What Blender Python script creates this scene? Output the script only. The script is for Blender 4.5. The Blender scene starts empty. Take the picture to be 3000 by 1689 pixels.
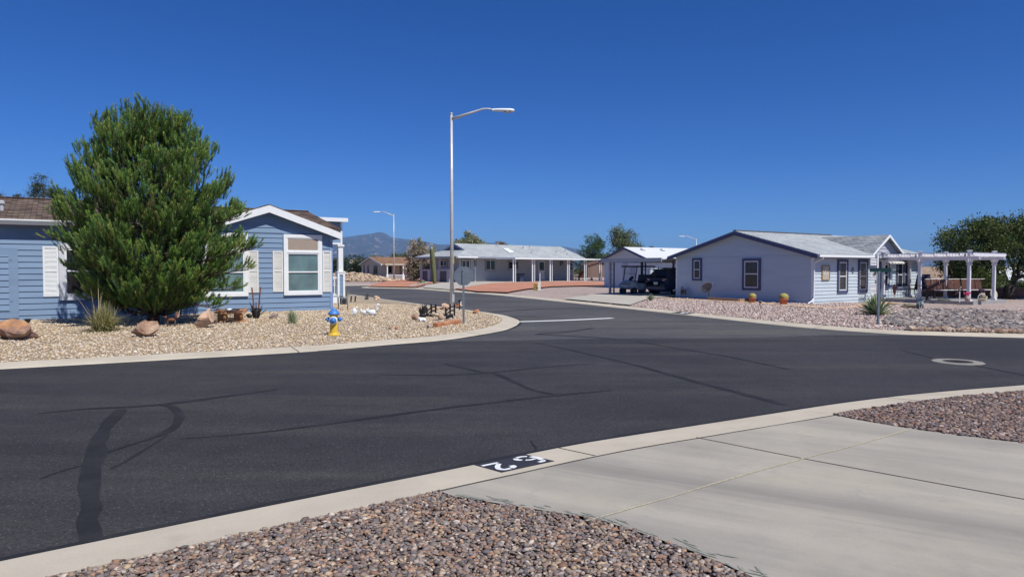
import bpy, bmesh, math, random
import numpy as np
from mathutils import Vector, Matrix, noise as mnoise
R = math.radians
random.seed(7)
rng = np.random.default_rng(11)
scene = bpy.context.scene
COL = scene.collection

# ------------------------------------------------------------------ camera, sky, sun
CAM_Z = 1.85
F = 2000.0                       # focal length in photo pixels (3000 wide)
PITCH = math.atan(58.5 / F)
cam = bpy.data.cameras.new("camera")
cam.lens = 24.0
cam.sensor_width = 36.0
cam.clip_start = 0.05
cam.clip_end = 60000
cam_o = bpy.data.objects.new("camera", cam)
COL.objects.link(cam_o)
cam_o.location = (0, 0, CAM_Z)
cam_o.rotation_euler = (math.pi / 2 - PITCH, 0, 0)
scene.camera = cam_o

SUN_FROM = Vector((0.66, -0.75, 0))
SUN_FROM.normalize()
SUN_EL = R(54)
sun_dir = Vector((SUN_FROM.x * math.cos(SUN_EL), SUN_FROM.y * math.cos(SUN_EL), math.sin(SUN_EL)))
world = bpy.data.worlds.new("World")
scene.world = world
world.use_nodes = True
wn = world.node_tree
bg = wn.nodes["Background"]
sky = wn.nodes.new("ShaderNodeTexSky")
sky.sky_type = 'NISHITA'
sky.sun_disc = False
sky.sun_elevation = SUN_EL
sky.sun_rotation = math.atan2(SUN_FROM.x, SUN_FROM.y)
sky.altitude = 900
sky.air_density = 0.8
sky.dust_density = 0.0
sky.ozone_density = 3.0
hs = wn.nodes.new("ShaderNodeHueSaturation")
hs.inputs['Saturation'].default_value = 1.3
hs.inputs['Value'].default_value = 1.0
wn.links.new(sky.outputs[0], hs.inputs['Color'])
wn.links.new(hs.outputs[0], bg.inputs[0])
bg.inputs[1].default_value = 0.092
# the clear, very blue desert sky: deepen the Nishita colour
_tint = wn.nodes.new("ShaderNodeMix"); _tint.data_type = 'RGBA'; _tint.blend_type = 'MULTIPLY'; _tint.inputs[0].default_value = 1.0
_gam = wn.nodes.new("ShaderNodeGamma"); _gam.inputs[1].default_value = 1.0
wn.links.new(hs.outputs[0], _gam.inputs[0]); wn.links.new(_gam.outputs[0], _tint.inputs[6]); wn.links.new(_tint.outputs[2], bg.inputs[0])
_tint.inputs[7].default_value = (.46, .68, 1.1, 1)
sl = bpy.data.lights.new("sun", 'SUN')
sl.energy = 5.0
sl.angle = R(0.5)
sl.color = (1.0, 0.965, 0.89)
so = bpy.data.objects.new("sun", sl)
COL.objects.link(so)
so.rotation_euler = sun_dir.to_track_quat('Z', 'Y').to_euler()
scene.view_settings.view_transform = 'Standard'
scene.view_settings.look = 'None'
scene.view_settings.exposure = 0.0
scene.view_settings.gamma = 1.0
scene.cycles.max_bounces = 6
scene.cycles.use_denoising = True

# ------------------------------------------------------------------ helpers
FWD = Vector((0, math.cos(PITCH), -math.sin(PITCH)))
UP = Vector((0, math.sin(PITCH), math.cos(PITCH)))
RT = Vector((1, 0, 0))
CAM = Vector((0, 0, CAM_Z))
ZR = dict(a=(0, 250, .37936), b=(450, 550, .27586), c=(0, 800, .21739), d=(540, 780, .18634), e=(940, 820, .23292),
          f=(960, 560, .2069), g=(1200, 650, .23292), h=(1750, 640, .16556), i=(1950, 650, .1941), j=(2380, 650, .21384),
          k=(2640, 620, .262), m=(1280, 1250, .17081), n=(2600, 980, .22075), o=(150, 1050, .3792), p=(1130, 860, .11646),
          q=(1200, 700, .11034), r=(2540, 780, .1087), s=(1780, 750, .08965), t=(2780, 780, .09653), u=(960, 620, .207),
          v=(1000, 840, .06988), w=(1300, 880, .3882), x=(1600, 1150, .5435), y=(0, 640, .22075), V=(0, 0, 1.16505), P=(0, 0, 1))


def Z(key, x, y):
    a = ZR[key]
    return (a[0] + x * a[2], a[1] + y * a[2])


def ray(px, py):
    return FWD + RT * ((px - 1500) / F) + UP * (-(py - 844.5) / F)


def P(px, py, z=0.0):
    d = ray(px, py)
    t = (z - CAM_Z) / d.z
    return CAM + d * t


def PD(px, py, dist):
    """point on the pixel's ray at forward distance dist"""
    d = ray(px, py)
    return CAM + d * (dist / d.y)


class Frame:
    """a local frame standing at (ox,oy) turned by ang about z"""
    def __init__(s, ox, oy, ang, z=0.0):
        s.o = Vector((ox, oy, z)); s.a = ang
        s.X = Vector((math.cos(ang), math.sin(ang), 0)); s.Y = Vector((-math.sin(ang), math.cos(ang), 0))

    def on_y(s, px, py, yl=0.0):
        d = ray(px, py); c = CAM - s.o
        t = (yl - c.dot(s.Y)) / d.dot(s.Y)
        p = c + d * t
        return p.dot(s.X), p.z + s.o.z - 0.0

    def on_x(s, px, py, xl=0.0):
        d = ray(px, py); c = CAM - s.o
        t = (xl - c.dot(s.X)) / d.dot(s.X)
        p = c + d * t
        return p.dot(s.Y), p.z + s.o.z

    def w(s, x, y, z=0.0):
        return s.o + s.X * x + s.Y * y + Vector((0, 0, z))

    def l(s, p):
        c = Vector((p[0], p[1], 0)) - Vector((s.o.x, s.o.y, 0))
        return c.dot(s.X), c.dot(s.Y)


class MB:
    def __init__(s):
        s.v = []; s.f = []

    def add(s, vs, fs):
        n = len(s.v)
        s.v.extend([tuple(p) for p in vs])
        s.f.extend([tuple(i + n for i in f) for f in fs])
        return s

    def box(s, x0, x1, y0, y1, z0, z1):
        return s.add([(x0, y0, z0), (x1, y0, z0), (x1, y1, z0), (x0, y1, z0), (x0, y0, z1), (x1, y0, z1), (x1, y1, z1), (x0, y1, z1)],
                     [(0, 3, 2, 1), (4, 5, 6, 7), (0, 1, 5, 4), (1, 2, 6, 5), (2, 3, 7, 6), (3, 0, 4, 7)])

    def tbox(s, T, a0, a1, o0, o1, z0, z1):
        """box in wall coordinates: a along, o outwards, z up"""
        c = [(a0, o0, z0), (a1, o0, z0), (a1, o1, z0), (a0, o1, z0), (a0, o0, z1), (a1, o0, z1), (a1, o1, z1), (a0, o1, z1)]
        return s.add([T(*p) for p in c], [(0, 3, 2, 1), (4, 5, 6, 7), (0, 1, 5, 4), (1, 2, 6, 5), (2, 3, 7, 6), (3, 0, 4, 7)])

    def obox(s, c, size, m=None):
        m = m or Matrix.Identity(3)
        hx, hy, hz = [q / 2 for q in size]
        vs = [Vector(c) + m @ Vector((x, y, z)) for z in (-hz, hz) for x, y in ((-hx, -hy), (hx, -hy), (hx, hy), (-hx, hy))]
        return s.add(vs, [(0, 3, 2, 1), (4, 5, 6, 7), (0, 1, 5, 4), (1, 2, 6, 5), (2, 3, 7, 6), (3, 0, 4, 7)])

    def bar(s, p, q, w, h=None, up=(0, 0, 1)):
        p = Vector(p); q = Vector(q); h = h or w
        d = (q - p).normalized(); u = Vector(up)
        if abs(d.dot(u)) > .98: u = Vector((1, 0, 0))
        sd = d.cross(u).normalized(); u = sd.cross(d).normalized()
        vs = []
        for c in (p, q):
            for a, b in ((-1, -1), (1, -1), (1, 1), (-1, 1)):
                vs.append(c + sd * (a * w / 2) + u * (b * h / 2))
        return s.add(vs, [(0, 1, 2, 3), (7, 6, 5, 4), (0, 4, 5, 1), (1, 5, 6, 2), (2, 6, 7, 3), (3, 7, 4, 0)])

    def tube(s, pts, r, n=8, caps=True):
        pts = [Vector(p) for p in pts]
        if not isinstance(r, (list, tuple)): r = [r] * len(pts)
        rings = []; prev = None
        for i, p in enumerate(pts):
            d = (pts[min(i + 1, len(pts) - 1)] - pts[max(i - 1, 0)]).normalized()
            if prev is None:
                prev = d.orthogonal().normalized()
            sd = (prev - d * prev.dot(d))
            sd = sd.normalized() if sd.length > 1e-6 else d.orthogonal().normalized()
            prev = sd
            b = d.cross(sd)
            rings.append([p + (sd * math.cos(2 * math.pi * k / n) + b * math.sin(2 * math.pi * k / n)) * r[i] for k in range(n)])
        vs = [v for rg in rings for v in rg]
        fs = []
        for i in range(len(pts) - 1):
            for k in range(n):
                fs.append((i * n + k, i * n + (k + 1) % n, (i + 1) * n + (k + 1) % n, (i + 1) * n + k))
        if caps:
            fs.append(tuple(range(n - 1, -1, -1)))
            fs.append(tuple((len(pts) - 1) * n + k for k in range(n)))
        return s.add(vs, fs)

    def lathe(s, prof, n=24, c=(0, 0, 0), m=None):
        vs = []; fs = []
        for r, z in prof:
            for k in range(n):
                a = 2 * math.pi * k / n
                q = Vector((r * math.cos(a), r * math.sin(a), z))
                vs.append(Vector(c) + (m @ q if m else q))
        for i in range(len(prof) - 1):
            for k in range(n):
                fs.append((i * n + k, i * n + (k + 1) % n, (i + 1) * n + (k + 1) % n, (i + 1) * n + k))
        fs.append(tuple(range(n - 1, -1, -1)))
        fs.append(tuple((len(prof) - 1) * n + k for k in range(n)))
        return s.add(vs, fs)

    def prism(s, pts, vec):
        """polygon pts (3d) swept along vec"""
        n = len(pts); vec = Vector(vec)
        vs = [Vector(p) for p in pts] + [Vector(p) + vec for p in pts]
        fs = [tuple(range(n - 1, -1, -1)), tuple(range(n, 2 * n))]
        for k in range(n):
            fs.append((k, (k + 1) % n, n + (k + 1) % n, n + k))
        return s.add(vs, fs)

    def blob(s, c, r, sub=2, sq=(1, 1, 1), jit=0.0, seed=0, flat=0.0, m=None):
        bm = bmesh.new()
        bmesh.ops.create_icosphere(bm, subdivisions=sub, radius=1)
        rr = random.Random(seed)
        ph = [(Vector((rr.uniform(-1, 1), rr.uniform(-1, 1), rr.uniform(-1, 1))).normalized(), rr.uniform(.3, .8), rr.uniform(-1, 1)) for _ in range(15)]
        vs = []
        for v in bm.verts:
            p = v.co.copy()
            if jit:
                for d, th, am in ph:          # planar cuts: facets like broken rock
                    e = p.dot(d) - (1 - jit * th)
                    if e > 0: p -= d * e * .9
                p *= 1 + jit * .12 * math.sin(7 * p.x + ph[0][2] * 5) * math.cos(6 * p.y + ph[1][2] * 4)
            if jit > .5: p *= 1 + .2 * jit * (mnoise.fractal(p * 1.9 + Vector((seed, seed * 2, 0)), 1.0, 2.1, 4)) + .05 * mnoise.cell(p * 4 + Vector((seed, 0, 0)))
            q = Vector((p.x * r * sq[0], p.y * r * sq[1], p.z * r * sq[2]))
            if m: q = m @ q
            if flat and q.z < -flat * r: q.z = -flat * r
            vs.append(Vector(c) + q)
        fs = [tuple(v.index for v in f.verts) for f in bm.faces]
        bm.free()
        return s.add(vs, fs)

    def build(s, name, mat, parent=None, smooth=False, bevel=0.0):
        me = bpy.data.meshes.new(name)
        me.from_pydata(s.v, [], s.f)
        if bevel:
            bm = bmesh.new(); bm.from_mesh(me)
            bmesh.ops.remove_doubles(bm, verts=bm.verts, dist=1e-5)
            try:
                bmesh.ops.bevel(bm, geom=list(bm.edges), offset=bevel, segments=1, affect='EDGES', clamp_overlap=True)
            except Exception:
                pass
            bm.to_mesh(me); bm.free()
        me.materials.append(mat)
        if smooth:
            me.polygons.foreach_set('use_smooth', [True] * len(me.polygons))
        me.update()
        o = bpy.data.objects.new(name, me)
        COL.objects.link(o)
        if parent: o.parent = parent
        return o


def tag(o, label, cat, group=None):
    o['label'] = label; o['category'] = cat
    if group: o['group'] = group
    return o


def thing(name, loc, label, cat, rz=0.0, group=None):
    o = bpy.data.objects.new(name, None)
    COL.objects.link(o)
    o.location = loc; o.rotation_euler = (0, 0, rz)
    return tag(o, label, cat, group)


def kind(o, k):
    o['kind'] = k
    return o


def copy_tree(o, parent=None):
    c = o.copy(); COL.objects.link(c); c.parent = parent
    for ch in list(o.children): copy_tree(ch, c)
    return c


# ------------------------------------------------------------------ materials
class NT:
    def __init__(s, name):
        s.m = bpy.data.materials.new(name); s.m.use_nodes = True
        s.t = s.m.node_tree; s.b = s.t.nodes["Principled BSDF"]

    def n(s, typ, **kw):
        nd = s.t.nodes.new(typ)
        for k, v in kw.items():
            if k.startswith('i_'):
                key = k[2:].replace('_', ' ')
                nd.inputs[int(key) if key.isdigit() else key].default_value = v
            else: setattr(nd, k, v)
        return nd

    def l(s, a, b): s.t.links.new(a, b)

    def mix(s, fac, a, b, mode='MIX'):
        m = s.n("ShaderNodeMix", data_type='RGBA', blend_type=mode)
        for sock, v in ((m.inputs[0], fac), (m.inputs[6], a), (m.inputs[7], b)):
            if hasattr(v, 'links'): s.l(v, sock)
            elif isinstance(v, (int, float)): sock.default_value = v
            else: sock.default_value = (*v[:3], 1)
        return m.outputs[2]

    def ramp(s, fac, stops):
        r = s.n("ShaderNodeValToRGB")
        e = r.color_ramp.elements
        while len(e) < len(stops): e.new(.5)
        for k, (p, c) in enumerate(stops):
            e[k].position = p; e[k].color = (c, c, c, 1) if isinstance(c, (int, float)) else (*c[:3], 1)
        s.l(fac, r.inputs[0])
        return r.outputs[0]

    def noise(s, vec, scale, detail=4, rough=.55):
        nd = s.n("ShaderNodeTexNoise", i_Scale=scale, i_Detail=detail, i_Roughness=rough)
        if vec is not None: s.l(vec, nd.inputs['Vector'])
        return nd.outputs[0]

    def mapping(s, vec, scale=(1, 1, 1), rot=(0, 0, 0), loc=(0, 0, 0)):
        mp = s.n("ShaderNodeMapping")
        mp.inputs['Scale'].default_value = scale; mp.inputs['Rotation'].default_value = rot; mp.inputs['Location'].default_value = loc
        s.l(vec, mp.inputs['Vector'])
        return mp.outputs[0]

    def obj(s): return s.n("ShaderNodeTexCoord").outputs['Object']

    def bump(s, h, strength=.3, dist=.01):
        b = s.n("ShaderNodeBump", i_Strength=strength, i_Distance=dist)
        s.l(h, b.inputs['Height']); s.l(b.outputs[0], s.b.inputs['Normal'])


def M(name, rgb, rough=.75, var=.12, scale=6.0, metal=0.0, bump=0.0, spec=.4, fine=60.0, stretch=(1, 1, 1)):
    k = NT(name)
    v = k.mapping(k.obj(), stretch)
    n1 = k.noise(v, scale, 5); n2 = k.noise(v, fine, 3)
    a = tuple(c * (1 - var) for c in rgb); b = tuple(min(1, c * (1 + var)) for c in rgb)
    c1 = k.mix(k.ramp(n1, [(.3, 0.0), (.7, 1.0)]), a, b)
    c2 = k.mix(.35 * min(1, var * 4), c1, k.ramp(n2, [(.3, .35), (.7, .65)]), 'OVERLAY')
    k.l(c2, k.b.inputs['Base Color'])
    k.b.inputs['Roughness'].default_value = rough
    k.b.inputs['Metallic'].default_value = metal
    k.b.inputs['Specular IOR Level'].default_value = spec
    if bump: k.bump(n2, bump, .01)
    return k.m


def M_tint(name, rough=.7, spec=.3, bump=0.0, scale=30, trans=0.0):
    """colour carried by each stone or leaf itself (mesh attribute 'tint')"""
    k = NT(name)
    at = k.n("ShaderNodeAttribute", attribute_name='tint')
    n = k.noise(k.obj(), scale, 3)
    c = k.mix(.4, at.outputs['Color'], k.ramp(n, [(.3, .3), (.7, .7)]), 'OVERLAY')
    k.l(c, k.b.inputs['Base Color'])
    k.b.inputs['Roughness'].default_value = rough
    k.b.inputs['Specular IOR Level'].default_value = spec
    if bump: k.bump(n, bump, .01)
    if trans:
        tr = k.n("ShaderNodeBsdfTranslucent"); k.l(c, tr.inputs[0])
        ms = k.n("ShaderNodeMixShader", i_0=trans)
        k.l(k.b.outputs[0], ms.inputs[1]); k.l(tr.outputs[0], ms.inputs[2])
        out = [q for q in k.t.nodes if q.type == 'OUTPUT_MATERIAL'][0]
        k.l(ms.outputs[0], out.inputs[0])
    return k.m


def M_gravel(name, cols, scale=22.0, bump=.9, dark=.35):
    """bed of small stones: voronoi cells each with its own stone colour"""
    k = NT(name)
    v = k.obj()
    vo = k.n("ShaderNodeTexVoronoi", i_Scale=scale); k.l(v, vo.inputs['Vector'])
    sep = k.n("ShaderNodeSeparateColor"); k.l(vo.outputs['Color'], sep.inputs[0])
    c = k.ramp(sep.outputs[0], [(i / (len(cols) - 1) if len(cols) > 1 else 0, q) for i, q in enumerate(cols)])
    big = k.noise(v, .35, 4)
    c = k.mix(.5, c, k.ramp(big, [(.3, .38), (.7, .6)]), 'OVERLAY')
    k.l(c, k.b.inputs['Base Color'])
    k.b.inputs['Roughness'].default_value = .9
    k.b.inputs['Specular IOR Level'].default_value = .2
    inv = k.n("ShaderNodeMath", operation='SUBTRACT'); inv.inputs[0].default_value = 1; k.l(vo.outputs['Distance'], inv.inputs[1])
    k.bump(inv.outputs[0], bump, .03)
    return k.m


def M_shingle(name, cols, along='x', row=.14, wid=.32):
    k = NT(name)
    v = k.obj()
    sp = k.n("ShaderNodeSeparateXYZ"); k.l(v, sp.inputs[0])
    cb = k.n("ShaderNodeCombineXYZ")
    k.l(sp.outputs['X' if along == 'x' else 'Y'], cb.inputs[0]); k.l(sp.outputs['Y' if along == 'x' else 'X'], cb.inputs[1])
    br = k.n("ShaderNodeTexBrick", offset=.5, i_Scale=1.0)
    br.inputs['Brick Width'].default_value = wid; br.inputs['Row Height'].default_value = row
    br.inputs['Mortar Size'].default_value = .012; br.inputs['Bias'].default_value = 0
    br.inputs['Color1'].default_value = (0, 0, 0, 1); br.inputs['Color2'].default_value = (1, 1, 1, 1); br.inputs['Mortar'].default_value = (0, 0, 0, 1)
    k.l(cb.outputs[0], br.inputs['Vector'])
    c = k.ramp(br.outputs['Color'], [(i / (len(cols) - 1), q) for i, q in enumerate(cols)])
    c = k.mix(br.outputs['Fac'], c, tuple(q * .55 for q in cols[0]))
    c = k.mix(.45, c, k.ramp(k.noise(v, .8, 4), [(.3, .36), (.7, .62)]), 'OVERLAY')
    c = k.mix(.35, c, k.ramp(k.noise(v, 90, 2), [(.3, .3), (.7, .7)]), 'OVERLAY')
    k.l(c, k.b.inputs['Base Color'])
    k.b.inputs['Roughness'].default_value = .92; k.b.inputs['Specular IOR Level'].default_value = .2
    k.bump(br.outputs['Color'], .4, .02)
    return k.m


def M_glass(name, rgb, rough=.08):
    k = NT(name)
    n = k.noise(k.mapping(k.obj(), (1, 1, 1)), 1.4, 2)
    k.l(k.mix(k.ramp(n, [(.35, 0.), (.65, 1.)]), tuple(c * .8 for c in rgb), tuple(c * 1.2 for c in rgb)), k.b.inputs['Base Color'])
    k.b.inputs['Roughness'].default_value = rough
    k.b.inputs['Specular IOR Level'].default_value = .5
    return k.m


WHITE = M("white_paint", (.76, .78, .785), .55, .04)
CREAM = M("cream_vinyl", (.7, .685, .64), .6, .04)
BLUE = M("blue_siding_paint", (.185, .272, .40), .6, .09, 1.3, fine=25, stretch=(.5, .5, 3))
TEAL = M_glass("window_glass_pale_blind", (.12, .19, .2))
BLINDTAN = M("tan_sun_screen", (.33, .27, .22), .9, .05)
DARKGLASS = M_glass("dark_window_glass", (.012, .014, .018), .05)
GREYTRIM = M("grey_gutter_metal", (.17, .175, .19), .5, .06)
BROWNROOF = M_shingle("brown_shingles", [(.06, .042, .035), (.13, .095, .075), (.2, .15, .115)])
STEEL = M("galvanised_steel", (.56, .56, .56), .4, .1, 5, metal=.2, fine=40)
STEELDARK = M("weathered_steel", (.2, .23, .26), .5, .12, 5, metal=.5)
BLACK = M("black_paint", (.012, .011, .012), .5, .2)
DARKIRON = M("dark_iron", (.035, .028, .025), .6, .3)
RUST = M("rusty_iron", (.19, .08, .045), .8, .3)
WOOD = M("orange_brown_wood", (.46, .22, .08), .65, .22, 5, stretch=(1, 1, 8), bump=.2)
TERRA = M("terracotta", (.4, .135, .07), .8, .12)
YELLOW = M("yellow_paint", (.72, .47, .045), .5, .12, 8)
HYDBLUE = M("blue_hydrant_paint", (.06, .2, .52), .45, .1)
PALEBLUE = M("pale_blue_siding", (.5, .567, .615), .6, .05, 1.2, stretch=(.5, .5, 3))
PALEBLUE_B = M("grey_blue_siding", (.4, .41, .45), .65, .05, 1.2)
SLATE = M("slate_blue_trim", (.07, .08, .155), .6, .07)
GREYROOF = M_shingle("pale_grey_shingles", [(.34, .37, .38), (.4, .43, .44), (.46, .48, .49)])
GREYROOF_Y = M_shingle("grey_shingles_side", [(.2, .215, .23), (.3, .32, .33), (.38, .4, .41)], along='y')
WHITEROOF = M("white_roof_coating", (.6, .62, .64), .8, .06)
CONC = M("pale_concrete", (.47, .43, .36), .85, .1, 2.0, fine=120, bump=.1)
MUNTIN = M("grey_muntin", (.1, .105, .12), .6, .05)
BARK = M("brown_bark", (.07, .05, .036), .9, .3, 12, bump=.6)
DARKBARK = M("dark_bark", (.03, .024, .02), .9, .3, 12, bump=.6)
LEAF = M_tint("foliage", .55, .3, trans=.22)
NEEDLE = M_tint("pine_needles", .5, .35, trans=.07)
STONE = M_tint("stones", .8, .25, bump=.25)
# ------------------------------------------------------------------ road edges measured on the ground
def smooth_line(pts, step=.35):
    pts = [Vector((p[0], p[1])) for p in pts]
    out = []
    for i in range(len(pts) - 1):
        p0 = pts[max(i - 1, 0)]; p1 = pts[i]; p2 = pts[i + 1]; p3 = pts[min(i + 2, len(pts) - 1)]
        n = max(2, min(40, int((p2 - p1).length / step)))
        m1 = (p2 - p0) * .5; m2 = (p3 - p1) * .5
        L = (p2 - p1).length
        if m1.length > L: m1 *= L / m1.length
        if m2.length > L: m2 *= L / m2.length
        for k in range(n):
            t = k / n
            out.append(p1 * (2 * t**3 - 3 * t**2 + 1) + m1 * (t**3 - 2 * t**2 + t) + p2 * (-2 * t**3 + 3 * t**2) + m2 * (t**3 - t**2))
    out.append(pts[-1])
    return out


def PX(lst): return [P(a, b) for a, b in lst]


edgeA = smooth_line(PX([(-1500, 1163), (-600, 1116), (0, 1081.5), (280, 1066), (560, 1050), (874, 1032), (1031, 1020), (1173, 1007), (1271, 1000), (1336, 992), (1406, 981),
                        (1476, 968), (1508, 956), (1522, 945), (1518, 936.5), (1487, 926), (1452, 919.5), (1415, 914), (1277, 897), (1115, 875), (1021, 862)])
                    + [Vector((-16.2, 55)), Vector((-24, 60)), Vector((-60, 66))])
edgeB = smooth_line(PX([(-900, 1850), (-400, 1735), (0, 1645), (275, 1588), (800, 1480), (1280, 1384), (1527, 1334), (1720, 1297), (2143, 1231), (2470, 1181), (2700, 1154),
                        (3000, 1129), (3600, 1085), (4600, 1040)]))
edgeC = smooth_line([Vector((-90, 77))] + PX([(500, 838.5), (1008, 836.5), (1085, 835.5), (1096, 837.5), (1061, 842.4), (1208, 846), (1320, 854), (1433, 862), (1582, 877), (1780, 898),
                        (1950, 916), (2076, 930), (2213, 945), (2353, 959), (2516, 971.5), (2640, 979), (3000, 989.4), (3600, 1002), (4700, 1016)]))
CURB_W = .6


def offset(line, d):
    out = []
    for i, p in enumerate(line):
        t = (line[min(i + 1, len(line) - 1)] - line[max(i - 1, 0)]).normalized()
        out.append(p + Vector((-t.y, t.x)) * d)
    return out


def dist_to(line, x, y):
    """distance from points to a polyline (numpy)"""
    L = np.array([(p.x, p.y) for p in line]); a = L[:-1]; b = L[1:]
    x = np.asarray(x, float); y = np.asarray(y, float)
    best = np.full(x.shape, 1e9)
    ab = b - a; den = (ab ** 2).sum(1) + 1e-12
    for i in range(0, len(a)):
        t = np.clip(((x - a[i, 0]) * ab[i, 0] + (y - a[i, 1]) * ab[i, 1]) / den[i], 0, 1)
        d = np.hypot(x - a[i, 0] - t * ab[i, 0], y - a[i, 1] - t * ab[i, 1])
        best = np.minimum(best, d)
    return best


def sst(a, b, x):
    t = np.clip((np.asarray(x, float) - a) / (b - a), 0, 1)
    return t * t * (3 - 2 * t)


def h_blue(x, y):
    d = np.maximum(dist_to(edgeA, x, y) - CURB_W, 0)
    return .065 + .105 * sst(0, 8, d) + .012 * np.sin(np.asarray(x) * 1.3) * np.cos(np.asarray(y) * 1.1) * sst(0, 2, d)


def h_right(x, y):
    d = np.maximum(dist_to(edgeC, x, y) - CURB_W, 0)
    d = np.minimum(d, 22 - 14.5 * sst(9, 14, x) * (1 - sst(50, 60, y)))
    return .065 + d * (.0145 + .007 * (1 - sst(7, 12, x)) * (1 - sst(46, 58, y)) - .006 * sst(46, 62, y)) * np.where(np.asarray(x) < -13.5, .25, 1)


def h_flat(x, y): return np.full(np.shape(x), .065)


def PH(h, px, py):
    z = .1
    for _ in range(8):
        p = P(px, py, z); z = float(h(np.array([p.x]), np.array([p.y]))[0])
    return Vector((p.x, p.y, z))


def hz(h, x, y): return float(h(np.array([x]), np.array([y]))[0])


def sheet(name, poly, h, dz, mat, cell=1.0):
    """a ground sheet: polygon cut into cells and laid on the height function"""
    bm = bmesh.new()
    vs = [bm.verts.new((p[0], p[1], 0)) for p in poly]
    bm.faces.new(vs)
    bmesh.ops.triangulate(bm, faces=bm.faces[:])
    xs = [p[0] for p in poly]; ys = [p[1] for p in poly]
    for ax, lo, hi in ((0, min(xs), max(xs)), (1, min(ys), max(ys))):
        q = math.floor(lo / cell) * cell + cell
        while q < hi:
            co = [0, 0, 0]; no = [0, 0, 0]; co[ax] = q; no[ax] = 1
            bmesh.ops.bisect_plane(bm, geom=bm.verts[:] + bm.edges[:] + bm.faces[:], plane_co=co, plane_no=no)
            q += cell
    X = np.array([v.co.x for v in bm.verts]); Y = np.array([v.co.y for v in bm.verts])
    H = h(X, Y) + dz
    for v, z in zip(bm.verts, H): v.co.z = z
    bmesh.ops.recalc_face_normals(bm, faces=bm.faces[:])
    if bm.faces and sum(f.normal.z for f in bm.faces) < 0: bmesh.ops.reverse_faces(bm, faces=bm.faces[:])
    me = bpy.data.meshes.new(name); bm.to_mesh(me); bm.free()
    me.materials.append(mat)
    o = bpy.data.objects.new(name, me); COL.objects.link(o)
    return kind(o, 'structure')


def curb(line, side, name, gap=5.5):
    prof = [(-.01, -.03), (0, .004), (.05, .022), (.59, .066), (.6, .066), (.6, -.05)]
    mb = MB(); acc = 0; ring = None
    offs = [[q for q in offset(line, side * o)] for o, _ in prof]
    n = len(prof); start = True; base = 0
    for i in range(len(line)):
        if i: acc += (line[i] - line[i - 1]).length
        cut = acc > gap and (line[min(i + 1, len(line) - 1)] - line[i]).length > 0
        pts = [(offs[k][i].x, offs[k][i].y, prof[k][1]) for k in range(n)]
        b = len(mb.v); mb.v.extend(pts)
        if not start:
            for k in range(n - 1): mb.f.append((b - n + k, b + k, b + k + 1, b - n + k + 1))
        start = False
        if cut and i < len(line) - 1:
            acc = 0; t = (line[i + 1] - line[i]).normalized() * .022
            b = len(mb.v); mb.v.extend([(p[0] + t.x, p[1] + t.y, p[2]) for p in pts])
    bm_o = mb.build(name, CURBMAT)
    return kind(bm_o, 'structure')


def M_curb():
    k = NT("curb_concrete"); v = k.obj()
    n = k.noise(v, 1.2, 5); f = k.noise(v, 160, 3)
    c = k.mix(k.ramp(n, [(.3, 0.), (.72, 1.)]), (.46, .408, .325), (.565, .505, .405))
    c = k.mix(.5, c, k.ramp(f, [(.3, .36), (.7, .62)]), 'OVERLAY')
    st = k.noise(k.mapping(v, (.6, .6, .6)), 3.2, 6, .7)
    c = k.mix(k.ramp(st, [(.56, 0.), (.75, .35)]), c, (.27, .24, .19))
    k.l(c, k.b.inputs['Base Color']); k.b.inputs['Roughness'].default_value = .9; k.b.inputs['Specular IOR Level'].default_value = .25
    k.bump(f, .25, .004)
    return k.m


def M_asphalt(name, base, lite, patch=.35, spk=.5):
    k = NT(name); v = k.obj()
    big = k.noise(v, .22, 5, .6)
    streak = k.noise(k.mapping(v, (.12, .9, 1), (0, 0, R(-30))), 1.0, 5, .65)
    c = k.mix(k.ramp(big, [(.38, 0.), (.64, 1.)]), base, tuple(b * 1.45 for b in base))
    c = k.mix(k.ramp(streak, [(.47, 0.), (.7, patch)]), c, lite)
    fine = k.noise(v, 95, 4, .7)
    c = k.mix(.85, c, k.ramp(k.noise(v, 34, 5, .8), [(.34, .2), (.66, .78)]), 'OVERLAY')
    c = k.mix(.9, c, k.ramp(fine, [(.3, .22), (.7, .75)]), 'OVERLAY')
    mid = k.noise(v, 2.6, 6, .7); c = k.mix(.6, c, k.ramp(mid, [(.3, .38), (.7, .62)]), 'OVERLAY')
    vo = k.n("ShaderNodeTexVoronoi", i_Scale=64.0); k.l(v, vo.inputs['Vector'])
    sp = k.n("ShaderNodeSeparateColor"); k.l(vo.outputs['Color'], sp.inputs[0])
    hit = k.n("ShaderNodeMath", operation='LESS_THAN'); k.l(vo.outputs['Distance'], hit.inputs[0]); hit.inputs[1].default_value = .3
    rare = k.n("ShaderNodeMath", operation='GREATER_THAN'); k.l(sp.outputs[0], rare.inputs[0]); rare.inputs[1].default_value = .945
    both = k.n("ShaderNodeMath", operation='MULTIPLY'); k.l(hit.outputs[0], both.inputs[0]); k.l(rare.outputs[0], both.inputs[1])
    amt = k.n("ShaderNodeMath", operation='MULTIPLY'); k.l(both.outputs[0], amt.inputs[0]); amt.inputs[1].default_value = spk
    c = k.mix(amt.outputs[0], c, (.33, .31, .28))
    k.l(c, k.b.inputs['Base Color']); k.b.inputs['Roughness'].default_value = .82; k.b.inputs['Specular IOR Level'].default_value = .35
    k.bump(fine, .5, .006)
    return k.m


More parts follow.
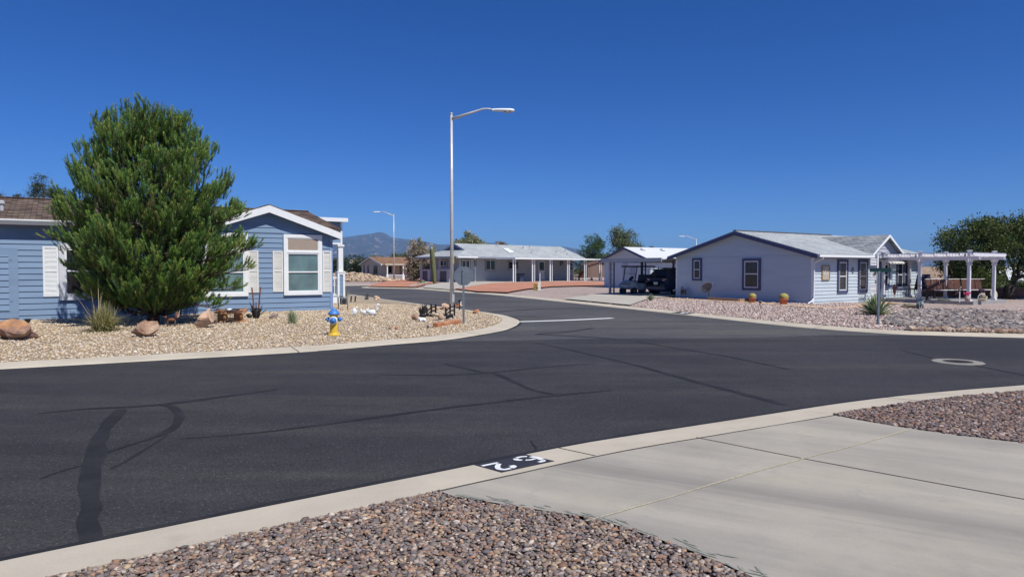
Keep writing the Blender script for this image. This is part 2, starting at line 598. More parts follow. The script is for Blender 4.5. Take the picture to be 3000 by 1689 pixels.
def M_driveway():
    k = NT("driveway_concrete"); v = k.obj()
    ang = math.atan2(P(3000, 1640).y - P(1600, 1400).y, P(3000, 1640).x - P(1600, 1400).x)
    w = k.mapping(v, (1, 1, 1), (0, 0, -ang))
    st = k.noise(k.mapping(w, (.16, 1.5, 1)), 1.3, 6, .62)
    st2 = k.noise(k.mapping(w, (.5, 7, 1)), 1.6, 5, .6)
    fine = k.noise(v, 190, 3)
    c = k.mix(k.ramp(st, [(.3, 0.), (.7, 1.)]), (.305, .283, .247), (.415, .383, .32))
    c = k.mix(k.ramp(st2, [(.45, 0.), (.8, .45)]), c, (.29, .27, .25))
    c = k.mix(.45, c, k.ramp(k.noise(v, .9, 5), [(.3, .4), (.7, .6)]), 'OVERLAY')
    c = k.mix(.4, c, k.ramp(fine, [(.3, .36), (.7, .62)]), 'OVERLAY')
    blot = k.noise(v, .55, 6, .7); c = k.mix(k.ramp(blot, [(.5, 0.), (.68, .55)]), c, (.43, .395, .30)); c = k.mix(k.ramp(k.noise(v, 2.4, 6, .75), [(.55, 0.), (.75, .5)]), c, (.25, .235, .22))
    # tyre-darkened band running up the drive
    sp = k.n("ShaderNodeSeparateXYZ"); k.l(w, sp.inputs[0])
    c0 = P(2500, 1465, .065); yl = -math.sin(ang) * c0.x + math.cos(ang) * c0.y
    dd = k.n("ShaderNodeMath", operation='SUBTRACT'); k.l(sp.outputs['Y'], dd.inputs[0]); dd.inputs[1].default_value = yl
    wob = k.n("ShaderNodeMath", operation='MULTIPLY_ADD'); k.l(st2, wob.inputs[0]); wob.inputs[1].default_value = .35; k.l(dd.outputs[0], wob.inputs[2])
    ab = k.n("ShaderNodeMath", operation='ABSOLUTE'); k.l(wob.outputs[0], ab.inputs[0])
    c = k.mix(k.ramp(ab.outputs[0], [(.02, .6), (.34, 0.)]), c, (.2, .185, .17))
    k.l(c, k.b.inputs['Base Color']); k.b.inputs['Roughness'].default_value = .88; k.b.inputs['Specular IOR Level'].default_value = .25
    k.bump(fine, .2, .003)
    return k.m


CURBMAT = M_curb()
ASPH = M_asphalt("dark_asphalt", (.029, .028, .030), (.066, .062, .058), .7)
ASPH2 = M_asphalt("older_grey_asphalt", (.06, .059, .06), (.13, .12, .107), .8, .35)
def M_tar():
    k = NT("tar_seal"); v = k.obj()
    c = k.mix(k.ramp(k.noise(v, 1.7, 6, .7), [(.42, 0.), (.68, .75)]), (.018, .018, .02), (.034, .033, .035))
    c = k.mix(.8, c, k.ramp(k.noise(v, 80, 4, .7), [(.3, .3), (.7, .7)]), 'OVERLAY')
    k.l(c, k.b.inputs['Base Color']); k.b.inputs['Roughness'].default_value = .75; k.b.inputs['Specular IOR Level'].default_value = .3
    return k.m


TAR = M_tar()
DRIVE = M_driveway()
TANPEB = [(.53, .42, .28), (.46, .35, .22), (.6, .5, .37), (.41, .3, .2), (.62, .55, .46), (.52, .4, .26), (.5, .41, .31)]
RIVER = [(.2, .165, .15), (.27, .215, .18), (.31, .22, .155), (.29, .18, .125), (.15, .14, .14), (.29, .275, .255), (.38, .3, .21), (.2, .145, .12), (.47, .42, .36), (.18, .17, .175), (.25, .19, .165), (.23, .2, .18), (.12, .1, .095)]
PINK = [tuple(c * .85 for c in q) for q in [(.54, .42, .37), (.6, .49, .43), (.45, .33, .29), (.63, .55, .5), (.4, .3, .27), (.56, .43, .36)]]
RIP = [(.24, .21, .195), (.33, .29, .265), (.18, .155, .15), (.4, .36, .32), (.28, .21, .175), (.14, .125, .13)]
TANBED = M_gravel("tan_gravel", [tuple(c * .8 for c in q) for q in TANPEB], 20)
RIVERBED = M_gravel("river_gravel", [tuple(c * .6 for c in q) for q in RIVER], 34)
PINKBED = M_gravel("pink_gravel", [tuple(c * .86 for c in q) for q in PINK], 11)
REDBED = M_gravel("red_gravel", [(.5, .235, .155), (.43, .19, .12), (.56, .29, .2)], 9, .5)
DESERT = M("desert_ground", (.3, .23, .16), .95, .2, .02, fine=.6)

# the wide desert floor
mb = MB(); S = 22000
mb.add([(-S, -300, -.12), (S, -300, -.12), (S, S, -.12), (-S, S, -.12)], [(0, 1, 2, 3)])
kind(mb.build("ground", DESERT), 'structure')
# side street and, a few millimetres above it, the newer main road
mb = MB(); mb.add([(-95, -6, 0), (60, -6, 0), (60, 84, 0), (-95, 84, 0)], [(0, 1, 2, 3)])
kind(mb.build("side_street", ASPH2), 'structure')
bl = [P(*Z('w', a, b)) for a, b in ((-700, 330), (-200, 312), (0, 306), (480, 301), (1000, 291), (1600, 286), (2450, 277), (2900, 262), (3300, 262))]
poly = [Vector((p[0], p[1])) for p in smooth_line(bl, .5)]
poly = [Vector((-70, 16))] + poly + [Vector((58, poly[-1].y + 2)), Vector((58, -5)), Vector((-70, -5))]
sheet("road", poly, lambda x, y: np.full(np.shape(x), .004), 0, ASPH, 8)

curb(edgeA, 1, "curb_blue_house")
curb(edgeB, -1, "curb_driveway")
curb(edgeC, 1, "curb_corner_house")
backA = offset(edgeA, CURB_W); backB = offset(edgeB, -CURB_W); backC = offset(edgeC, CURB_W)

polyA = backA + [Vector((-60, 10))]
sheet("yard_blue_house", polyA, h_blue, -.012, TANBED, 1.2)
polyC = backC + [Vector((90, 12)), Vector((90, 150)), Vector((-90, 150))]
sheet("yard_corner_house", polyC, h_right, -.012, PINKBED, 1.5)


def GZ(pts, z=.065): return [P(a, b, z) for a, b in pts]


# foreground: driveway slab between two beds of river stones
def near_back(px):
    """the point of the near curb's back edge that falls at photo column px"""
    best = min(backB, key=lambda q: abs((q.x / q.y) * F + 1500 - px) if q.y > .5 else 1e9)
    return best


iL = backB.index(near_back(1262)); iR = backB.index(near_back(2452))
dl = GZ([Z('w', 0, 0)][:0] + [(1500, 1478), (1640, 1512), (1752, 1515 + 0), (1905, 1565), (2060, 1615), (2180, 1660), (2260, 1705), (2420, 1830)])
dl = GZ([(1330, 1452), (1480, 1476), (1620, 1498), (1745, 1518), (1870, 1556), (2000, 1602), (2110, 1645), (2215, 1692), (2400, 1800)])
dr = GZ([(2500, 1226), (2655, 1252), (2830, 1276), (3000, 1296), (3500, 1352)])
driveway = backB[iL:iR + 1] + [Vector((p.x, p.y)) for p in dr] + [Vector((9, .3)), Vector((9, -3)), Vector((1.0, -3))] + [Vector((p.x, p.y)) for p in reversed(dl)]
sheet("driveway", driveway, h_flat, 0, DRIVE, 3)
bedL = backB[:iL + 1] + [Vector((p.x, p.y)) for p in dl] + [Vector((1.0, -3)), Vector((-9, -3))]
sheet("gravel_bed_left", bedL, h_flat, -.03, RIVERBED, 3)
bedR = [Vector((p.x, p.y)) for p in reversed(dr)] + backB[iR:] + [Vector((40, 2))]
sheet("gravel_bed_right", bedR, h_flat, -.02, RIVERBED, 3)


def ribbon(mb, pts, widths, z, edge=.0, n=3, rz=None):
    line = smooth_line(pts, .25)
    if not isinstance(widths, (list, tuple)): widths = [widths] * len(pts)
    m = len(line); ws = np.interp(np.linspace(0, 1, m), np.linspace(0, 1, len(widths)), widths)
    rr = random.Random(len(mb.v) + 3)
    a = offset(line, 1); b0 = len(mb.v)
    for i, p in enumerate(line):
        nrm = a[i] - p; w = ws[i] / 2
        l = p + nrm * (w * (1 + edge * rr.uniform(-1, 1))); r = p - nrm * (w * (1 + edge * rr.uniform(-1, 1)))
        mb.v += [(l.x, l.y, z), (r.x, r.y, z)]
    for i in range(m - 1):
        q = b0 + 2 * i; mb.f.append((q, q + 1, q + 3, q + 2))


# tar lines over the cracks of the road
tar = MB()
def Zp(key, lst): return [P(*Z(key, a, b)) for a, b in lst]
ribbon(tar, Zp('o', [(305, 1425), (290, 1250), (300, 1080), (312, 900), (345, 720), (390, 600), (450, 500), (540, 395)]), [.14, .15, .15, .16, .17, .15, .15, .12], .0085, .3)
ribbon(tar, Zp('o', [(850, 358), (930, 375), (985, 430), (975, 500), (900, 565), (700, 640), (430, 725)]), [.08, .1, .12, .11, .09, .07, .05], .0095, .3)
ribbon(tar, Zp('o', [(-100, 425), (120, 405), (300, 388), (560, 378), (860, 356), (1300, 300), (1750, 240)]), [.04, .08, .12, .12, .13, .12, .08], .0075, .25)
ribbon(tar, Zp('o', [(1000, 622), (1300, 600), (1714, 562)]) + Zp('w', [(0, 815), (400, 768), (870, 714), (1270, 680)]), [.02, .05, .09, .1, .1, .12, .03], .0085, .2)
ribbon(tar, Zp('o', [(460, 855), (620, 770), (900, 590)]), .03, .0075, .3)
ribbon(tar, Zp('o', [(-80, 930), (80, 870), (240, 830)]), .03, .0075, .3)
ribbon(tar, Zp('w', [(0, 475), (280, 540), (390, 552), (680, 680), (870, 714)]), [.05, .09, .1, .08, .07], .0075, .2)
ribbon(tar, Zp('w', [(-500, 560), (0, 565), (350, 545), (800, 500), (1160, 475)]), [.02, .05, .1, .06, .02], .0085, .3)
ribbon(tar, Zp('w', [(700, 320), (1000, 385), (1450, 490), (1850, 600), (2576, 790)]), [.05, .08, .11, .14, .13], .0075, .2)
ribbon(tar, Zp('w', [(1450, 310), (1900, 385), (2120, 420), (2600, 520)]), .06, .0085, .25)
ribbon(tar, Zp('w', [(690, 255), (900, 240), (1130, 210)]), .08, .0085, .2)
ribbon(tar, Zp('w', [(690, 255), (1000, 270), (1300, 290)]), .08, .0075, .2)
ribbon(tar, Zp('w', [(300, 95), (700, 65), (1250, 58)]), .12, .0085, .2)
ribbon(tar, Zp('m', [(1610, 250), (1650, 310), (1695, 350), (1700, 400)]), .025, .0085, .3)
ribbon(tar, Zp('n', [(180, 210), (400, 262), (600, 312)]), .05, .0085, .3)
ribbon(tar, Zp('n', [(1180, 415), (1500, 478), (1900, 560)]), .05, .0085, .3)
eb = [p for p in offset(edgeB, .035) if p.y < 14][::3]
ribbon(tar, eb, .07, .0065, .35)
ea = [p for p in offset(edgeA, -.04) if 15 < p.y < 27][::2]
ribbon(tar, ea, .09, .0065, .3)
kind(tar.build("road_tar_lines", TAR), 'structure')
mb = MB()
ribbon(mb, [P(1519, 942.5), P(1650, 938.5), P(1795, 931.8)], [.34, .34, .3], .0105)
kind(mb.build("road_stop_line", M("white_road_paint", (.7, .71, .7), .8, .12, 12)), 'structure')

# joints of the driveway: thin dark saw cut, paler rough filler
mb = MB()
q = GZ([Z('x', 810, 240), Z('x', 1385, 354), Z('x', 2000, 468), Z('x', 2640, 585)])
ribbon(mb, q, .014, .0685, .2)
jl = [p for p in backB[iL:iR + 1]]
ribbon(mb, [p for p in offset(jl, -.03)][::2], .016, .0685, .5)
kind(mb.build("driveway_joint", M("joint_dirt", (.045, .042, .036), .9, .2)), 'structure')
mb = MB()
q = GZ([Z('x', 215, 690), Z('x', 540, 600), Z('x', 940, 480), Z('x', 1385, 354), Z('x', 1640, 290), Z('x', 1950, 200)])
ribbon(mb, q, .02, .069, .5)
kind(mb.build("driveway_filler", M("joint_filler", (.42, .38, .27), .9, .3, 40)), 'structure')
# damp green-grey moss edge where slab meets the stones
mb = MB()
for k in range(45):
    t = rng.uniform(0, len(dl) - 2.01); i = int(t); p = dl[i].lerp(dl[i + 1], t - i)
    tg = (dl[i + 1] - dl[i]).normalized(); nn = Vector((-tg.y, tg.x, 0))
    if nn.y < 0: nn = -nn
    c = p + nn * abs(rng.normal(.0, .06)) + tg * 0
    L = rng.uniform(.03, .12); w = rng.uniform(.004, .014); a = rng.normal(0, .25)
    d = (tg * math.cos(a) + nn * math.sin(a)); e = Vector((-d.y, d.x, 0)); z = .0682 + .0004 * (k % 5)
    pts = [c - d * L, c - d * L * .3 - e * w, c + d * L * .4 - e * w * .8, c + d * L, c + d * L * .3 + e * w, c - d * L * .5 + e * w * .7]
    mb.add([(p.x, p.y, z) for p in pts], [(0, 1, 2, 3, 4, 5)])
kind(mb.build("moss", M("grey_green_moss", (.26, .265, .23), .95, .25, 20)), 'stuff')


# ------------------------------------------------------------------ loose stones
def ico(sub):
    bm = bmesh.new(); bmesh.ops.create_icosphere(bm, subdivisions=sub, radius=1)
    v = np.array([p.co[:] for p in bm.verts]); f = np.array([[q.index for q in fc.verts] for fc in bm.faces]); bm.free()
    return v, f


def in_poly(poly, x, y):
    c = np.zeros(x.shape, bool); n = len(poly)
    for i in range(n):
        x0, y0 = poly[i][0], poly[i][1]; x1, y1 = poly[(i + 1) % n][0], poly[(i + 1) % n][1]
        if y0 == y1: continue
        hit = ((y0 > y) != (y1 > y)) & (x < (x1 - x0) * (y - y0) / (y1 - y0) + x0)
        c ^= hit
    return c


def mesh_np(name, V, Fc, tint, mat, smooth=True):
    me = bpy.data.meshes.new(name)
    nv = len(V); nf, k = Fc.shape
    me.vertices.add(nv); me.vertices.foreach_set('co', V.astype(np.float32).ravel())
    me.loops.add(nf * k); me.loops.foreach_set('vertex_index', Fc.astype(np.int32).ravel())
    me.polygons.add(nf); me.polygons.foreach_set('loop_start', np.arange(0, nf * k, k, dtype=np.int32))
    me.polygons.foreach_set('use_smooth', np.full(nf, smooth))
    if tint is not None:
        at = me.attributes.new('tint', 'FLOAT_COLOR', 'POINT')
        at.data.foreach_set('color', np.concatenate([tint, np.ones((nv, 1))], 1).astype(np.float32).ravel())
    me.update(calc_edges=True); me.validate()
    me.materials.append(mat)
    return me


def stones(name, poly, n, size, cols, h, sub=0, lift=.0, keep=None, flat=.62, pile=1.0, angular=0.0):
    xs = np.array([p[0] for p in poly]); ys = np.array([p[1] for p in poly])
    X = []; Y = []; tot = 0
    if keep is None: keep = lambda x, y: np.ones(x.shape, bool)
    lim = (max(xs.min(), -46), min(xs.max(), 46), max(ys.min(), 1.5), min(ys.max(), 110))
    for _ in range(400):
        x = rng.uniform(lim[0], lim[1], 8000); y = rng.uniform(lim[2], lim[3], 8000)
        m = (np.abs(x) < .86 * y + .8) & keep(x, y)
        x = x[m]; y = y[m]
        m = in_poly(poly, x, y); X.append(x[m]); Y.append(y[m]); tot += m.sum()
        if tot >= n: break
    x = np.concatenate(X)[:n]; y = np.concatenate(Y)[:n]; n = len(x)
    z = h(x, y)
    bv, bf = ico(sub)
    r = size * np.exp(rng.normal(0, .3, n)).clip(.5, 2.0)
    sc = np.stack([r * rng.uniform(.95, 1.45, n), r * rng.uniform(.75, 1.05, n), r * rng.uniform(flat * .7, flat * 1.25, n)], 1)
    nvar = 8
    var = [bv * (1 + rng.normal(0, .1 + angular, (len(bv), 1))) for _ in range(nvar)]
    B = np.stack(var)[rng.integers(0, nvar, n)]
    V = B * sc[:, None, :]
    tl = rng.normal(0, .3, n); c, s = np.cos(tl), np.sin(tl)
    yy = V[:, :, 1] * c[:, None] - V[:, :, 2] * s[:, None]; zz = V[:, :, 1] * s[:, None] + V[:, :, 2] * c[:, None]
    a = rng.uniform(0, 2 * np.pi, n); c, s = np.cos(a), np.sin(a)
    xx = V[:, :, 0] * c[:, None] - yy * s[:, None]; yy = V[:, :, 0] * s[:, None] + yy * c[:, None]
    zc = z + lift + rng.uniform(0, 1, n) * size * pile
    V = np.stack([xx + x[:, None], yy + y[:, None], zz + zc[:, None]], 2).reshape(-1, 3)
    k = len(bv)
    Fc = (bf[None] + (np.arange(n) * k)[:, None, None]).reshape(-1, 3)
    cols = np.array(cols); t = cols[rng.integers(0, len(cols), n)] * rng.uniform(.72, 1.25, (n, 1))
    t = np.repeat(t, k, 0).clip(0, 1)
    me = mesh_np(name, V, Fc, t, STONE, angular == 0)
    o = bpy.data.objects.new(name, me); COL.objects.link(o)
    return kind(o, 'stuff')


stones("river_stones", bedL, 24000, .0148, [tuple(np.array(q) * (1.04, .97, .94)) for q in RIVER], h_flat, 1, -.02, keep=lambda x, y: (y < 6.4) & (x > -5.2) & (y > 3.0), pile=1.4, flat=.5)
stones("river_stones", bedR, 30000, .0195, [tuple(np.array(q) * (.84, .75, .76)) for q in RIVER], h_flat, 0, -.012, keep=lambda x, y: (y > 5.0) & (y < 13) & (x < 13.5), pile=1.5, flat=.5)
stones("yard_stones", polyA, 80000, .0215, TANPEB, h_blue, 0, -.004, keep=lambda x, y: (y < 34) & (x > -21), pile=.8)
stones("pink_stones", polyC, 30000, .036, PINK, h_right, 0, -.006, keep=lambda x, y: (x > 4) & (y < 39) & (dist_to(edgeC, x, y) < 11), pile=.7)
rp = [PH(h_right, *Z('k', a, b)) for a, b in ((-60, 1285), (-190, 1260), (-150, 1180), (60, 1120), (420, 1095), (900, 1105), (1374, 1140), (1900, 1180), (1900, 1360), (1374, 1338), (700, 1312))]
stones("bank_stones", rp, 11000, .055, RIP, h_right, 1, .0, flat=.6, pile=1.1, angular=.05)
ei = [i for i, q in enumerate(backC) if q.y > 3 and 2650 < q.x / q.y * F + 1500 < 3300]
e0_ = [backC[i] for i in ei]; e1_ = [p for p in offset(backC, .3)]; e1_ = [e1_[i] for i in ei]
stones("bank_edge_stones", e0_ + e1_[::-1], 650, .062, [(.3, .19, .13), (.36, .26, .19), (.27, .2, .17), (.42, .33, .26)], h_right, 1, .03, angular=.06, pile=.6)
# ------------------------------------------------------------------ building kit
def Tfront(y=0.0): return lambda a, o, z: (a, y - o, z)
def Tleft(x=0.0): return lambda a, o, z: (x - o, a, z)
def Tright(x=0.0): return lambda a, o, z: (x + o, a, z)


def siding(mb, T, a0, a1, z0, z1, row=.195, clip=None, lip=.028, zstart=None):
    z = z0 if zstart is None else zstart
    while z < z1 - .005:
        zb = max(z, z0); zt = min(z + row, z1)
        lo0, hi0 = clip(zb) if clip else (a0, a1); lo1, hi1 = clip(zt) if clip else (a0, a1)
        z += row
        if hi0 <= lo0 or zt <= zb: continue
        if hi1 < lo1: lo1 = hi1 = (lo1 + hi1) / 2
        mb.add([T(lo0, lip, zb), T(hi0, lip, zb), T(hi1, .003, zt), T(lo1, .003, zt), T(lo0, -.01, zb), T(hi0, -.01, zb)],
               [(0, 1, 2, 3), (4, 5, 1, 0)])
    return mb


def frame4(mb, T, a0, a1, z0, z1, w, o0, o1):
    mb.tbox(T, a0, a0 + w, o0, o1, z0, z1); mb.tbox(T, a1 - w, a1, o0, o1, z0, z1)
    mb.tbox(T, a0 + w, a1 - w, o0, o1 - .002, z0, z0 + w); mb.tbox(T, a0 + w, a1 - w, o0, o1 - .002, z1 - w, z1)


def window(par, T, a0, a1, z0, z1, tw, tmat, smat, gmat, rail=.5, bars=None, screen=None, sw=.05, depth=.1, vert=False, label=None):
    """trim frame (part) with sash, pane, muntins below it"""
    if a1 < a0: a0, a1 = a1, a0
    depth = max(depth, .075)
    m = MB(); frame4(m, T, a0, a1, z0, z1, tw, -.02, depth)
    w = m.build('window', tmat, par)
    if label: w['label'] = label
    b0, b1, y0, y1 = a0 + tw, a1 - tw, z0 + tw, z1 - tw
    if screen:
        ys = y1 - (y1 - y0) * screen
        m = MB(); m.tbox(T, b0 + .04, b1 - .04, .02, .065, ys + .09, y1 - .03); m.build('screen', BLINDTAN, w)
        m = MB(); frame4(m, T, b0, b1, ys + .05, y1, .04, 0, depth - .02); m.tbox(T, b0, b1, -.01, depth + .004, ys - .02, ys + .06); m.build('transom', smat, w)
        y1 = ys - .02
    m = MB(); frame4(m, T, b0, b1, y0, y1, sw, -.01, depth - .015)
    if rail is not None:
        if vert: m.tbox(T, b0 + (b1 - b0) * rail - sw / 2, b0 + (b1 - b0) * rail + sw / 2, 0, depth - .02, y0 + sw, y1 - sw)
        else: m.tbox(T, b0 + sw, b1 - sw, 0, depth - .02, y0 + (y1 - y0) * rail - sw / 2, y0 + (y1 - y0) * rail + sw / 2)
    m.build('sash', smat, w)
    m = MB(); m.tbox(T, b0 + sw * .8, b1 - sw * .8, .012, .038, y0 + sw * .8, y1 - sw * .8); m.build('pane', gmat, w)
    if bars:
        nc, nr, za, zb = bars; m = MB()
        ya = y0 + (y1 - y0) * za; yb = y0 + (y1 - y0) * zb
        for k in range(1, nc):
            q = b0 + (b1 - b0) * k / nc; m.tbox(T, q - .006, q + .006, .036, .044, ya, yb - sw)
        for k in range(1, nr):
            q = ya + (yb - ya) * k / nr; m.tbox(T, b0 + sw, b1 - sw, .036, .043, q - .006, q + .006)
        m.build('muntin', MUNTIN, w)
    return w


def shutter(par, T, a0, a1, z0, z1, mat):
    if a1 < a0: a0, a1 = a1, a0
    m = MB(); frame4(m, T, a0, a1, z0, z1, .055, .01, .05)
    zm = (z0 + z1) * .5 + .03
    m.tbox(T, a0 + .055, a1 - .055, .01, .048, zm - .04, zm + .04)
    m.tbox(T, a0 + .05, a1 - .05, .005, .02, z0 + .05, z1 - .05)
    z = z0 + .07
    while z < z1 - .08:
        if abs(z - zm) > .06:
            m.add([T(a0 + .055, .022, z + .03), T(a1 - .055, .022, z + .03), T(a1 - .055, .042, z), T(a0 + .055, .042, z)], [(0, 1, 2, 3)])
        z += .042
    return m.build('shutter', mat, par)


def slab(mb, pts, t):
    """roof plane: 3d polygon (counter-clockwise from above) thickened downwards"""
    return mb.prism([(p[0], p[1], p[2] - t) for p in pts], (0, 0, t))


# ------------------------------------------------------------------ blue house
q0 = PH(h_blue, 973, 908)
BHF = Frame(q0.x, q0.y, R(33.3))
bh = thing('blue_house', (q0.x, q0.y, 0), "long blue manufactured house with white trim and brown shingle roof behind the pine tree", "house", BHF.a)
T0 = Tfront()
xa, za = BHF.on_y(*Z('b', 1225, 172), yl=-.3)
xr, zr = BHF.on_y(*Z('b', 1990, 468), yl=-.3)
sl_ = (za - zr) / (xr - xa); xl = 2 * xa - xr
_, ze = BHF.on_y(*Z('a', 100, 1026), yl=-.3)
_, zrd = BHF.on_y(*Z('a', 100, 872), yl=4.1)
pit = (zrd - ze) / (4.1 + .3)
rk = lambda x: za - sl_ * abs(x - xa)
mn = lambda y: ze + pit * (y + .3)
zw = zr - .12
XL = -18.0
m = MB()
siding(m, T0, XL, 0, .12, zw, .195)
n_rows = int((zw - .12) / .195 + .999)
half = lambda z: max(0, (za - .06 - z) / sl_)
siding(m, T0, 0, 0, zw, za - .1, .195, clip=lambda z: (max(xa - half(z), xl + .1), min(xa + half(z), 0.0)), zstart=.12 + n_rows * .195 - .195)
siding(m, Tright(0), 0, 8.2, .12, zw + .1, .195)
m.box(XL, -.005, .01, 8.2, .1, zw + .1)
m.prism([(xl + .2, .012, zw + .1), (-.02, .012, zw + .1), (-.02, .012, rk(-.02) - .08), (xa, .012, za - .08), (xl + .2, .012, rk(xl + .2) - .08)], (0, .02, 0))
m.prism([(-.006, .01, zw), (-.006, 8.19, zw), (-.006, 8.19, ze), (-.006, 4.1, zrd - .08), (-.006, .01, ze)], (-.03, 0, 0))
m.build('wall', BLUE, bh)
m = MB(); m.tbox(T0, -.09, .03, .0, .035, .12, zw); m.tbox(Tright(0), -.03, .08, .0, .034, .12, zw)
m.build('corner_board', M("blue_corner_paint", (.19, .28, .47), .6, .05), bh)
# roof
vy = lambda x: (rk(x) - ze) / pit - .3
yk = vy(xa)
m = MB()
xv = xl
for _ in range(30):
    if vy(xv) < -.3: xv += .02
    else: break
main = [(XL, -.3), (xl - .1, -.3), (xv, vy(xv)), (xa, yk), (xr - .1, max(vy(xr - .1), -.3)), (xr + .02, -.28), (xr + .02, 4.1), (XL, 4.1)]
slab(m, [(x, y, mn(y)) for x, y in main], .05)
slab(m, [(XL, 4.1, zrd), (xr + .02, 4.1, zrd), (xr + .02, 8.5, ze), (XL, 8.5, ze)], .05)
slab(m, [(xl, -.31, rk(xl)), (xa, -.31, za), (xa, yk + .05, za), (xv - .05, max(vy(xv), -.2), rk(xv - .05))], .05)
slab(m, [(xa, -.31, za), (xr, -.31, rk(xr)), (xr, -.05, rk(xr)), (xa, yk + .05, za)], .05)
m.tube([(XL, 4.1, zrd + .01), (xr, 4.1, zrd + .01)], .05, 6)
rf = m.build('roof', BROWNROOF, bh)
m = MB(); px, pz = BHF.on_y(*Z('a', 14, 985), yl=1.2)
m.lathe([(.06, mn(1.2) - .1), (.06, mn(1.2) + .22), (.1, mn(1.2) + .22), (.1, mn(1.2) + .3), (.03, mn(1.2) + .34)], 12, (px, 1.2, 0))
m.build('vent_pipe', STEEL, rf)
m = MB()
fw = .26
for s in (-1, 1):
    xe = xl if s < 0 else xr
    m.prism([(xa, -.345, za - .045), (xe, -.345, rk(xe) - .045), (xe, -.345, rk(xe) - .045 - fw), (xa, -.345, za - .045 - fw * 1.06)], (0, .03, 0))
m.box(xr - .03, xr + .0, -.31, 8.6, rk(xr) - .3, rk(xr) - .06)
m.build('fascia', WHITE, bh)
m = MB(); m.prism([(xl + .05, -.31, rk(xl) - .2), (xa, -.31, za - .2), (xr - .05, -.31, rk(xr) - .2), (xr - .05, -.31, rk(xr) - .24), (xa, -.31, za - .24), (xl + .05, -.31, rk(xl) - .24)], (0, .33, 0))
m.box(XL, xl + .2, -.27, .02, ze - .25, ze - .22); m.build('soffit', M("blue_grey_soffit", (.2, .24, .34), .7, .05), bh)
m = MB(); m.box(XL, xl - .02, -.36, -.26, ze - .2, ze - .07); m.box(XL, xl - .02, -.28, -.25, ze - .25, ze - .06); m.build('gutter', GREYTRIM, bh)
m = MB(); m.box(XL, xl - .02, -.34, -.24, ze - .065, ze - .02); m.build('drip_edge', WHITE, bh)
# windows
def rectw(fr, key, a, b, c, d, yl=-.05):
    x0, z1 = fr.on_y(*Z(key, a, b), yl=yl); x1, z0 = fr.on_y(*Z(key, c, d), yl=yl)
    return x0, x1, z0, z1
x0, x1, z0, z1 = rectw(BHF, 'b', 1377, 492, 1790, 1132)
wwid = x1 - x0
window(bh, T0, x0, x1, z0, z1, .13, WHITE, WHITE, TEAL, .51, screen=.27)
for a, b in ((1265, 1378), (1795, 1892)):
    s0, s1, q0_, q1_ = rectw(BHF, 'b', a, 670, b, 1103); shutter(bh, T0, s0, s1, q0_, q1_, CREAM)
xe1, _ = BHF.on_y(*Z('b', 1001, 800), yl=-.05)
window(bh, T0, xe1 - wwid, xe1, z0, z1, .13, WHITE, WHITE, TEAL, .51, screen=.27)
s0, s1, q0_, q1_ = rectw(BHF, 'b', 1003, 665, 1117, 1110); shutter(bh, T0, s0, s1, q0_, q1_, CREAM); shutter(bh, T0, xe1 - wwid - (s1 - s0), xe1 - wwid, q0_, q1_, CREAM)
s0, s1, q0_, q1_ = rectw(BHF, 'y', 563, 367, 785, 1032); shutter(bh, T0, s0, s1, q0_, q1_, WHITE)
_, _, b0_, b1_ = rectw(BHF, 'y', 790, 330, 880, 1080)
window(bh, T0, s1 + .01, s1 + 1.75, b0_, b1_, .17, M("grey_white_trim", (.6, .62, .66), .6, .05), WHITE, DARKGLASS, .52)
shutter(bh, T0, s1 + 1.76, s1 + 1.76 + (s1 - s0), q0_, q1_, WHITE)
# blue storage door at the far end
d0, _, e0, e1 = rectw(BHF, 'y', 235, 388, 235, 1318)
m = MB(); frame4(m, T0, d0 - 1.5, d0, e0, e1 - .0, .2, -.01, .045); fdoor = m.build('door', BLUE, bh)
m = MB(); m.tbox(T0, d0 - 1.3, d0 - .2, .03, .05, e0 + .2, e1 - .2)
siding(m, lambda a, o, z: (a, -o - .05, z), d0 - 1.25, d0 - .25, e0 + .25, e1 - .25, .195)
m.build('door_panel', BLUE, fdoor)
for zz in (e0 + .55, e1 - .4):
    m = MB(); m.tbox(T0, d0 - .24, d0 - .16, .045, .06, zz, zz + .12); m.build('hinge', BLUE, fdoor)
# porch with white frieze at the right end
yp = 6.1
xp, zp = BHF.on_y(*Z('b', 1983, 1160), yl=yp)
_, ztop = BHF.on_y(*Z('b', 2060, 322), yl=yp - .45); xro, _ = BHF.on_y(*Z('b', 2066, 340), yl=yp - .45)
_, zfa = BHF.on_y(*Z('b', 2060, 362), yl=yp - .45)
xfr, zfb = BHF.on_y(*Z('b', 2003, 602), yl=yp - .1)
m = MB(); m.box(-4.2, xro, yp - .45, 8.6, zfa, ztop); pr = m.build('porch_roof', WHITE, bh)
m = MB(); siding(m, Tfront(yp - .1), -4.0, xfr - .09, zfb + .09, zfa - .02, .195); m.box(-4.0, xfr - .09, yp - .08, 8.4, zfb + .05, zfa - .01); m.build('frieze', BLUE, bh)
m = MB(); m.box(xfr - .09, xfr, yp - .13, 8.45, zfb, zfa - .002); m.box(-4.0, xfr - .1, yp - .125, yp - .06, zfb, zfb + .09); m.build('frieze_trim', WHITE, bh)
_, zpt = BHF.on_y(*Z('b', 1983, 905), yl=yp)
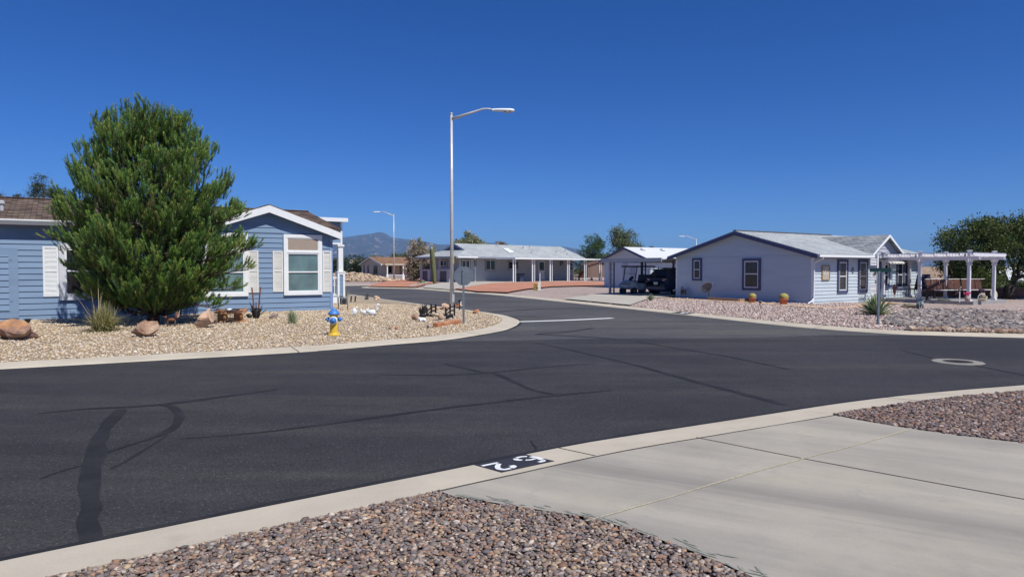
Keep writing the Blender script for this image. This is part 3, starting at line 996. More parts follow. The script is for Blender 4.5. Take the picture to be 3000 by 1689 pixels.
for xx in (xp, xp - 2.2):
    m = MB(); m.box(xx - .12, xx + .12, yp - .12, yp + .12, zpt + .1, zfb - .1); m.box(xx - .17, xx + .17, yp - .17, yp + .17, zfb - .1, zfb - .01)
    m.box(xx - .2, xx + .2, yp - .2, yp + .2, zpt + .03, zpt + .1)
    cl = m.build('column', WHITE, bh)
    m = MB(); frame4(m, Tfront(yp - .14), xx - .19, xx + .19, .12, zpt + .03, .1, -.01, .04); m.box(xx - .188, xx + .188, yp - .139, yp + .17, .12, zpt + .028)
    pe = m.build('pier', WHITE, bh)
    m = MB(); siding(m, Tfront(yp - .14), xx - .085, xx + .085, .3, zpt - .07, .195, lip=.015); m.build('siding', BLUE, pe)
m = MB()
for t in np.arange(.2, 2.0, .13): m.box(xp - 2.2 + t - .02, xp - 2.2 + t + .02, yp - .05, yp - .01, .55, 1.35)
m.box(xp - 2.1, xp - .1, yp - .07, yp + .01, 1.35, 1.43); m.box(xp - 2.1, xp - .1, yp - .06, yp, .48, .55); m.box(.02, xp + .1, yp - .1, 8.4, .12, .42)
m.build('railing', WHITE, bh)

# ------------------------------------------------------------------ corner house on the right
q1 = PH(h_right, 2380, 890)
RHF = Frame(q1.x, q1.y, R(34))
GZ0 = q1.z - .06
rh = thing('corner_house', (q1.x, q1.y, 0), "pale blue single storey house with slate blue trim, grey roof and small front gable", "house", RHF.a)
TF = Tfront(); TL = Tleft()
xi = -.3
ya_, zap = RHF.on_x(*Z('i', 1040, 132), xl=xi)
yb_, zeb = RHF.on_x(*Z('i', 2262, 492), xl=xi)
yc_, zec = RHF.on_x(*Z('i', 62, 512), xl=xi)
ze2 = (zeb + zec) / 2; W2 = 2 * ya_
s2 = (zap - ze2) / (ya_ - yb_)
rk2 = lambda y: zap - s2 * abs(y - ya_)
print("RH", q1, ya_, zap, yb_, zeb, yc_, zec, "BH", xa, za, xr, zr, xl, ze, zrd)
LEN = 10.3
m = MB()
siding(m, TL, 0, W2, GZ0, rk2(0) - .12, .165)
siding(m, TL, 0, 0, rk2(0) - .12, zap - .1, .165, clip=lambda z: (max(ya_ - (zap - .08 - z) / s2, 0), min(ya_ + (zap - .08 - z) / s2, W2)))
siding(m, TF, 0, LEN, GZ0, rk2(0) - .1, .165)
m.box(.008, LEN, .008, W2, GZ0, rk2(0) - .12)
m.prism([(.01, .02, rk2(0) - .13), (.01, W2 - .02, rk2(0) - .13), (.01, ya_, zap - .09)], (.03, 0, 0))
m.prism([(LEN, .02, rk2(0) - .13), (LEN, W2 - .02, rk2(0) - .13), (LEN, ya_, zap - .09)], (-.03, 0, 0))
m.build('wall', PALEBLUE, rh)
m = MB(); m.tbox(TF, -.03, .07, 0, .035, GZ0, rk2(0) - .2); m.tbox(TL, -.03, .06, 0, .034, GZ0, rk2(0) - .2); m.build('corner_board', WHITE, rh)
m = MB(); m.tbox(TL, W2 - .1, W2, 0, .034, GZ0, rk2(W2) - .2); m.build('corner_board', WHITE, rh)
m = MB(); m.tbox(TF, LEN - .1, LEN + .02, 0, .035, GZ0, rk2(0) - .2); m.build('corner_board', WHITE, rh)
ov = yb_ - .11
m = MB()
# front slope stops at the little front gable
gx0, gz0 = RHF.on_y(*Z('j', 822, 462), yl=-.35); gx1, _ = RHF.on_y(*Z('j', 1272, 418), yl=-.35)
gxa, gza = RHF.on_y(*Z('j', 1080, 178), yl=-.35)
gh = (gx1 - gx0) / 2
gs = (gza - ze2) / gh
gxa = (gx0 + gx1) / 2
gback = (gza - zap) / s2 + ya_
slab(m, [(xi, ov, ze2), (gx0 - .02, ov, ze2), (gxa, gback, gza), (gx1 + .02, ov, ze2), (LEN + .3, ov, ze2), (LEN + .3, ya_, zap), (xi, ya_, zap)], .05)
slab(m, [(xi, ya_, zap), (LEN + .3, ya_, zap), (LEN + .3, W2 - ov, ze2), (xi, W2 - ov, ze2)], .05)
roof = m.build('roof', GREYROOF, rh)
m = MB()
slab(m, [(gx0, -.36, ze2 + .01), (gxa, -.36, gza + .01), (gxa, gback + .05, gza + .01), (gx0, ov + .1, ze2 + .01)], .05)
slab(m, [(gxa, -.36, gza + .01), (gx1, -.36, ze2 + .01), (gx1, ov + .1, ze2 + .01), (gxa, gback + .05, gza + .01)], .05)
m.build('dormer_roof', GREYROOF_Y, roof)
m = MB()
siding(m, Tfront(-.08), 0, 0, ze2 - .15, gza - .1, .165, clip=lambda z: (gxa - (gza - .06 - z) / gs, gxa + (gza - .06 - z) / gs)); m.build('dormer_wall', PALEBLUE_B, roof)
m = MB()
for s in (-1, 1):
    xe = gx0 if s < 0 else gx1
    m.prism([(gxa, -.39, gza + .02), (xe, -.39, ze2 + .02), (xe, -.39, ze2 - .1), (gxa, -.39, gza - .12)], (0, .03, 0))
m.box(gx0 - .25, gx0 + .12, -.42, -.3, ze2 - .12, ze2 + .02)
m.build('dormer_trim', WHITE, roof)
m = MB(); m.bar((xi, ya_, zap + .02), (LEN * .82, ya_, zap + .02), .18, .05); m.build('ridge_cap', M("dark_ridge_cap", (.1, .11, .12), .8, .1), roof)
m = MB()
for s in (-1, 1):
    ye = ov if s < 0 else W2 - ov
    m.prism([(xi - .03, ya_, zap - .045), (xi - .03, ye, ze2 - .045), (xi - .03, ye, ze2 - .22), (xi - .03, ya_, zap - .23)], (.03, 0, 0))
m.build('fascia', SLATE, rh)
m = MB(); m.box(gx1 + .05, LEN + .3, ov - .11, ov, ze2 - .15, ze2 - .03); m.build('gutter', WHITE, rh)
m = MB(); m.box(xi + .02, gx0 - .1, ov - .11, ov + .0, ze2 - .15, ze2 - .03); gut = m.build('gutter', WHITE, rh)
m = MB(); pts = [(.06, ov - .05, ze2 - .14), (.06, ov - .05, ze2 - .22), (.0, -.07, ze2 - .42), (-.02, -.07, GZ0 + .32), (-.2, -.1, GZ0 + .2), (-.62, -.16, GZ0 + .1)]
m.tube(pts, .035, 8); m.build('downspout', WHITE, gut)
m = MB(); m.box(xi + .02, LEN + .2, ov, 0.02, ze2 - .17, ze2 - .145); m.box(xi, .02, ov, W2 - ov, ze2 - .3, ze2 - .28) if False else None; m.build('soffit', SLATE, rh)


def rectx(fr, key, a, b, c, d, xl_=-.05):
    y1, zt = fr.on_x(*Z(key, a, b), xl=xl_); y0, zb = fr.on_x(*Z(key, c, d), xl=xl_)
    return y0, y1, zb, zt


NIGHT = M_glass("curtained_dark_glass", (.035, .037, .04), .08)
a = rectx(RHF, 'i', 402, 548, 543, 886); window(rh, TL, *a, .12, SLATE, WHITE, NIGHT, .5, (2, 2, .5, 1), sw=.04, depth=.06)
a = rectx(RHF, 'i', 1158, 552, 1430, 1035); window(rh, TL, *a, .13, SLATE, WHITE, NIGHT, .52, (3, 2, .52, 1), sw=.05, depth=.06)
for (u0, v0, u1, v1) in ((350, 512, 484, 970), (634, 515, 757, 960), (1160, 520, 1248, 920), (1252, 520, 1345, 915)):
    a = rectw(RHF, 'j', u0, v0, u1, v1); window(rh, TF, *a, .1 if u0 > 1000 else .13, SLATE, WHITE, NIGHT, .5, (2, 2, .5, 1), sw=.045, depth=.07)
a = rectw(RHF, 'j', 925, 545, 1050, 912); w_ = window(rh, TF, *a, .1, SLATE, WHITE, DARKGLASS, .52, None, sw=.05, depth=.08)
m = MB(); m.prism([(a[0] - .1, -.03, a[3] + .2), (a[0] - .1, -.62, a[3] - .02), (a[0] - .1, -.62, a[3] - .1), (a[0] - .1, -.03, a[3] + .05)], (a[1] - a[0] + .5, 0, 0)); m.build('awning', CREAM, rh)
# things hanging on the front wall
c0, c1, c2, c3 = rectw(RHF, 'j', 137, 597, 232, 790)
def on_wall(name, T, a, o, z, label, cat, fr=RHF):
    p = T(a, o, z); wv = fr.w(p[0], p[1], p[2])
    return thing(name, wv, label, cat, fr.a)
t = on_wall('wall_plaque', TF, (c0 + c1) / 2, .03, (c2 + c3) / 2, "rectangular carved tan wall plaque hung on the pale blue front wall", "plaque")
hw, hh = (c1 - c0) / 2, (c3 - c2) / 2
m = MB(); m.box(-hw, hw, -.02, .02, -hh, hh); m.build('panel', M("tan_ceramic", (.45, .4, .33), .8, .3, 25), t)
m = MB(); frame4(m, lambda a, o, z: (a, -o, z), -hw - .02, hw + .02, -hh - .02, hh + .02, .04, -.02, .04); m.build('frame', M("ochre_frame", (.32, .22, .1), .7, .2), t)
m = MB(); m.tube([(-hw * .5, -.03, -hh * .3), (-hw * .2, -.035, hh * .4), (hw * .3, -.03, hh * .1), (hw * .1, -.03, -hh * .5)], .02, 6); m.blob((0, -.03, hh * .55), .04, 1); m.blob((hw * .4, -.03, -hh * .2), .035, 1); m.build('relief', CREAM, t)
c0, c1, c2, c3 = rectw(RHF, 'j', 538, 622, 580, 700)
t = on_wall('wall_thermometer', TF, (c0 + c1) / 2, .04, (c2 + c3) / 2, "small grey oval dial hung on the front wall between two tall windows", "thermometer")
m = MB(); m.lathe([(.001, -.02), (.1, -.02), (.1, .01), (.085, .015), (.001, .012)], 20, (0, 0, 0), Matrix.Rotation(R(90), 3, 'X') @ Matrix.Diagonal((1, 1.45, 1))); m.build('dial', GREYTRIM, t)
m = MB(); m.bar((0, -.03, 0), (.03, -.03, .07), .012); m.bar((0, -.03, 0), (-.03, -.03, .03), .012); m.build('pointer', WHITE, t)

# ------------------------------------------------------------------ carport
yp0 = W2 - ov + .05
yp1 = RHF.on_x(*Z('h', 238, 1000), xl=-.2)[0] + .3; _, zc1 = RHF.on_x(*Z('h', 232, 722), xl=-.6)
_, zc0 = RHF.on_x(*Z('h', 1270, 672), xl=-.6)
cz = PH(h_right, *Z('h', 235, 1268)); cgz = hz(h_right, cz.x, cz.y)
cl0 = RHF.w(.0, yp1)
cgz = hz(h_right, cl0.x, cl0.y)
cp = thing('carport', (*RHF.w(0, yp0)[:2], 0), "flat roofed grey metal carport joined to the pale blue corner house", "carport", RHF.a)
W3 = yp1 - yp0; ztp = (zc1 + .02)
m = MB(); m.box(-.7, 6.0, -.02, W3, ztp - .06, ztp); m.build('roof', WHITEROOF, cp)
m = MB(); m.box(-.75, -.7, -.02, W3 + .05, ztp - .2, ztp + .03); m.box(-.7, 6.0, W3, W3 + .05, ztp - .2, ztp + .03); m.build('fascia', M("pale_grey_metal", (.36, .37, .41), .5, .06), cp)
for xx in (-.2, 2.6, 5.6):
    m = MB()
    m.box(xx - .06, xx + .06, W3 - .3, W3 - .18, cgz - .05, ztp - .06); pst = m.build('post', M("grey_post_paint", (.3, .31, .36), .5, .06) if xx < 0 else SLATE, cp)
    m = MB(); m.box(xx + .3, xx + .36, W3 - .28, W3 - .2, cgz - .05, ztp - .06)
    for k in range(6): m.tube([(xx + .06, W3 - .24, cgz + .2 + k * .33), (xx + .18, W3 - .24, cgz + .35 + k * .33), (xx + .3, W3 - .24, cgz + .2 + k * .33)], .012, 5)
    m.build('scroll_bracket', GREYTRIM, pst)
m = MB()
for k in range(9): m.box(-.6 + k * .72, -.54 + k * .72, 0, W3, ztp - .14, ztp - .06)
m.build('joist', GREYTRIM, cp)
for k in range(12):
    m = MB(); m.lathe([(.02, 0), (.035, -.06), (.001, -.09)], 8, (5.9, .3 + k * W3 / 12, ztp - .16)); m.build('string_light', BLACK, cp)
# ------------------------------------------------------------------ carport vehicles
def loft(mb, st):
    """st: list of (x, half ring [(y,z)...] bottom to top); mirrored and bridged along x"""
    n = len(st[0][1]); b = len(mb.v); N = 2 * n
    for x, rg in st:
        mb.v += [(x, y, z) for y, z in rg] + [(x, -y, z) for y, z in reversed(rg)]
    for i in range(len(st) - 1):
        for k in range(N):
            mb.f.append((b + i * N + k, b + i * N + (k + 1) % N, b + (i + 1) * N + (k + 1) % N, b + (i + 1) * N + k))
    mb.f.append(tuple(b + k for k in range(N))); mb.f.append(tuple(b + (len(st) - 1) * N + k for k in reversed(range(N))))
    return mb


def wheel(par, c, r, w, name='wheel'):
    Q = Matrix.Rotation(R(90), 3, 'X')
    m = MB(); m.lathe([(r * .62, -w / 2), (r * .95, -w / 2), (r, -w * .3), (r, w * .3), (r * .95, w / 2), (r * .62, w / 2), (r * .6, 0)], 22, c, Q)
    wl = m.build(name, BLACK, par, True)
    m = MB(); m.lathe([(.02, -w * .42), (r * .6, -w * .4), (r * .62, 0), (r * .6, w * .4), (.02, w * .42)], 16, c, Q); m.build('rim', STEELDARK, wl, True)
    return wl


CARBLUE = M("dark_blue_car_paint", (.03, .045, .1), .25, .03, spec=.6)
gz1 = hz(h_right, *RHF.w(1.2, 10.6)[:2])
cx, _ = 1.0, 0
ycar = RHF.on_x(*Z('s', 1215, 900), xl=1.0)[0]
car_w = .93
cw = RHF.w(1.0, ycar - car_w, gz1)
car = thing('parked_car', cw, "dark blue hatchback SUV parked tail out under the carport beside the golf cart", "car", RHF.a)
def ring(hb, zb, hm, zm, hbelt, zbelt, hr, zr_, ht, zt): return [(hb, zb), (hm, zm), (hbelt, zbelt), (hr, zr_), (ht, zt)]
st = [(0.0, ring(.6, .42, .8, .5, .82, .72, .8, .8, .6, .82)), (.06, ring(.74, .34, .88, .5, .9, .78, .84, .98, .6, 1.0)),
      (.2, ring(.8, .26, .92, .5, .93, .85, .84, 1.08, .62, 1.1)), (.34, ring(.82, .24, .93, .5, .93, .9, .78, 1.3, .62, 1.34)),
      (.62, ring(.82, .22, .93, .5, .93, .92, .68, 1.56, .55, 1.62)), (1.4, ring(.82, .22, .93, .5, .93, .94, .68, 1.6, .55, 1.68)),
      (2.6, ring(.82, .22, .93, .5, .93, .92, .68, 1.56, .55, 1.65)), (3.3, ring(.82, .22, .93, .5, .92, .92, .78, 1.1, .6, 1.14)),
      (4.1, ring(.8, .24, .9, .5, .88, .85, .78, .93, .6, .96)), (4.45, ring(.6, .3, .72, .45, .72, .65, .6, .74, .5, .76))]
m = MB(); loft(m, st); m.build('body', CARBLUE, car, True)
m = MB(); m.add([(.18, .66, 1.1), (.18, -.66, 1.1), (.585, -.56, 1.57), (.585, .56, 1.57)], [(0, 1, 2, 3)]); m.add([(.17, .66, 1.1), (.17, -.66, 1.1), (.575, -.56, 1.575), (.575, .56, 1.575)], [(0, 1, 2, 3)]); m.build('rear_window', DARKGLASS, car)
m = MB()
for s in (-1, 1): m.add([(.75, s * .86, 1.0), (2.9, s * .88, 1.0), (2.6, s * .7, 1.52), (.9, s * .705, 1.52)], [(0, 1, 2, 3)])
m.build('side_window', DARKGLASS, car)
for s in (-1, 1):
    m = MB(); m.obox((.1, s * .68, .96), (.12, .3, .13), Matrix.Rotation(R(-s * 14), 3, 'Z')); m.build('taillight', M_glass("taillight_lens", (.5, .28, .27), .2), car)
    m = MB(); m.bar((.8, s * .6, 1.7), (2.4, s * .6, 1.69), .04); [m.bar((x, s * .6, 1.62), (x, s * .6, 1.7), .04) for x in (.85, 2.3)]; m.build('roof_rail', BLACK, car)
    m = MB(); m.obox((2.75, s * 1.0, 1.05), (.12, .2, .14)); m.build('mirror', CARBLUE, car)
m = MB(); m.add([(-.01, .17, .83), (-.01, -.17, .83), (-.01, -.17, .67), (-.01, .17, .67)], [(0, 1, 2, 3)]); m.obox((-.005, 0, .75), (.02, .34, .16)); m.build('number_plate', CREAM, car)
m = MB(); m.obox((.0, 0, .46), (.12, 1.6, .16)); m.obox((.0, 0, .6), (.05, 1.5, .03)); m.build('bumper', M("grey_bumper", (.13, .12, .13), .6, .08), car, bevel=.02)
m = MB(); m.obox((.26, 0, 1.58), (.3, 1.15, .05), Matrix.Rotation(R(8), 3, 'Y')); m.build('spoiler', CARBLUE, car)
for x in (.85, 3.55):
    for s in (-1, 1): wheel(car, (x, s * .82, .34), .34, .22)

gcy = RHF.on_x(*Z('s', 600, 900), xl=.6)[0]
gz2 = hz(h_right, *RHF.w(1.0, gcy)[:2])
gc = thing('golf_cart', RHF.w(.45, gcy, gz2), "grey golf cart with roof and windscreen parked under the carport left of the car", "golf cart", RHF.a)
GCB = M("grey_cart_body", (.6, .6, .62), .45, .05)
m = MB(); loft(m, [(0, [(.35, .42), (.5, .5), (.48, .62), (.3, .68)]), (.18, [(.5, .36), (.6, .5), (.58, .74), (.4, .8)]), (.55, [(.55, .34), (.62, .5), (.6, .86), (.42, .9)]), (.7, [(.55, .34), (.58, .4), (.57, .44), (.4, .46)])]); m.build('front_cowl', GCB, gc, True)
m = MB(); loft(m, [(1.15, [(.5, .32), (.58, .4), (.58, .66), (.5, .7)]), (1.6, [(.5, .32), (.6, .4), (.6, .7), (.5, .74)]), (2.35, [(.45, .36), (.55, .45), (.55, .7), (.45, .74)])]); m.box(.6, 1.2, -.55, .55, .3, .38); m.build('body', GCB, gc)
m = MB(); m.box(1.15, 1.65, -.53, .53, .74, .86); m.obox((1.75, 0, 1.05), (.1, 1.06, .42), Matrix.Rotation(R(10), 3, 'Y')); m.build('seat', BLACK, gc, bevel=.03)
m = MB(); m.box(.25, 2.2, -.6, .6, 1.74, 1.83); m.build('roof', M("dark_cart_roof", (.05, .05, .055), .5, .1), gc, bevel=.03)
for s in (-1, 1):
    m = MB(); m.tube([(.42, s * .52, .85), (.6, s * .55, 1.76)], .035, 6); m.build('front_strut', BLACK, gc)
    m = MB(); m.tube([(1.75, s * .54, .8), (2.05, s * .54, 1.25), (2.1, s * .54, 1.76)], .02, 6); m.build('rear_strut', BLACK, gc)
    for x in (.35, 2.0): wheel(gc, (x, s * .5, .23), .23, .2)
m = MB(); m.add([(.43, -.5, .88), (.43, .5, .88), (.6, .53, 1.74), (.6, -.53, 1.74)], [(0, 1, 2, 3)]); m.add([(.44, -.5, .88), (.44, .5, .88), (.61, .53, 1.74), (.61, -.53, 1.74)], [(0, 1, 2, 3)])
gm = NT("clear_windscreen"); gm.b.inputs['Transmission Weight'].default_value = 1.0; gm.b.inputs['Roughness'].default_value = .02; gm.b.inputs['IOR'].default_value = 1.02; gm.b.inputs['Base Color'].default_value = (.8, .85, .85, 1)
ws = m.build('windscreen', gm.m, gc)
m = MB(); m.bar((.515, -.52, 1.33), (.515, .52, 1.33), .035); m.build('hinge_bar', GREYTRIM, ws)
m = MB(); m.lathe([(.17, -.012), (.185, 0), (.17, .012), (.155, 0)], 18, (.82, .25, 1.02), Matrix.Rotation(R(-50), 3, 'Y')); m.bar((.7, .25, .9), (.82, .25, 1.02), .03); m.build('steering_wheel', BLACK, gc)
HL = M_glass("headlight_lens", (.5, .5, .5), .15)
for s in (-1, 1):
    m = MB(); m.obox((.06, s * .3, .6), (.05, .14, .07)); m.build('headlight', HL, gc)
m = MB(); m.tube([(1.72, -.4, 1.2), (1.72, -.4, 1.62), (1.9, -.4, 1.66)], .012, 5); m.build('handrail', BLACK, gc)

# ------------------------------------------------------------------ concrete drives, red gravel, footpath
RYARD = lambda lst, key: [(lambda p: (p.x, p.y))(PH(h_right, *Z(key, a, b))) for a, b in lst]
def snapC(px):
    best = min(backC, key=lambda q: abs((q.x / max(q.y, .1)) * F + 1500 - px)); return (best.x, best.y)
def alongC(pxa, pxb):
    ia = backC.index(min(backC, key=lambda q: abs((q.x / max(q.y, .1)) * F + 1500 - pxa) + (50 if q.y > 70 else 0)))
    ib = backC.index(min(backC, key=lambda q: abs((q.x / max(q.y, .1)) * F + 1500 - pxb) + (50 if q.y > 70 else 0)))
    return [(q.x, q.y) for q in backC[ia:ib + 1]]
DRIVE2 = M("pale_drive_concrete", (.44, .41, .35), .88, .1, .6, fine=30)
# corner house drive up to the carport
c_ = RHF.w(-.6, yp1 + .8); c2_ = RHF.w(6.2, yp1 + .3); c3_ = RHF.w(6.2, W2 + .1); c4_ = RHF.w(-.4, W2 + .0)
poly = alongC(1652, 1850) + RYARD([(880, 2380 - 900)], 'h')[:0] + RYARD([(1335, 1415), (1850, 1395 - 0)], 's')[:1] + [(c4_.x, c4_.y), (c3_.x, c3_.y), (c2_.x, c2_.y), (c_.x, c_.y)]
sheet("carport_driveway", poly, h_right, .07, DRIVE2, 1.5)
# far house drive, red gravel beds
poly = alongC(1240, 1325) + RYARD([(565, 846), (900, 795), (1040, 775), (1290, 765), (1290, 742), (850, 738), (640, 740)], 'g') + RYARD([(900, 1150), (420, 1235)], 'q')
sheet("far_driveway", poly, h_right, .07, DRIVE2, 1.5)
poly = RYARD([(575, 850), (900, 797), (1040, 778), (1290, 768), (2200, 757), (2560, 766), (2560, 803), (1800, 820), (1500, 850), (1230, 898), (850, 884)], 'g')
sheet("red_gravel_bed", poly, h_right, .1, REDBED, 1.5)
poly = alongC(1066, 1215)[1:] + RYARD([(420, 1232), (880, 1152), (640, 1140), (300, 1165), (200, 1175)], 'q') + RYARD([(1200, 1255), (1000, 1262), (740, 1300)], 'f')
sheet("red_gravel_strip", poly, h_right, .1, REDBED, 1.5)
poly = RYARD([(0, 1300), (30, 1255), (280, 1195), (420, 1150), (560, 1170), (330, 1215)], 'q')
sheet("far_footpath", poly, h_right, .13, CONC, 2.5)
# tan footpath in front of the corner house
cl = smooth_line([PH(h_right, *Z('P', a, b)) for a, b in ((1935, 873.5), (2060, 879), (2200, 886.5), (2330, 895.5), (2430, 902.5), (2500, 900), (2545, 893), (2620, 888))], .5)
pa = offset(cl, .38); pb = offset(cl, -.38)
sheet("footpath", [(p.x, p.y) for p in pa] + [(p.x, p.y) for p in reversed(pb)], h_right, .03, M("tan_path_concrete", (.56, .37, .22), .9, .1, 1.5), 2)

# ------------------------------------------------------------------ far white house
qw = PH(h_right, 1506, 826.5)
WHF = Frame(qw.x, qw.y, R(44))
gW = qw.z - .03
wh = thing('far_house', (qw.x, qw.y, 0), "long low pale grey house with white patio posts behind the stop sign", "house", WHF.a)
WALLW = M("pale_grey_siding", (.4, .42, .45), .7, .05)
yw = 4.9; yr = 7.0; ye_ = 2.9
xW, zE = WHF.on_y(*Z('P', 1337, 750), yl=ye_)
xR, zR = WHF.on_y(*Z('P', 1642, 722), yl=yr); xLr, zR2 = WHF.on_y(*Z('P', 1329, 712.5), yl=yr)
xE, zE2 = WHF.on_y(*Z('P', 1716, 756), yl=ye_)
zE = (zE + zE2) / 2; zR = (zR + zR2) / 2
print("WH", qw, xW, xE, xLr, xR, zE, zR)
yB = 2 * yr - ye_
fr = .52; zg = zR - (zR - zE) * fr; yg = yr - (yr - ye_) * fr
m = MB()
slab(m, [(xW, ye_, zE), (xE, ye_, zE), (xR, yr, zR), (xLr, yr, zR), (xLr, yg, zg)], .06)
slab(m, [(xE, yB, zE), (xW, yB, zE), (xLr, 2 * yr - yg, zg), (xLr, yr, zR), (xR, yr, zR)], .06)
slab(m, [(xE, ye_, zE), (xE, yB, zE), (xR, yr, zR)], .06)
slab(m, [(xW, yB, zE), (xW, ye_, zE), (xLr, yg, zg), (xLr, 2 * yr - yg, zg)], .06)
rw = m.build('roof', GREYROOF, wh)
m = MB(); m.prism([(xLr + .12, yg, zg), (xLr + .12, yr, zR - .1), (xLr + .12, 2 * yr - yg, zg)], (.03, 0, 0)); m.build('gablet', SLATE, rw)
m = MB()
for s in (-1, 1): m.bar((xLr - .02, yr, zR - .08), (xLr - .02, yr + s * (yr - yg), zg - .06), .08, .2)
m.build('gablet_trim', M("blue_grey_trim", (.26, .29, .36), .6, .05), rw)
m = MB(); m.box(xW, 0.4, ye_ - .05, ye_, zE - .22, zE - .03); m.box(.4, xE, ye_ - .05, ye_, zE - .22, zE - .03); m.box(xW - .05, xW, ye_ - .05, yB, zE - .22, zE - .03); m.build('fascia', M("grey_fascia", (.24, .26, .31), .6, .05), wh)
m = MB(); a0, z1 = WHF.on_y(*Z('q', 1282, 455), yl=ye_ - .1); a1, z0 = WHF.on_y(*Z('q', 1816, 500), yl=ye_ - .1); m.box(a0, a1, ye_ - .12, ye_ - .055, z0, z1); m.build('gutter', WHITE, wh)
def roof_y(x, y): return zE + (zR - zE) * (y - ye_) / (yr - ye_)
def roof_hit(px, py):
    lo, hi = ye_, yr
    for _ in range(30):
        mid = (lo + hi) / 2; x, z = WHF.on_y(px, py, yl=mid)
        if z > roof_y(x, mid): lo = mid
        else: hi = mid
    return x, lo, roof_y(x, lo)
m = MB(); pts = [roof_hit(*Z('g', a, b)) for a, b in ((1172, 342), (1232, 340), (1312, 385), (1248, 388))]
m.prism([(p[0], p[1], p[2] + .02) for p in pts], (0, 0, .1)); m.build('skylight', WHITE, rw)
for a, b, k in ((1432, 335, .25), (1540, 390, .35), (1850, 385, .2), (1985, 412, .12), (1510, 317, .1), (1105, 297, .12), (1960, 375, .3)):
    x, y, z = roof_hit(*Z('g', a, b)); m = MB(); m.lathe([(.07, -.1), (.07, k), (.12, k), (.12, k + .08), (.02, k + .12)], 10, (x, y, z)); m.build('roof_vent', STEEL, rw)
xwl = xW + 2.0
m = MB(); siding(m, Tfront(yw), xwl, xE - .4, gW - .1, zE - .05, .2); siding(m, Tleft(xwl), yw, yB - .5, gW - .1, zE - .05, .2); m.box(xwl + .01, xE - .4, yw + .01, yB - .5, gW - .1, zE - .06)
m.build('wall', WALLW, wh)
m = MB(); xg = WHF.on_y(*Z('g', 850, 600), yl=yw - .3)[0]; m.box(xg - .15, xg, yw - .06, yw, gW, zE - .1); m.build('corner_board', WHITE, wh)
SL2 = M("grey_slate_trim", (.16, .17, .21), .6, .05)
for (u0, v0, u1, v1, vv) in ((1372, 535, 1612, 790, 1), (1722, 552, 1768, 725, 0), (2005, 530, 2290, 840, 1)):
    a = rectw(WHF, 'q', u0, v0, u1, v1, yl=yw - .04); window(wh, Tfront(yw), *a, .1, SL2, WHITE, DARKGLASS if u0 > 1700 else NIGHT, .5 if vv else None, None, sw=.06, depth=.06, vert=True)
for (u0, v0, u1, v1) in ((1238, 485, 1372, 605), (2010, 500, 2058, 615)):
    a = rectw(WHF, 'g', u0, v0, u1, v1, yl=yw - .04); window(wh, Tfront(yw), *a, .09, SL2, WHITE, DARKGLASS, .5, None, sw=.06, depth=.06, vert=u0 < 2000)
a = rectw(WHF, 'g', 1622, 490, 1698, 722, yl=yw - .04)
m = MB(); m.tbox(Tfront(yw), a[0], a[1], -.01, .06, gW + .1, a[3]); dr_ = m.build('door', WHITE, wh)
m = MB(); m.tbox(Tfront(yw), a[0] + .15, a[1] - .15, .06, .07, (a[2] + a[3]) / 2, a[3] - .15); m.build('pane', DARKGLASS, dr_)
m = MB(); m.tbox(Tfront(yw), a[1] - .16, a[1] - .08, .06, .12, gW + 1.0, gW + 1.08); m.build('handle', BLACK, dr_)
# side porch under the hip: half walls with dark panels
for (u0, u1) in ((272, 540), (728, 1052)):
    y1_, zt_ = WHF.on_x(*Z('q', u0, 800), xl=xW + .3); y0_, _ = WHF.on_x(*Z('q', u1, 800), xl=xW + .3)
    m = MB(); T_ = Tleft(xW + .3)
    m.tbox(T_, y0_, y0_ + .5, -.3, .0, gW - .3, zt_); m.tbox(T_, y1_ - .5, y1_, -.3, 0, gW - .3, zt_); m.tbox(T_, y0_ + .5, y1_ - .5, -.2, -.02, zt_ - .2, zt_); hwl = m.build('half_wall', M("lilac_grey_paint", (.36, .385, .43), .7, .05), wh)
    m = MB(); m.tbox(T_, y0_ + .5, y1_ - .5, -.22, -.1, gW - .3, zt_ - .2); m.build('panel', M("dark_slate_panel", (.08, .09, .11), .7, .1), hwl)
    m = MB(); m.tbox(T_, y1_ - .42, y1_ - .22, -.25, -.05, zt_, zE - .1); m.build('column', M("lilac_grey_post", (.33, .35, .39), .7, .05), hwl)
a = rectx(WHF, 'q', 800, 545, 1000, 745, xl_=xwl - .05); window(wh, Tleft(xwl), *a, .1, SL2, WHITE, NIGHT, .5, None, sw=.06, depth=.06, vert=True)
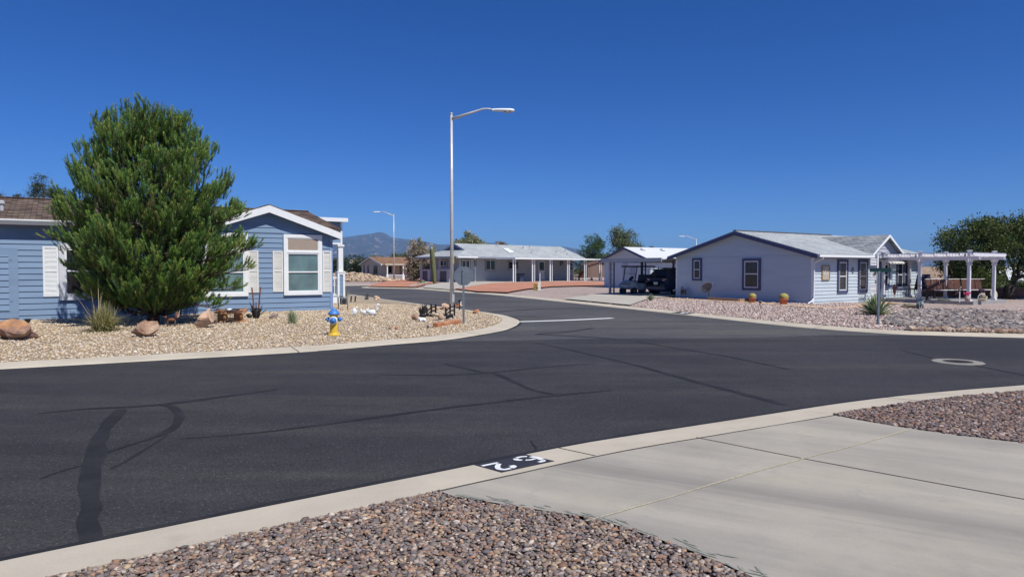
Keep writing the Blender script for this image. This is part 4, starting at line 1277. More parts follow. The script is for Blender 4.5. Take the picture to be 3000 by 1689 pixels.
# patio cover with scrollwork posts
xp1 = WHF.on_y(*Z('g', 2508, 480), yl=0)[0]; _, zpc = WHF.on_y(*Z('g', 1260, 448), yl=-.4)
m = MB(); m.box(-.25, xp1, -.45, yw, zpc - .07, zpc); pc = m.build('patio_roof', WHITE, wh)
m = MB(); m.box(-.3, xp1 + .03, -.5, -.45, zpc - .17, zpc + .02); m.box(-.3, -.25, -.45, ye_, zpc - .17, zpc + .02); m.build('patio_fascia', WHITE, wh)
m = MB(); m.box(-.5, xp1 - .3, -.3, yw, gW - .3, gW + .04); m.build('patio_slab', CONC, wh)
for ua, ub in ((1304, 1331), (1544, 1571), (1766, 1791), (1986, 2008), (2200, 2222), (2387, 2410)):
    xa_ = WHF.on_y(*Z('g', ua, 700), yl=0)[0]; xb_ = WHF.on_y(*Z('g', ub, 700), yl=0)[0]
    m = MB(); m.box(xa_ - .07, xa_ + .07, -.06, .06, gW + .03, zpc - .07); m.box(xb_ - .04, xb_ + .04, -.05, .05, gW + .03, zpc - .07); ps = m.build('patio_post', WHITE, wh)
    m = MB()
    for k in range(7): m.tube([(xa_ + .07, 0, gW + .2 + k * .3), ((xa_ + xb_) / 2, 0, gW + .32 + k * .3), (xb_ - .04, 0, gW + .2 + k * .3)], .014, 5)
    m.build('scroll_bracket', BLACK, ps)
# things on the patio
def on_patio(key, u, v, yl, name, label, cat):
    x, _ = WHF.on_y(*Z(key, u, v), yl=yl); return thing(name, WHF.w(x, yl, gW + .04), label, cat, WHF.a)
t = on_patio('g', 1388, 700, 1.4, 'trash_bin', "dark blue lidded bin standing on the far shaded patio", "bin")
m = MB(); m.add([(-.28, -.28, 0), (.28, -.28, 0), (.28, .28, 0), (-.28, .28, 0), (-.36, -.36, .95), (.36, -.36, .95), (.36, .36, .95), (-.36, .36, .95)], [(0, 1, 2, 3), (0, 1, 5, 4), (1, 2, 6, 5), (2, 3, 7, 6), (3, 0, 4, 7)]); m.build('bin_body', CARBLUE, t)
m = MB(); m.box(-.4, .4, -.4, .4, .95, 1.03); m.bar((-.3, .42, 1.0), (.3, .42, 1.0), .05); m.build('lid', BLACK, t)
t = on_patio('g', 2135, 690, 1.2, 'patio_chair', "dark reddish wooden armchair under the far patio roof", "chair")
m = MB(); m.box(-.35, .35, -.35, .35, .38, .44); m.build('seat', RUST, t); m = MB(); m.obox((.38, 0, .85), (.05, .7, .9), Matrix.Rotation(R(15), 3, 'Y')); m.build('backrest', RUST, t)
for s in (-1, 1):
    for x in (-.3, .33): m = MB(); m.box(x - .03, x + .03, s * .32 - .03, s * .32 + .03, 0, .6 if x < 0 else .4); m.build('leg', RUST, t)
    m = MB(); m.box(-.36, .36, s * .34 - .05, s * .34 + .05, .6, .64); m.build('armrest', RUST, t)
t = on_patio('g', 2070, 700, 1.6, 'patio_table', "low dark table next to the reddish chair under the far patio roof", "table")
m = MB(); m.box(-.6, .6, -.4, .4, .66, .72); m.build('tabletop', BLACK, t)
for x, y in ((-.5, -.3), (.5, -.3), (-.5, .3), (.5, .3)): m = MB(); m.box(x - .03, x + .03, y - .03, y + .03, 0, .66); m.build('leg', BLACK, t)
x_, z_ = WHF.on_y(*Z('g', 1910, 520), yl=yw - .08)
t = thing('wreath', WHF.w(x_, yw - .08, z_), "dark round wreath hung on the far patio wall", "wreath", WHF.a)
m = MB(); m.tube([(.25 * math.cos(k * .33), 0, .25 * math.sin(k * .33)) for k in range(20)], .06, 6); tw = m.build('ring', BLACK, t); m = MB(); m.blob((0, -.06, -.22), .1, 1); m.build('bow', CREAM, t)
t = on_patio('g', 2290, 735, -.1, 'pinwheel_pot', "small terracotta pot at the end of the far patio slab", "pot")
m = MB(); m.lathe([(.1, 0), (.17, .25), (.19, .25), (.19, .3), (.14, .3), (.1, .1)], 14); m.build('bowl', TERRA, t); m = MB(); [m.tube([(0, 0, .25), (.1 * math.cos(k), .1 * math.sin(k), .5)], .012, 4) for k in range(6)]; m.build('plant', M("dry_green", (.14, .17, .07), .8, .2), t)
for u, c in ((2268, 'first post at the left'), (2462, 'post nearest the carport')):
    t = on_patio('g', u, 735, .3, 'plant_stake', "thin stake with pink hanger %s" % ("left of the last white patio posts" if u < 2400 else "right of the last white patio posts"), "stake", )
    m = MB(); m.tube([(0, 0, 0), (0, 0, 1.9)], .018, 5); m.build('rod', DARKIRON, t); m = MB(); m.lathe([(.02, 1.75), (.13, 1.95), (.14, 2.0), (.02, 2.0)], 8); m.build('basket', M("faded_pink", (.55, .3, .28), .8, .1), t)

# ------------------------------------------------------------------ tan house, neighbours
def simple_house(name, fr, L, W, z0, zwall, zridge, wallm, roofm, label, ridge='x', ovh=.35, trim=None):
    h = thing(name, (fr.o.x, fr.o.y, 0), label, "house", fr.a)
    m = MB(); siding(m, Tfront(), 0, L, z0, zwall, .2); siding(m, Tleft(), 0, W, z0, zwall, .2); m.box(.01, L, .01, W, z0, zwall)
    if ridge == 'x':
        s = (zridge - zwall) / (W / 2); zo = zwall - s * ovh
        for xx in (.015, L - .015): m.prism([(xx, 0, zwall), (xx, W, zwall), (xx, W / 2, zridge - .05)], (.01, 0, 0))
        r = [[(-ovh, -ovh, zo), (L + ovh, -ovh, zo), (L + ovh, W / 2, zridge), (-ovh, W / 2, zridge)], [(-ovh, W / 2, zridge), (L + ovh, W / 2, zridge), (L + ovh, W + ovh, zo), (-ovh, W + ovh, zo)]]
    else:
        s = (zridge - zwall) / (L / 2); zo = zwall - s * ovh
        m.prism([(0, .0, zwall), (L, .0, zwall), (L / 2, .0, zridge - .05)], (0, .02, 0))
        r = [[(-ovh, -ovh, zo), (L / 2, -ovh, zridge), (L / 2, W + ovh, zridge), (-ovh, W + ovh, zo)], [(L / 2, -ovh, zridge), (L + ovh, -ovh, zo), (L + ovh, W + ovh, zo), (L / 2, W + ovh, zridge)]]
    m.build('wall', wallm, h)
    m = MB()
    for q in r: slab(m, [(a, b, c + .06) for a, b, c in q], .06)
    rf = m.build('roof', roofm, h)
    m = MB(); tm = trim or WHITE
    if ridge == 'x':
        for s_ in (-1, 1):
            ya, yb = (W / 2, -ovh) if s_ < 0 else (W / 2, W + ovh)
            m.prism([(-ovh - .03, ya, zridge + .04), (-ovh - .03, yb, zo + .04), (-ovh - .03, yb, zo - .14), (-ovh - .03, ya, zridge - .14)], (.03, 0, 0))
        m.box(-ovh, L + ovh, -ovh - .03, -ovh, zo - .14, zo + .04)
    else:
        for s_ in (-1, 1):
            xb = -ovh if s_ < 0 else L + ovh
            m.prism([(L / 2, -ovh - .03, zridge + .04), (xb, -ovh - .03, zo + .04), (xb, -ovh - .03, zo - .14), (L / 2, -ovh - .03, zridge - .14)], (0, .03, 0))
    m.build('fascia', tm, h)
    return h, rf


BEIGE = M("beige_siding", (.52, .46, .37), .75, .05)
TANROOF = M_shingle("tan_shingles", [(.2, .11, .065), (.27, .155, .095), (.33, .2, .13)])
d_ = (1.85 - .1) * F / 35
ft = Frame(PD(1121, 800, d_).x, d_, R(33))
th, thr = simple_house('tan_house', ft, 9.5, 8.5, -.05, 2.55, 3.55, BEIGE, TANROOF, "small beige house with tan roof and white porch rail behind the far street lamp")
for u0, u1, v0, v1 in ((505, 522, 1045, 1205), (562, 580, 1045, 1210), (648, 702, 1050, 1220)):
    y1_, zt_ = ft.on_x(*Z('f', u0, v0), xl=-.05); y0_, zb_ = ft.on_x(*Z('f', u1, v1), xl=-.05)
    window(th, Tleft(), y0_, y1_, zb_, zt_, .06, M("brown_trim", (.2, .16, .13), .7, .05), BEIGE, DARKGLASS, .5 if u0 > 600 else None, None, sw=.03, depth=.05, vert=True)
a = rectw(ft, 'f', 815, 1050, 918, 1168); window(th, Tfront(), *a, .06, BEIGE, BEIGE, DARKGLASS, None, None, sw=.04, depth=.05)
a = rectw(ft, 'f', 1020, 1055, 1090, 1250); m = MB(); m.tbox(Tfront(), a[0], a[1], -.01, .06, a[2], a[3]); m.build('door', M("taupe_door", (.2, .17, .15), .7, .05), th)
a = rectw(ft, 'f', 1165, 1055, 1215, 1230); window(th, Tfront(), *a, .08, WHITE, WHITE, DARKGLASS, .5, None, sw=.05, depth=.06)
m = MB(); m.box(-.2, 9.6, -1.6, -.3, 2.42, 2.5); m.box(-.25, 9.6, -1.65, -1.6, 2.32, 2.52); m.build('porch_roof', BEIGE, th)
for k in (0.1, 2.6, 5.2):
    m = MB(); m.box(k - .08, k + .08, -1.55, -1.39, -.05, 2.35); m.box(k - .17, k + .17, -1.6, -1.3, -.05, .9); m.build('porch_post', WHITE, th)
m = MB(); m.box(.1, 2.5, -1.5, -1.44, .85, .93); m.box(.1, 2.5, -1.5, -1.44, .1, .16)
for k in range(14): m.box(.25 + k * .16, .3 + k * .16, -1.49, -1.45, .16, .85)
m.build('railing', WHITE, th)

SHEDW = M("lilac_grey_siding", (.4, .4, .47), .7, .05)
p = PD(1905, 800, 56); fs = Frame(p.x, p.y, R(34))
sh, shr = simple_house('grey_outbuilding', fs, 7.5, 5.6, 0, 2.62, 3.62, PALEBLUE, WHITEROOF, "pale grey gabled outbuilding with white roof rising behind the carport", 'x', .35, SLATE)
for x, y in ((1.2, 2.0), (3.6, 2.0)):
    zz = 2.62 + 1.0 * y / 2.8
    m = MB(); m.obox((x, y, zz + .16), (.5, .3, .14)); m.build('roof_vent', WHITE, shr)
a = rectx(fs, 's', 490, 215, 650, 700, -.04); m = MB(); m.tbox(Tleft(), a[0], a[1], -.01, .05, .2, a[3]); m.build('door', M("lilac_door", (.36, .38, .46), .6, .05), sh)
p = PD(1722, 800, 122); fb = Frame(p.x, p.y, R(10))
bs, _ = simple_house('brown_shed', fb, 4.6, 4.3, -.3, 2.5, 3.15, M("brown_shed_wall", (.2, .13, .1), .8, .08), M("brown_shed_roof", (.15, .08, .06), .8, .1), "plain brown garden shed past the end of the far patio", 'y', .2, M("brown_shed_trim", (.16, .09, .07), .8, .05))
bs['category'] = "shed"
p = PD(1762, 800, 140); fb = Frame(p.x, p.y, R(5))
simple_house('ochre_house', fb, 10, 8, -.3, 2.3, 3.6, M("ochre_wall", (.45, .3, .18), .8, .08), TANROOF, "small ochre house glimpsed between the brown shed and the carport", 'x', .3)
p = PD(2680, 800, 62); fb = Frame(p.x, p.y, R(-12))
simple_house('neighbour_house', fb, 9, 9, -1.8, .75, 1.95, BEIGE, M_shingle("sandy_shingles", [(.28, .2, .14), (.36, .26, .19), (.42, .31, .23)]), "house with sandy brown roof seen through the pergola posts", 'x', .4)
p = PD(2935, 800, 58); fb = Frame(p.x, p.y, R(20))
simple_house('pale_house', fb, 6, 5, -1.2, 1.1, 1.9, M("pale_mint_wall", (.55, .62, .62), .8, .05), WHITEROOF, "pale house with white roof half hidden behind the dark mesquite trunk", 'x', .3)
p = PD(1030, 800, 150); fb = Frame(p.x, p.y, R(10))
simple_house('hillside_house', fb, 14, 8, -.2, 2.9, 3.9, BEIGE, M("sand_roof", (.42, .34, .26), .8, .05), "sand coloured roof showing above the trees left of the far street lamp", 'x', .4)
# ------------------------------------------------------------------ street furniture
def street_lamp(base, H, arm_dir, reach, rise, head_len, label, r0=.092, r1=.055, group="street lamps", detail=True):
    t = thing('street_lamp', base, label, "street lamp", 0, group)
    d = Vector((math.cos(arm_dir), math.sin(arm_dir), 0))
    m = MB(); m.tube([(0, 0, 0), (0, 0, H * .5), (0, 0, H)], [r0, (r0 + r1) / 2, r1], 14); m.lathe([(r1 * 1.15, H - .02), (r1 * 1.15, H + .03), (.01, H + .06)], 14); m.build('pole', STEEL, t, True)
    za = H - .22
    pts = [d * .03 + Vector((0, 0, za)), d * (reach * .5) + Vector((0, 0, za + rise * .58)), d * (reach * .82) + Vector((0, 0, za + rise * .97)), d * (reach * .95) + Vector((0, 0, za + rise)), d * (reach + .1) + Vector((0, 0, za + rise - .03))]
    m = MB(); m.tube(pts, [.075, .055, .042, .036, .034], 10); m.build('arm', STEEL, t, True)
    c = d * (reach + .1) + Vector((0, 0, za + rise - .06)); sd = Vector((-d.y, d.x, 0))
    mat3 = Matrix((d, sd, Vector((0, 0, 1)))).transposed()
    m = MB(); L = head_len
    st = [(0, .05, .05, .0), (L * .12, .09, .07, 0), (L * .45, .14, .085, -.01), (L * .8, .16, .09, -.02), (L * .96, .12, .08, -.03), (L, .05, .03, -.03)]
    b = len(m.v)
    for x, w, h, o in st:
        for k in range(12):
            a = 2 * math.pi * k / 12
            zz = math.sin(a) * h
            m.v.append(tuple(c + mat3 @ Vector((x, math.cos(a) * w, o + (zz if zz > -.055 else -.055)))))
    for i in range(len(st) - 1):
        for k in range(12): m.f.append((b + i * 12 + k, b + i * 12 + (k + 1) % 12, b + (i + 1) * 12 + (k + 1) % 12, b + (i + 1) * 12 + k))
    m.f.append(tuple(b + k for k in range(12))); m.f.append(tuple(b + 60 + k for k in reversed(range(12))))
    hd = m.build('lamp_head', WHITE, t, True)
    m = MB(); m.lathe([(.15, -.04), (.155, -.1), (.13, -.11), (.03, -.12)], 16, c + d * (L * .68)); m.build('lens', M_glass("lamp_lens", (.35, .33, .28), .3), hd)
    if detail:
        m = MB(); m.box(.02, .12, -.1, -.02, .28, .62); m.box(-.16, .16, -.16, .16, 0, .04); m.build('hand_hole_cover', STEEL, t)
        m = MB(); m.obox((r0 * .9, -r0 * .3, 2.2), (.04, .09, .42)); m.build('number_plate', M("yellow_band", (.62, .5, .06), .6, .1), t)
    return t


pL = PH(h_blue, 1324, 902)
Hn = (902 - 337) / F * pL.y
street_lamp(pL, Hn, 0.0, 1.72, .45, 1.0, "tall grey street lamp standing at the near kerb corner behind the stop sign")
p2 = PH(h_right, 1154.5, 822.7)
street_lamp(p2, (822.7 - 628) / F * p2.y, R(180), 1.72, .6, 1.0, "far street lamp in front of the beige house with its arm pointing left", detail=False)
p3 = PD(2040, 786, 137); p3.z = -.1
street_lamp(p3, 7.9, R(180), 2.2, .75, 1.2, "distant street lamp showing only its top above the corner house roof", detail=False)

ps_ = PH(h_blue, 1358, 946)
t = thing('stop_sign', ps_, "grey back of an octagonal road sign on a steel post in the gravel corner", "road sign", R(4))
hS = (946 - 787) / F * ps_.y
m = MB(); m.box(-.035, .035, -.02, -.012, -.1, hS); m.box(-.035, -.027, -.012, .02, -.1, hS); m.box(.027, .035, -.012, .02, -.1, hS); m.build('post', STEELDARK, t)
zc_ = (946 - 807.5) / F * ps_.y; r8 = .305 / math.cos(R(22.5))
oc = [(r8 * math.cos(R(22.5 + 45 * k)), .024, zc_ + r8 * math.sin(R(22.5 + 45 * k))) for k in range(8)]
m = MB(); m.prism(oc, (0, .003, 0)); pl = m.build('sign_plate', STEELDARK, t)
m = MB(); m.prism([(x * .99, .0275, zc_ + (z - zc_) * .99) for x, y, z in oc], (0, .001, 0)); m.build('sign_face', M("red_sign_face", (.5, .02, .02), .4, .03), pl)
m = MB(); [m.lathe([(.012, 0), (.012, .012)], 8, (0, -.03, zc_ + q), Matrix.Rotation(R(90), 3, 'X')) for q in (-.2, .2)]; m.build('bolt', STEEL, pl)

ph_ = PH(h_blue, 978.5, 982)
k = (982 - 901) / F * ph_.y / .72
t = thing('fire_hydrant', ph_, "yellow fire hydrant with blue bonnet and caps in the tan gravel near the kerb", "fire hydrant", R(8))
t.scale = (k, k, k)
m = MB(); m.lathe([(.17, 0), (.17, .035), (.12, .05), (.105, .07), (.1, .3), (.1, .52), (.125, .53), (.125, .55)], 22); m.build('barrel', YELLOW, t, False)
m = MB(); m.lathe([(.15, .55), (.15, .575), (.13, .6), (.105, .64), (.07, .67), (.035, .685), (.035, .72), (.001, .72)], 22); m.build('bonnet', HYDBLUE, t, True)
Q = Matrix.Rotation(R(90), 3, 'X'); QY = Matrix.Rotation(R(90), 3, 'Y')
m = MB(); m.lathe([(.1, .05), (.105, .14), (.085, .155)], 18, (0, 0, .4), Q); m.build('pumper_nozzle', WHITE, t, True)
m = MB(); m.lathe([(.085, .14), (.085, .185), (.06, .2), (.025, .205), (.025, .235), (.001, .235)], 18, (0, 0, .4), Q); m.build('pumper_cap', HYDBLUE, t, True)
for s in (-1, 1):
    m = MB(); m.lathe([(.045, .06 * s), (.05, .14 * s), (.06, .14 * s), (.06, .175 * s), (.03, .185 * s), (.022, .22 * s), (.001, .22 * s)], 14, (0, 0, .42), QY); m.build('side_cap', HYDBLUE, t, True)
m = MB(); [m.lathe([(.012, .03), (.012, .05)], 6, (.145 * math.cos(q * 1.047), .145 * math.sin(q * 1.047), 0)) for q in range(6)]; m.build('base_bolt', YELLOW, t)

# manhole
pm = P(2806, 1060)
t = thing('manhole', (pm.x, pm.y, 0), "round iron manhole cover in a pale concrete collar in the main road", "manhole", R(20))
m = MB(); m.lathe([(.27, .0045), (.27, .014), (.45, .012), (.46, .0045)], 12); m.f = m.f[:36]; m.build('collar', M("collar_concrete", (.26, .245, .215), .9, .12, 4), t)
m = MB(); m.lathe([(.269, .006), (.269, .013), (.25, .013), (.244, .009), (.23, .009), (.222, .013), (.001, .013)], 26)
for k_ in range(-3, 4):
    for j in range(-3, 4):
        if k_ * k_ + j * j < 9: m.box(k_ * .065 - .016, k_ * .065 + .016, j * .065 - .016, j * .065 + .016, .0125, .018)
m.build('lid', M("iron_lid", (.06, .05, .045), .6, .25, 20, metal=.3), t)

# painted house number on the near curb
def curb_pt(line, side):
    def f(a, o, lift):      # a metres along from anchor, o metres from road edge
        q = anchor + tang * a + nrm * o
        z = .022 + .044 * (o - .05) / .54 if o > .05 else .004 + .018 * o / .05
        return (q.x, q.y, z + lift)
    return f
def number_patch(line, side, px0, px1, strokes, label, name='kerb_number'):
    global anchor, tang, nrm
    def cross(px):
        for a, b in zip(line[:-1], line[1:]):
            fa = a.x - (px - 1500) / F * a.y; fb = b.x - (px - 1500) / F * b.y
            if fa * fb <= 0 and a.y > .5: return a.lerp(b, fa / (fa - fb + 1e-12))
    p0, p1 = cross(px0), cross(px1); anchor = (p0 + p1) / 2; tang = (p1 - p0).normalized(); nrm = Vector((-tang.y, tang.x)) * side
    L = (p1 - p0).length / 2; f = curb_pt(line, side)
    t = bpy.data.objects.new(name, None); COL.objects.link(t); tag(t, label, "house number")
    m = MB(); o0, o1 = .055, .5
    vs = [f(-L, o0, .0035), f(L, o0, .0035), f(L, o1, .0035), f(-L, o1, .0035)]
    vs += [(x, y, z - .003) for x, y, z in vs]
    m.add(vs, [(0, 1, 2, 3), (0, 1, 5, 4), (1, 2, 6, 5), (2, 3, 7, 6), (3, 0, 4, 7)]); m.build('painted_panel', M("black_kerb_paint", (.03, .031, .04), .75, .15), t)
    m = MB()
    for pts, w in strokes:
        ln = smooth_line([Vector(p) for p in pts], .01) if len(pts) > 2 else [Vector(p) for p in pts]
        a = offset(ln, w / 2); b = offset(ln, -w / 2); n0 = len(m.v)
        for q, r in zip(a, b): m.v += [f(-q.x, q.y, .0062), f(-r.x, r.y, .0062)]
        for i in range(len(ln) - 1): m.f.append((n0 + 2 * i, n0 + 2 * i + 1, n0 + 2 * i + 3, n0 + 2 * i + 2))
    m.build('numeral', M("white_kerb_paint", (.78, .79, .8), .7, .05), t)
    return t
# reader stands in the road: x to the reader's right, y up the curb slope
six = [([(-.245, .40), (-.215, .435), (-.165, .435)], .05), ([(-.255, .375), (-.275, .27), (-.262, .185)], .055), ([(-.245, .155), (-.2, .125), (-.14, .128)], .048), ([(-.115, .145), (-.09, .195), (-.112, .25)], .05), ([(-.235, .29), (-.18, .30), (-.135, .275)], .045)]
six = [([(x, y) for x, y in p], w) for p, w in six]
two = [([(.09, .355), (.1, .41), (.15, .44)], .055), ([(.165, .445), (.225, .44), (.245, .385), (.205, .30), (.13, .215)], .05), ([(.105, .165), (.285, .165)], .05)]
number_patch(edgeB, -1, 1378, 1530, six + two, "white stencilled numerals 62 on a black painted panel of the near kerb")
blur = [([(-.2, .17), (-.2, .38), (-.06, .38), (-.06, .17), (-.2, .17)], .06), ([(.06, .17), (.06, .38), (.2, .38)], .06), ([(.06, .28), (.2, .28)], .05)]
number_patch(edgeC, 1, 1962, 2006, blur[:1] + blur[1:2], "dark painted number panel on the far kerb before the corner house")

# street name sign
pn = PH(h_right, *Z('j', 898, 1403))
t = thing('street_name_sign', pn, "low dark green street name blade on a thin grey post by the riprap", "street sign", R(6))
hN = (950.5 - 785) / F * pn.y
m = MB(); m.box(-.03, .03, -.03, -.02, -.1, hN - .12); m.box(-.03, -.022, -.02, .02, -.1, hN - .12); m.box(.022, .03, -.02, .02, -.1, hN - .12); m.build('post', STEELDARK, t)
m = MB(); m.box(-.3, .41, -.006, .006, hN - .125, hN); m.build('blade', M("dark_green_sign", (.006, .032, .03), .45, .1), t)
m = MB(); m.box(-.04, .04, -.025, .025, hN - .16, hN - .1); m.build('bracket', STEELDARK, t)

# ------------------------------------------------------------------ things in the tan gravel
def rock(name, px, py, wpx, hpx, sq, mat, label, h=h_blue, seed=1, key='P', rz=0.0, jit=.8, cat="boulder", group=None, sink=.25):
    p = PH(h, *Z(key, px, py)); sc = ZR[key][2]
    r = 1.18 * wpx * sc / F * p.y / 2; hh = 1.22 * hpx * sc / F * p.y
    m = MB(); m.blob((0, 0, hh * (.5 - sink * .3)), 1.0, 3, (r * sq[0], r * sq[1], hh * .62), jit, seed, 0, Matrix.Rotation(rz, 3, 'Z'))
    o = m.build(name, mat); o.location = (p.x, p.y + r * .3, p.z - hh * .03)
    return tag(o, label, cat, group)


def M_rock(name, a, b, c):
    k = NT(name); v = k.obj()
    n = k.noise(v, 3.2, 6, .65); n2 = k.noise(k.mapping(v, (1, 1, 2.5)), 1.6, 4)
    col = k.mix(k.ramp(n, [(.38, 0.), (.62, 1.)]), a, b); col = k.mix(k.ramp(n2, [(.48, 0.), (.66, .85)]), col, c)
    f = k.noise(v, 45, 4, .7)
    col = k.mix(.5, col, k.ramp(f, [(.3, .3), (.7, .7)]), 'OVERLAY')
    k.l(col, k.b.inputs['Base Color']); k.b.inputs['Roughness'].default_value = .9; k.b.inputs['Specular IOR Level'].default_value = .2
    k.bump(n, .9, .06)
    return k.m


ORROCK = M_rock("orange_purple_rock", (.46, .24, .11), (.2, .12, .11), (.55, .38, .25))
TANROCK = M_rock("pinkish_tan_rock", (.56, .38, .26), (.4, .25, .17), (.62, .5, .39))
BRROCK = M_rock("reddish_brown_rock", (.26, .15, .105), (.46, .31, .2), (.6, .48, .36))
REDROCK = M_rock("brick_orange_rock", (.48, .2, .09), (.36, .15, .08), (.55, .3, .17))
WHROCK = M_rock("cream_quartz", (.62, .54, .42), (.5, .4, .28), (.68, .64, .58))
GREYROCK = M_rock("grey_brown_rock", (.26, .2, .18), (.36, .27, .23), (.2, .15, .14))
rock('boulder', 60, 895, 640, 300, (1.05, .7, 1), ORROCK, "large orange and purple boulder at the left edge of the yard", key='c', seed=4, jit=.85, rz=.1)
rock('boulder', 1915, 868, 420, 190, (1, .65, 1), BRROCK, "brown boulder with jagged rim below the pine tree", key='c', seed=9, jit=.85)
rock('boulder', 310, 975, 420, 265, (1, .7, 1), TANROCK, "pale pinkish boulder leaning beside the wooden bench", key='d', seed=14, jit=.9, rz=.3)
rock('garden_rock', 1410, 825, 150, 105, (1, .8, 1), GREYROCK, "small grey rock by the blue wall right of the black planter", key='d', seed=5, cat="rock")
for (x, y, w, hgt, mt, lb, sd) in ((735, 670, 250, 175, BRROCK, "brown rock left of the toy footbridge", 3), (1560, 400, 260, 160, TANROCK, "pale orange rock at the foot of the street lamp", 6), (1320, 395, 260, 70, TANROCK, "low flat sandstone left of the lamp base", 7),
        (1245, 585, 220, 95, WHROCK, "cream quartz rock between the footbridge rails", 8), (1640, 655, 140, 45, WHROCK, "flat pale stone in front of the black bucket", 10), (1780, 345, 150, 100, REDROCK, "reddish rock right of the lamp base", 11),
        (2250, 505, 200, 100, REDROCK, "salmon rock by the side street kerb right of the sign post", 12), (1080, 880, 110, 100, GREYROCK, "dark wedge of stone left of the red brick edging", 13), (110, 905, 110, 75, GREYROCK, "dark stone fragment in the gravel in front of the white ducks", 15),
        (255, 895, 110, 75, REDROCK, "small orange stone in the gravel next to the dark fragment", 16), (1905, 330, 90, 60, WHROCK, "little white stone right of the black garden post", 17)):
    rock('garden_rock', x, y, w, hgt, (1, .75, 1), mt, lb, key='p', seed=sd, cat="rock", group="rocks of the corner garden")
pa_ = PH(h_blue, *Z('p', 1240, 850)); pb_ = PH(h_blue, *Z('p', 1830, 755))
m = MB(); m.bar((0, 0, .05), (pb_.x - pa_.x, pb_.y - pa_.y, .06 + pb_.z - pa_.z), .2, .17)
o = m.build('edging_block', REDROCK, None, False, .02); o.location = (pa_.x, pa_.y + .1, pa_.z); tag(o, "long brick red stone edging lying in front of the sign post", "edging")
rock('garden_rock', 1440, 545, 330, 180, (1, .7, 1), TANROCK, "peach coloured rock at the far edge of the yard beside the dry cactus", key='v', seed=21, cat="rock", group="rocks of the corner garden")
rock('garden_rock', 1470, 578, 170, 90, (1, .7, 1), WHROCK, "bright white rock in front of the peach rock at the far yard edge", key='v', seed=22, cat="rock", group="rocks of the corner garden")

# bench
pbn = PH(h_blue, *Z('d', 735, 868)); pb2 = PH(h_blue, *Z('d', 930, 862))
scb = pbn.y / F * ZR['d'][2]
t = thing('wooden_bench', pbn, "low rustic wooden bench standing against the blue wall by a pale boulder", "bench", R(10))
wL = 470 * scb / 2; hB = 195 * scb
m = MB()
m.prism([(-wL, -.2, hB - .04), (-wL * .2, -.2, hB - .06), (wL * .4, -.2, hB - .045), (wL, -.2, hB - .03), (wL, .2, hB + .02), (-wL * .3, .2, hB + .01), (-wL, .2, hB)], (0, 0, -.08)); m.v = [(x, y, z if i > 6 else z) for i, (x, y, z) in enumerate(m.v)]
m.build('seat', M("red_brown_seat_wood", (.5, .25, .13), .6, .2, 5, stretch=(1, 6, 1)), t)
for x in (-wL * .52, wL * .5):
    m = MB(); m.bar((x - .03, .02, 0), (x - .03, .02, hB - .06), .15, .24); m.bar((x + .1, -.1, 0), (x + .1, -.12, hB * .62), .1, .1); m.bar((x - .18, -.08, .02), (x + .24, -.08, .02), .16, .05); m.build('leg', WOOD, t, bevel=.012)
m = MB(); m.bar((-wL * .5, 0, .1), (wL * .5, 0, .1), .06, .05); m.build('stretcher', WOOD, t)
t = thing('wire_lantern', pbn + Vector((.02, -.16, hB * .28)), "small wire lantern with a white lid hanging at the bench", "lantern", 0)
m = MB(); [m.tube([(.08 * math.cos(q), .08 * math.sin(q), 0), (.08 * math.cos(q), .08 * math.sin(q), .26)], .007, 4) for q in np.arange(0, 6.28, .9)]; m.lathe([(.001, .0), (.085, .0), (.085, .015), (.001, .015)], 12); m.build('cage', DARKIRON, t)
m = MB(); m.lathe([(.1, .26), (.11, .29), (.09, .32), (.001, .33)], 14); m.build('lid', WHITE, t)

# black planter with rusty rods, and iron animals
pp = PH(h_blue, *Z('d', 1130, 815))
t = thing('iron_planter', pp, "black spiky iron yard planter with two upright rusty rods by the blue wall", "planter")
m = MB(); m.lathe([(.09, 0), (.13, .1), (.14, .26), (.1, .34), (.08, .3)], 9); m.blob((-.22, -.05, .1), .12, 2, (1.2, 1, .9), .8, 3); m.build('pot', BLACK, t, True)
m = MB()
for q in range(10):
    a = q * .63; m.tube([(.06 * math.cos(a), .06 * math.sin(a), .12), (.22 * math.cos(a), .2 * math.sin(a), .34 + .12 * (q % 3))], [.045, .004], 4)
m.tube([(.1, 0, .1), (.36, -.05, .3)], [.02, .006], 5); m.tube([(.05, -.15, -.02), (.05, -.12, .2)], .012, 5); m.build('spikes', DARKIRON, t)
m = MB(); m.bar((-.07, 0, .3), (-.14, .02, 1.02), .035); m.bar((.08, 0, .35), (.15, .02, 1.05), .035); m.bar((-.12, .015, .78), (.12, .015, .8), .02); m.build('rod', RUST, t)
pp = PH(h_blue, *Z('c', 2310, 712))
t = thing('rusty_animal_ornament', pp, "small rusty metal dog ornament in the shade right of the pine trunk", "ornament", R(10)); t.scale = (.7,) * 3
m = MB(); m.blob((0, 0, .27), 1, 2, (.2, .06, .07)); m.tube([(.15, 0, .3), (.22, 0, .5), (.24, 0, .62)], [.05, .04, .015], 6); m.blob((-.22, 0, .38), .06, 1); [m.tube([(x, .02 * s, 0), (x, .02 * s, .25)], .014, 5) for x in (-.13, .15) for s in (-1, 1)]; m.tube([(-.18, 0, .3), (-.22, 0, .38)], .03, 5); m.build('body', RUST, t, True)
m = MB(); m.add([(.2, 0, .34), (.33, .0, .68), (.3, .0, .38), (.21, .012, .34), (.34, .012, .68), (.31, .012, .38)], [(0, 1, 2), (3, 4, 5), (0, 1, 4, 3), (1, 2, 5, 4)]); m.build('tail', M("faded_pink_metal", (.42, .28, .24), .7, .2), t)


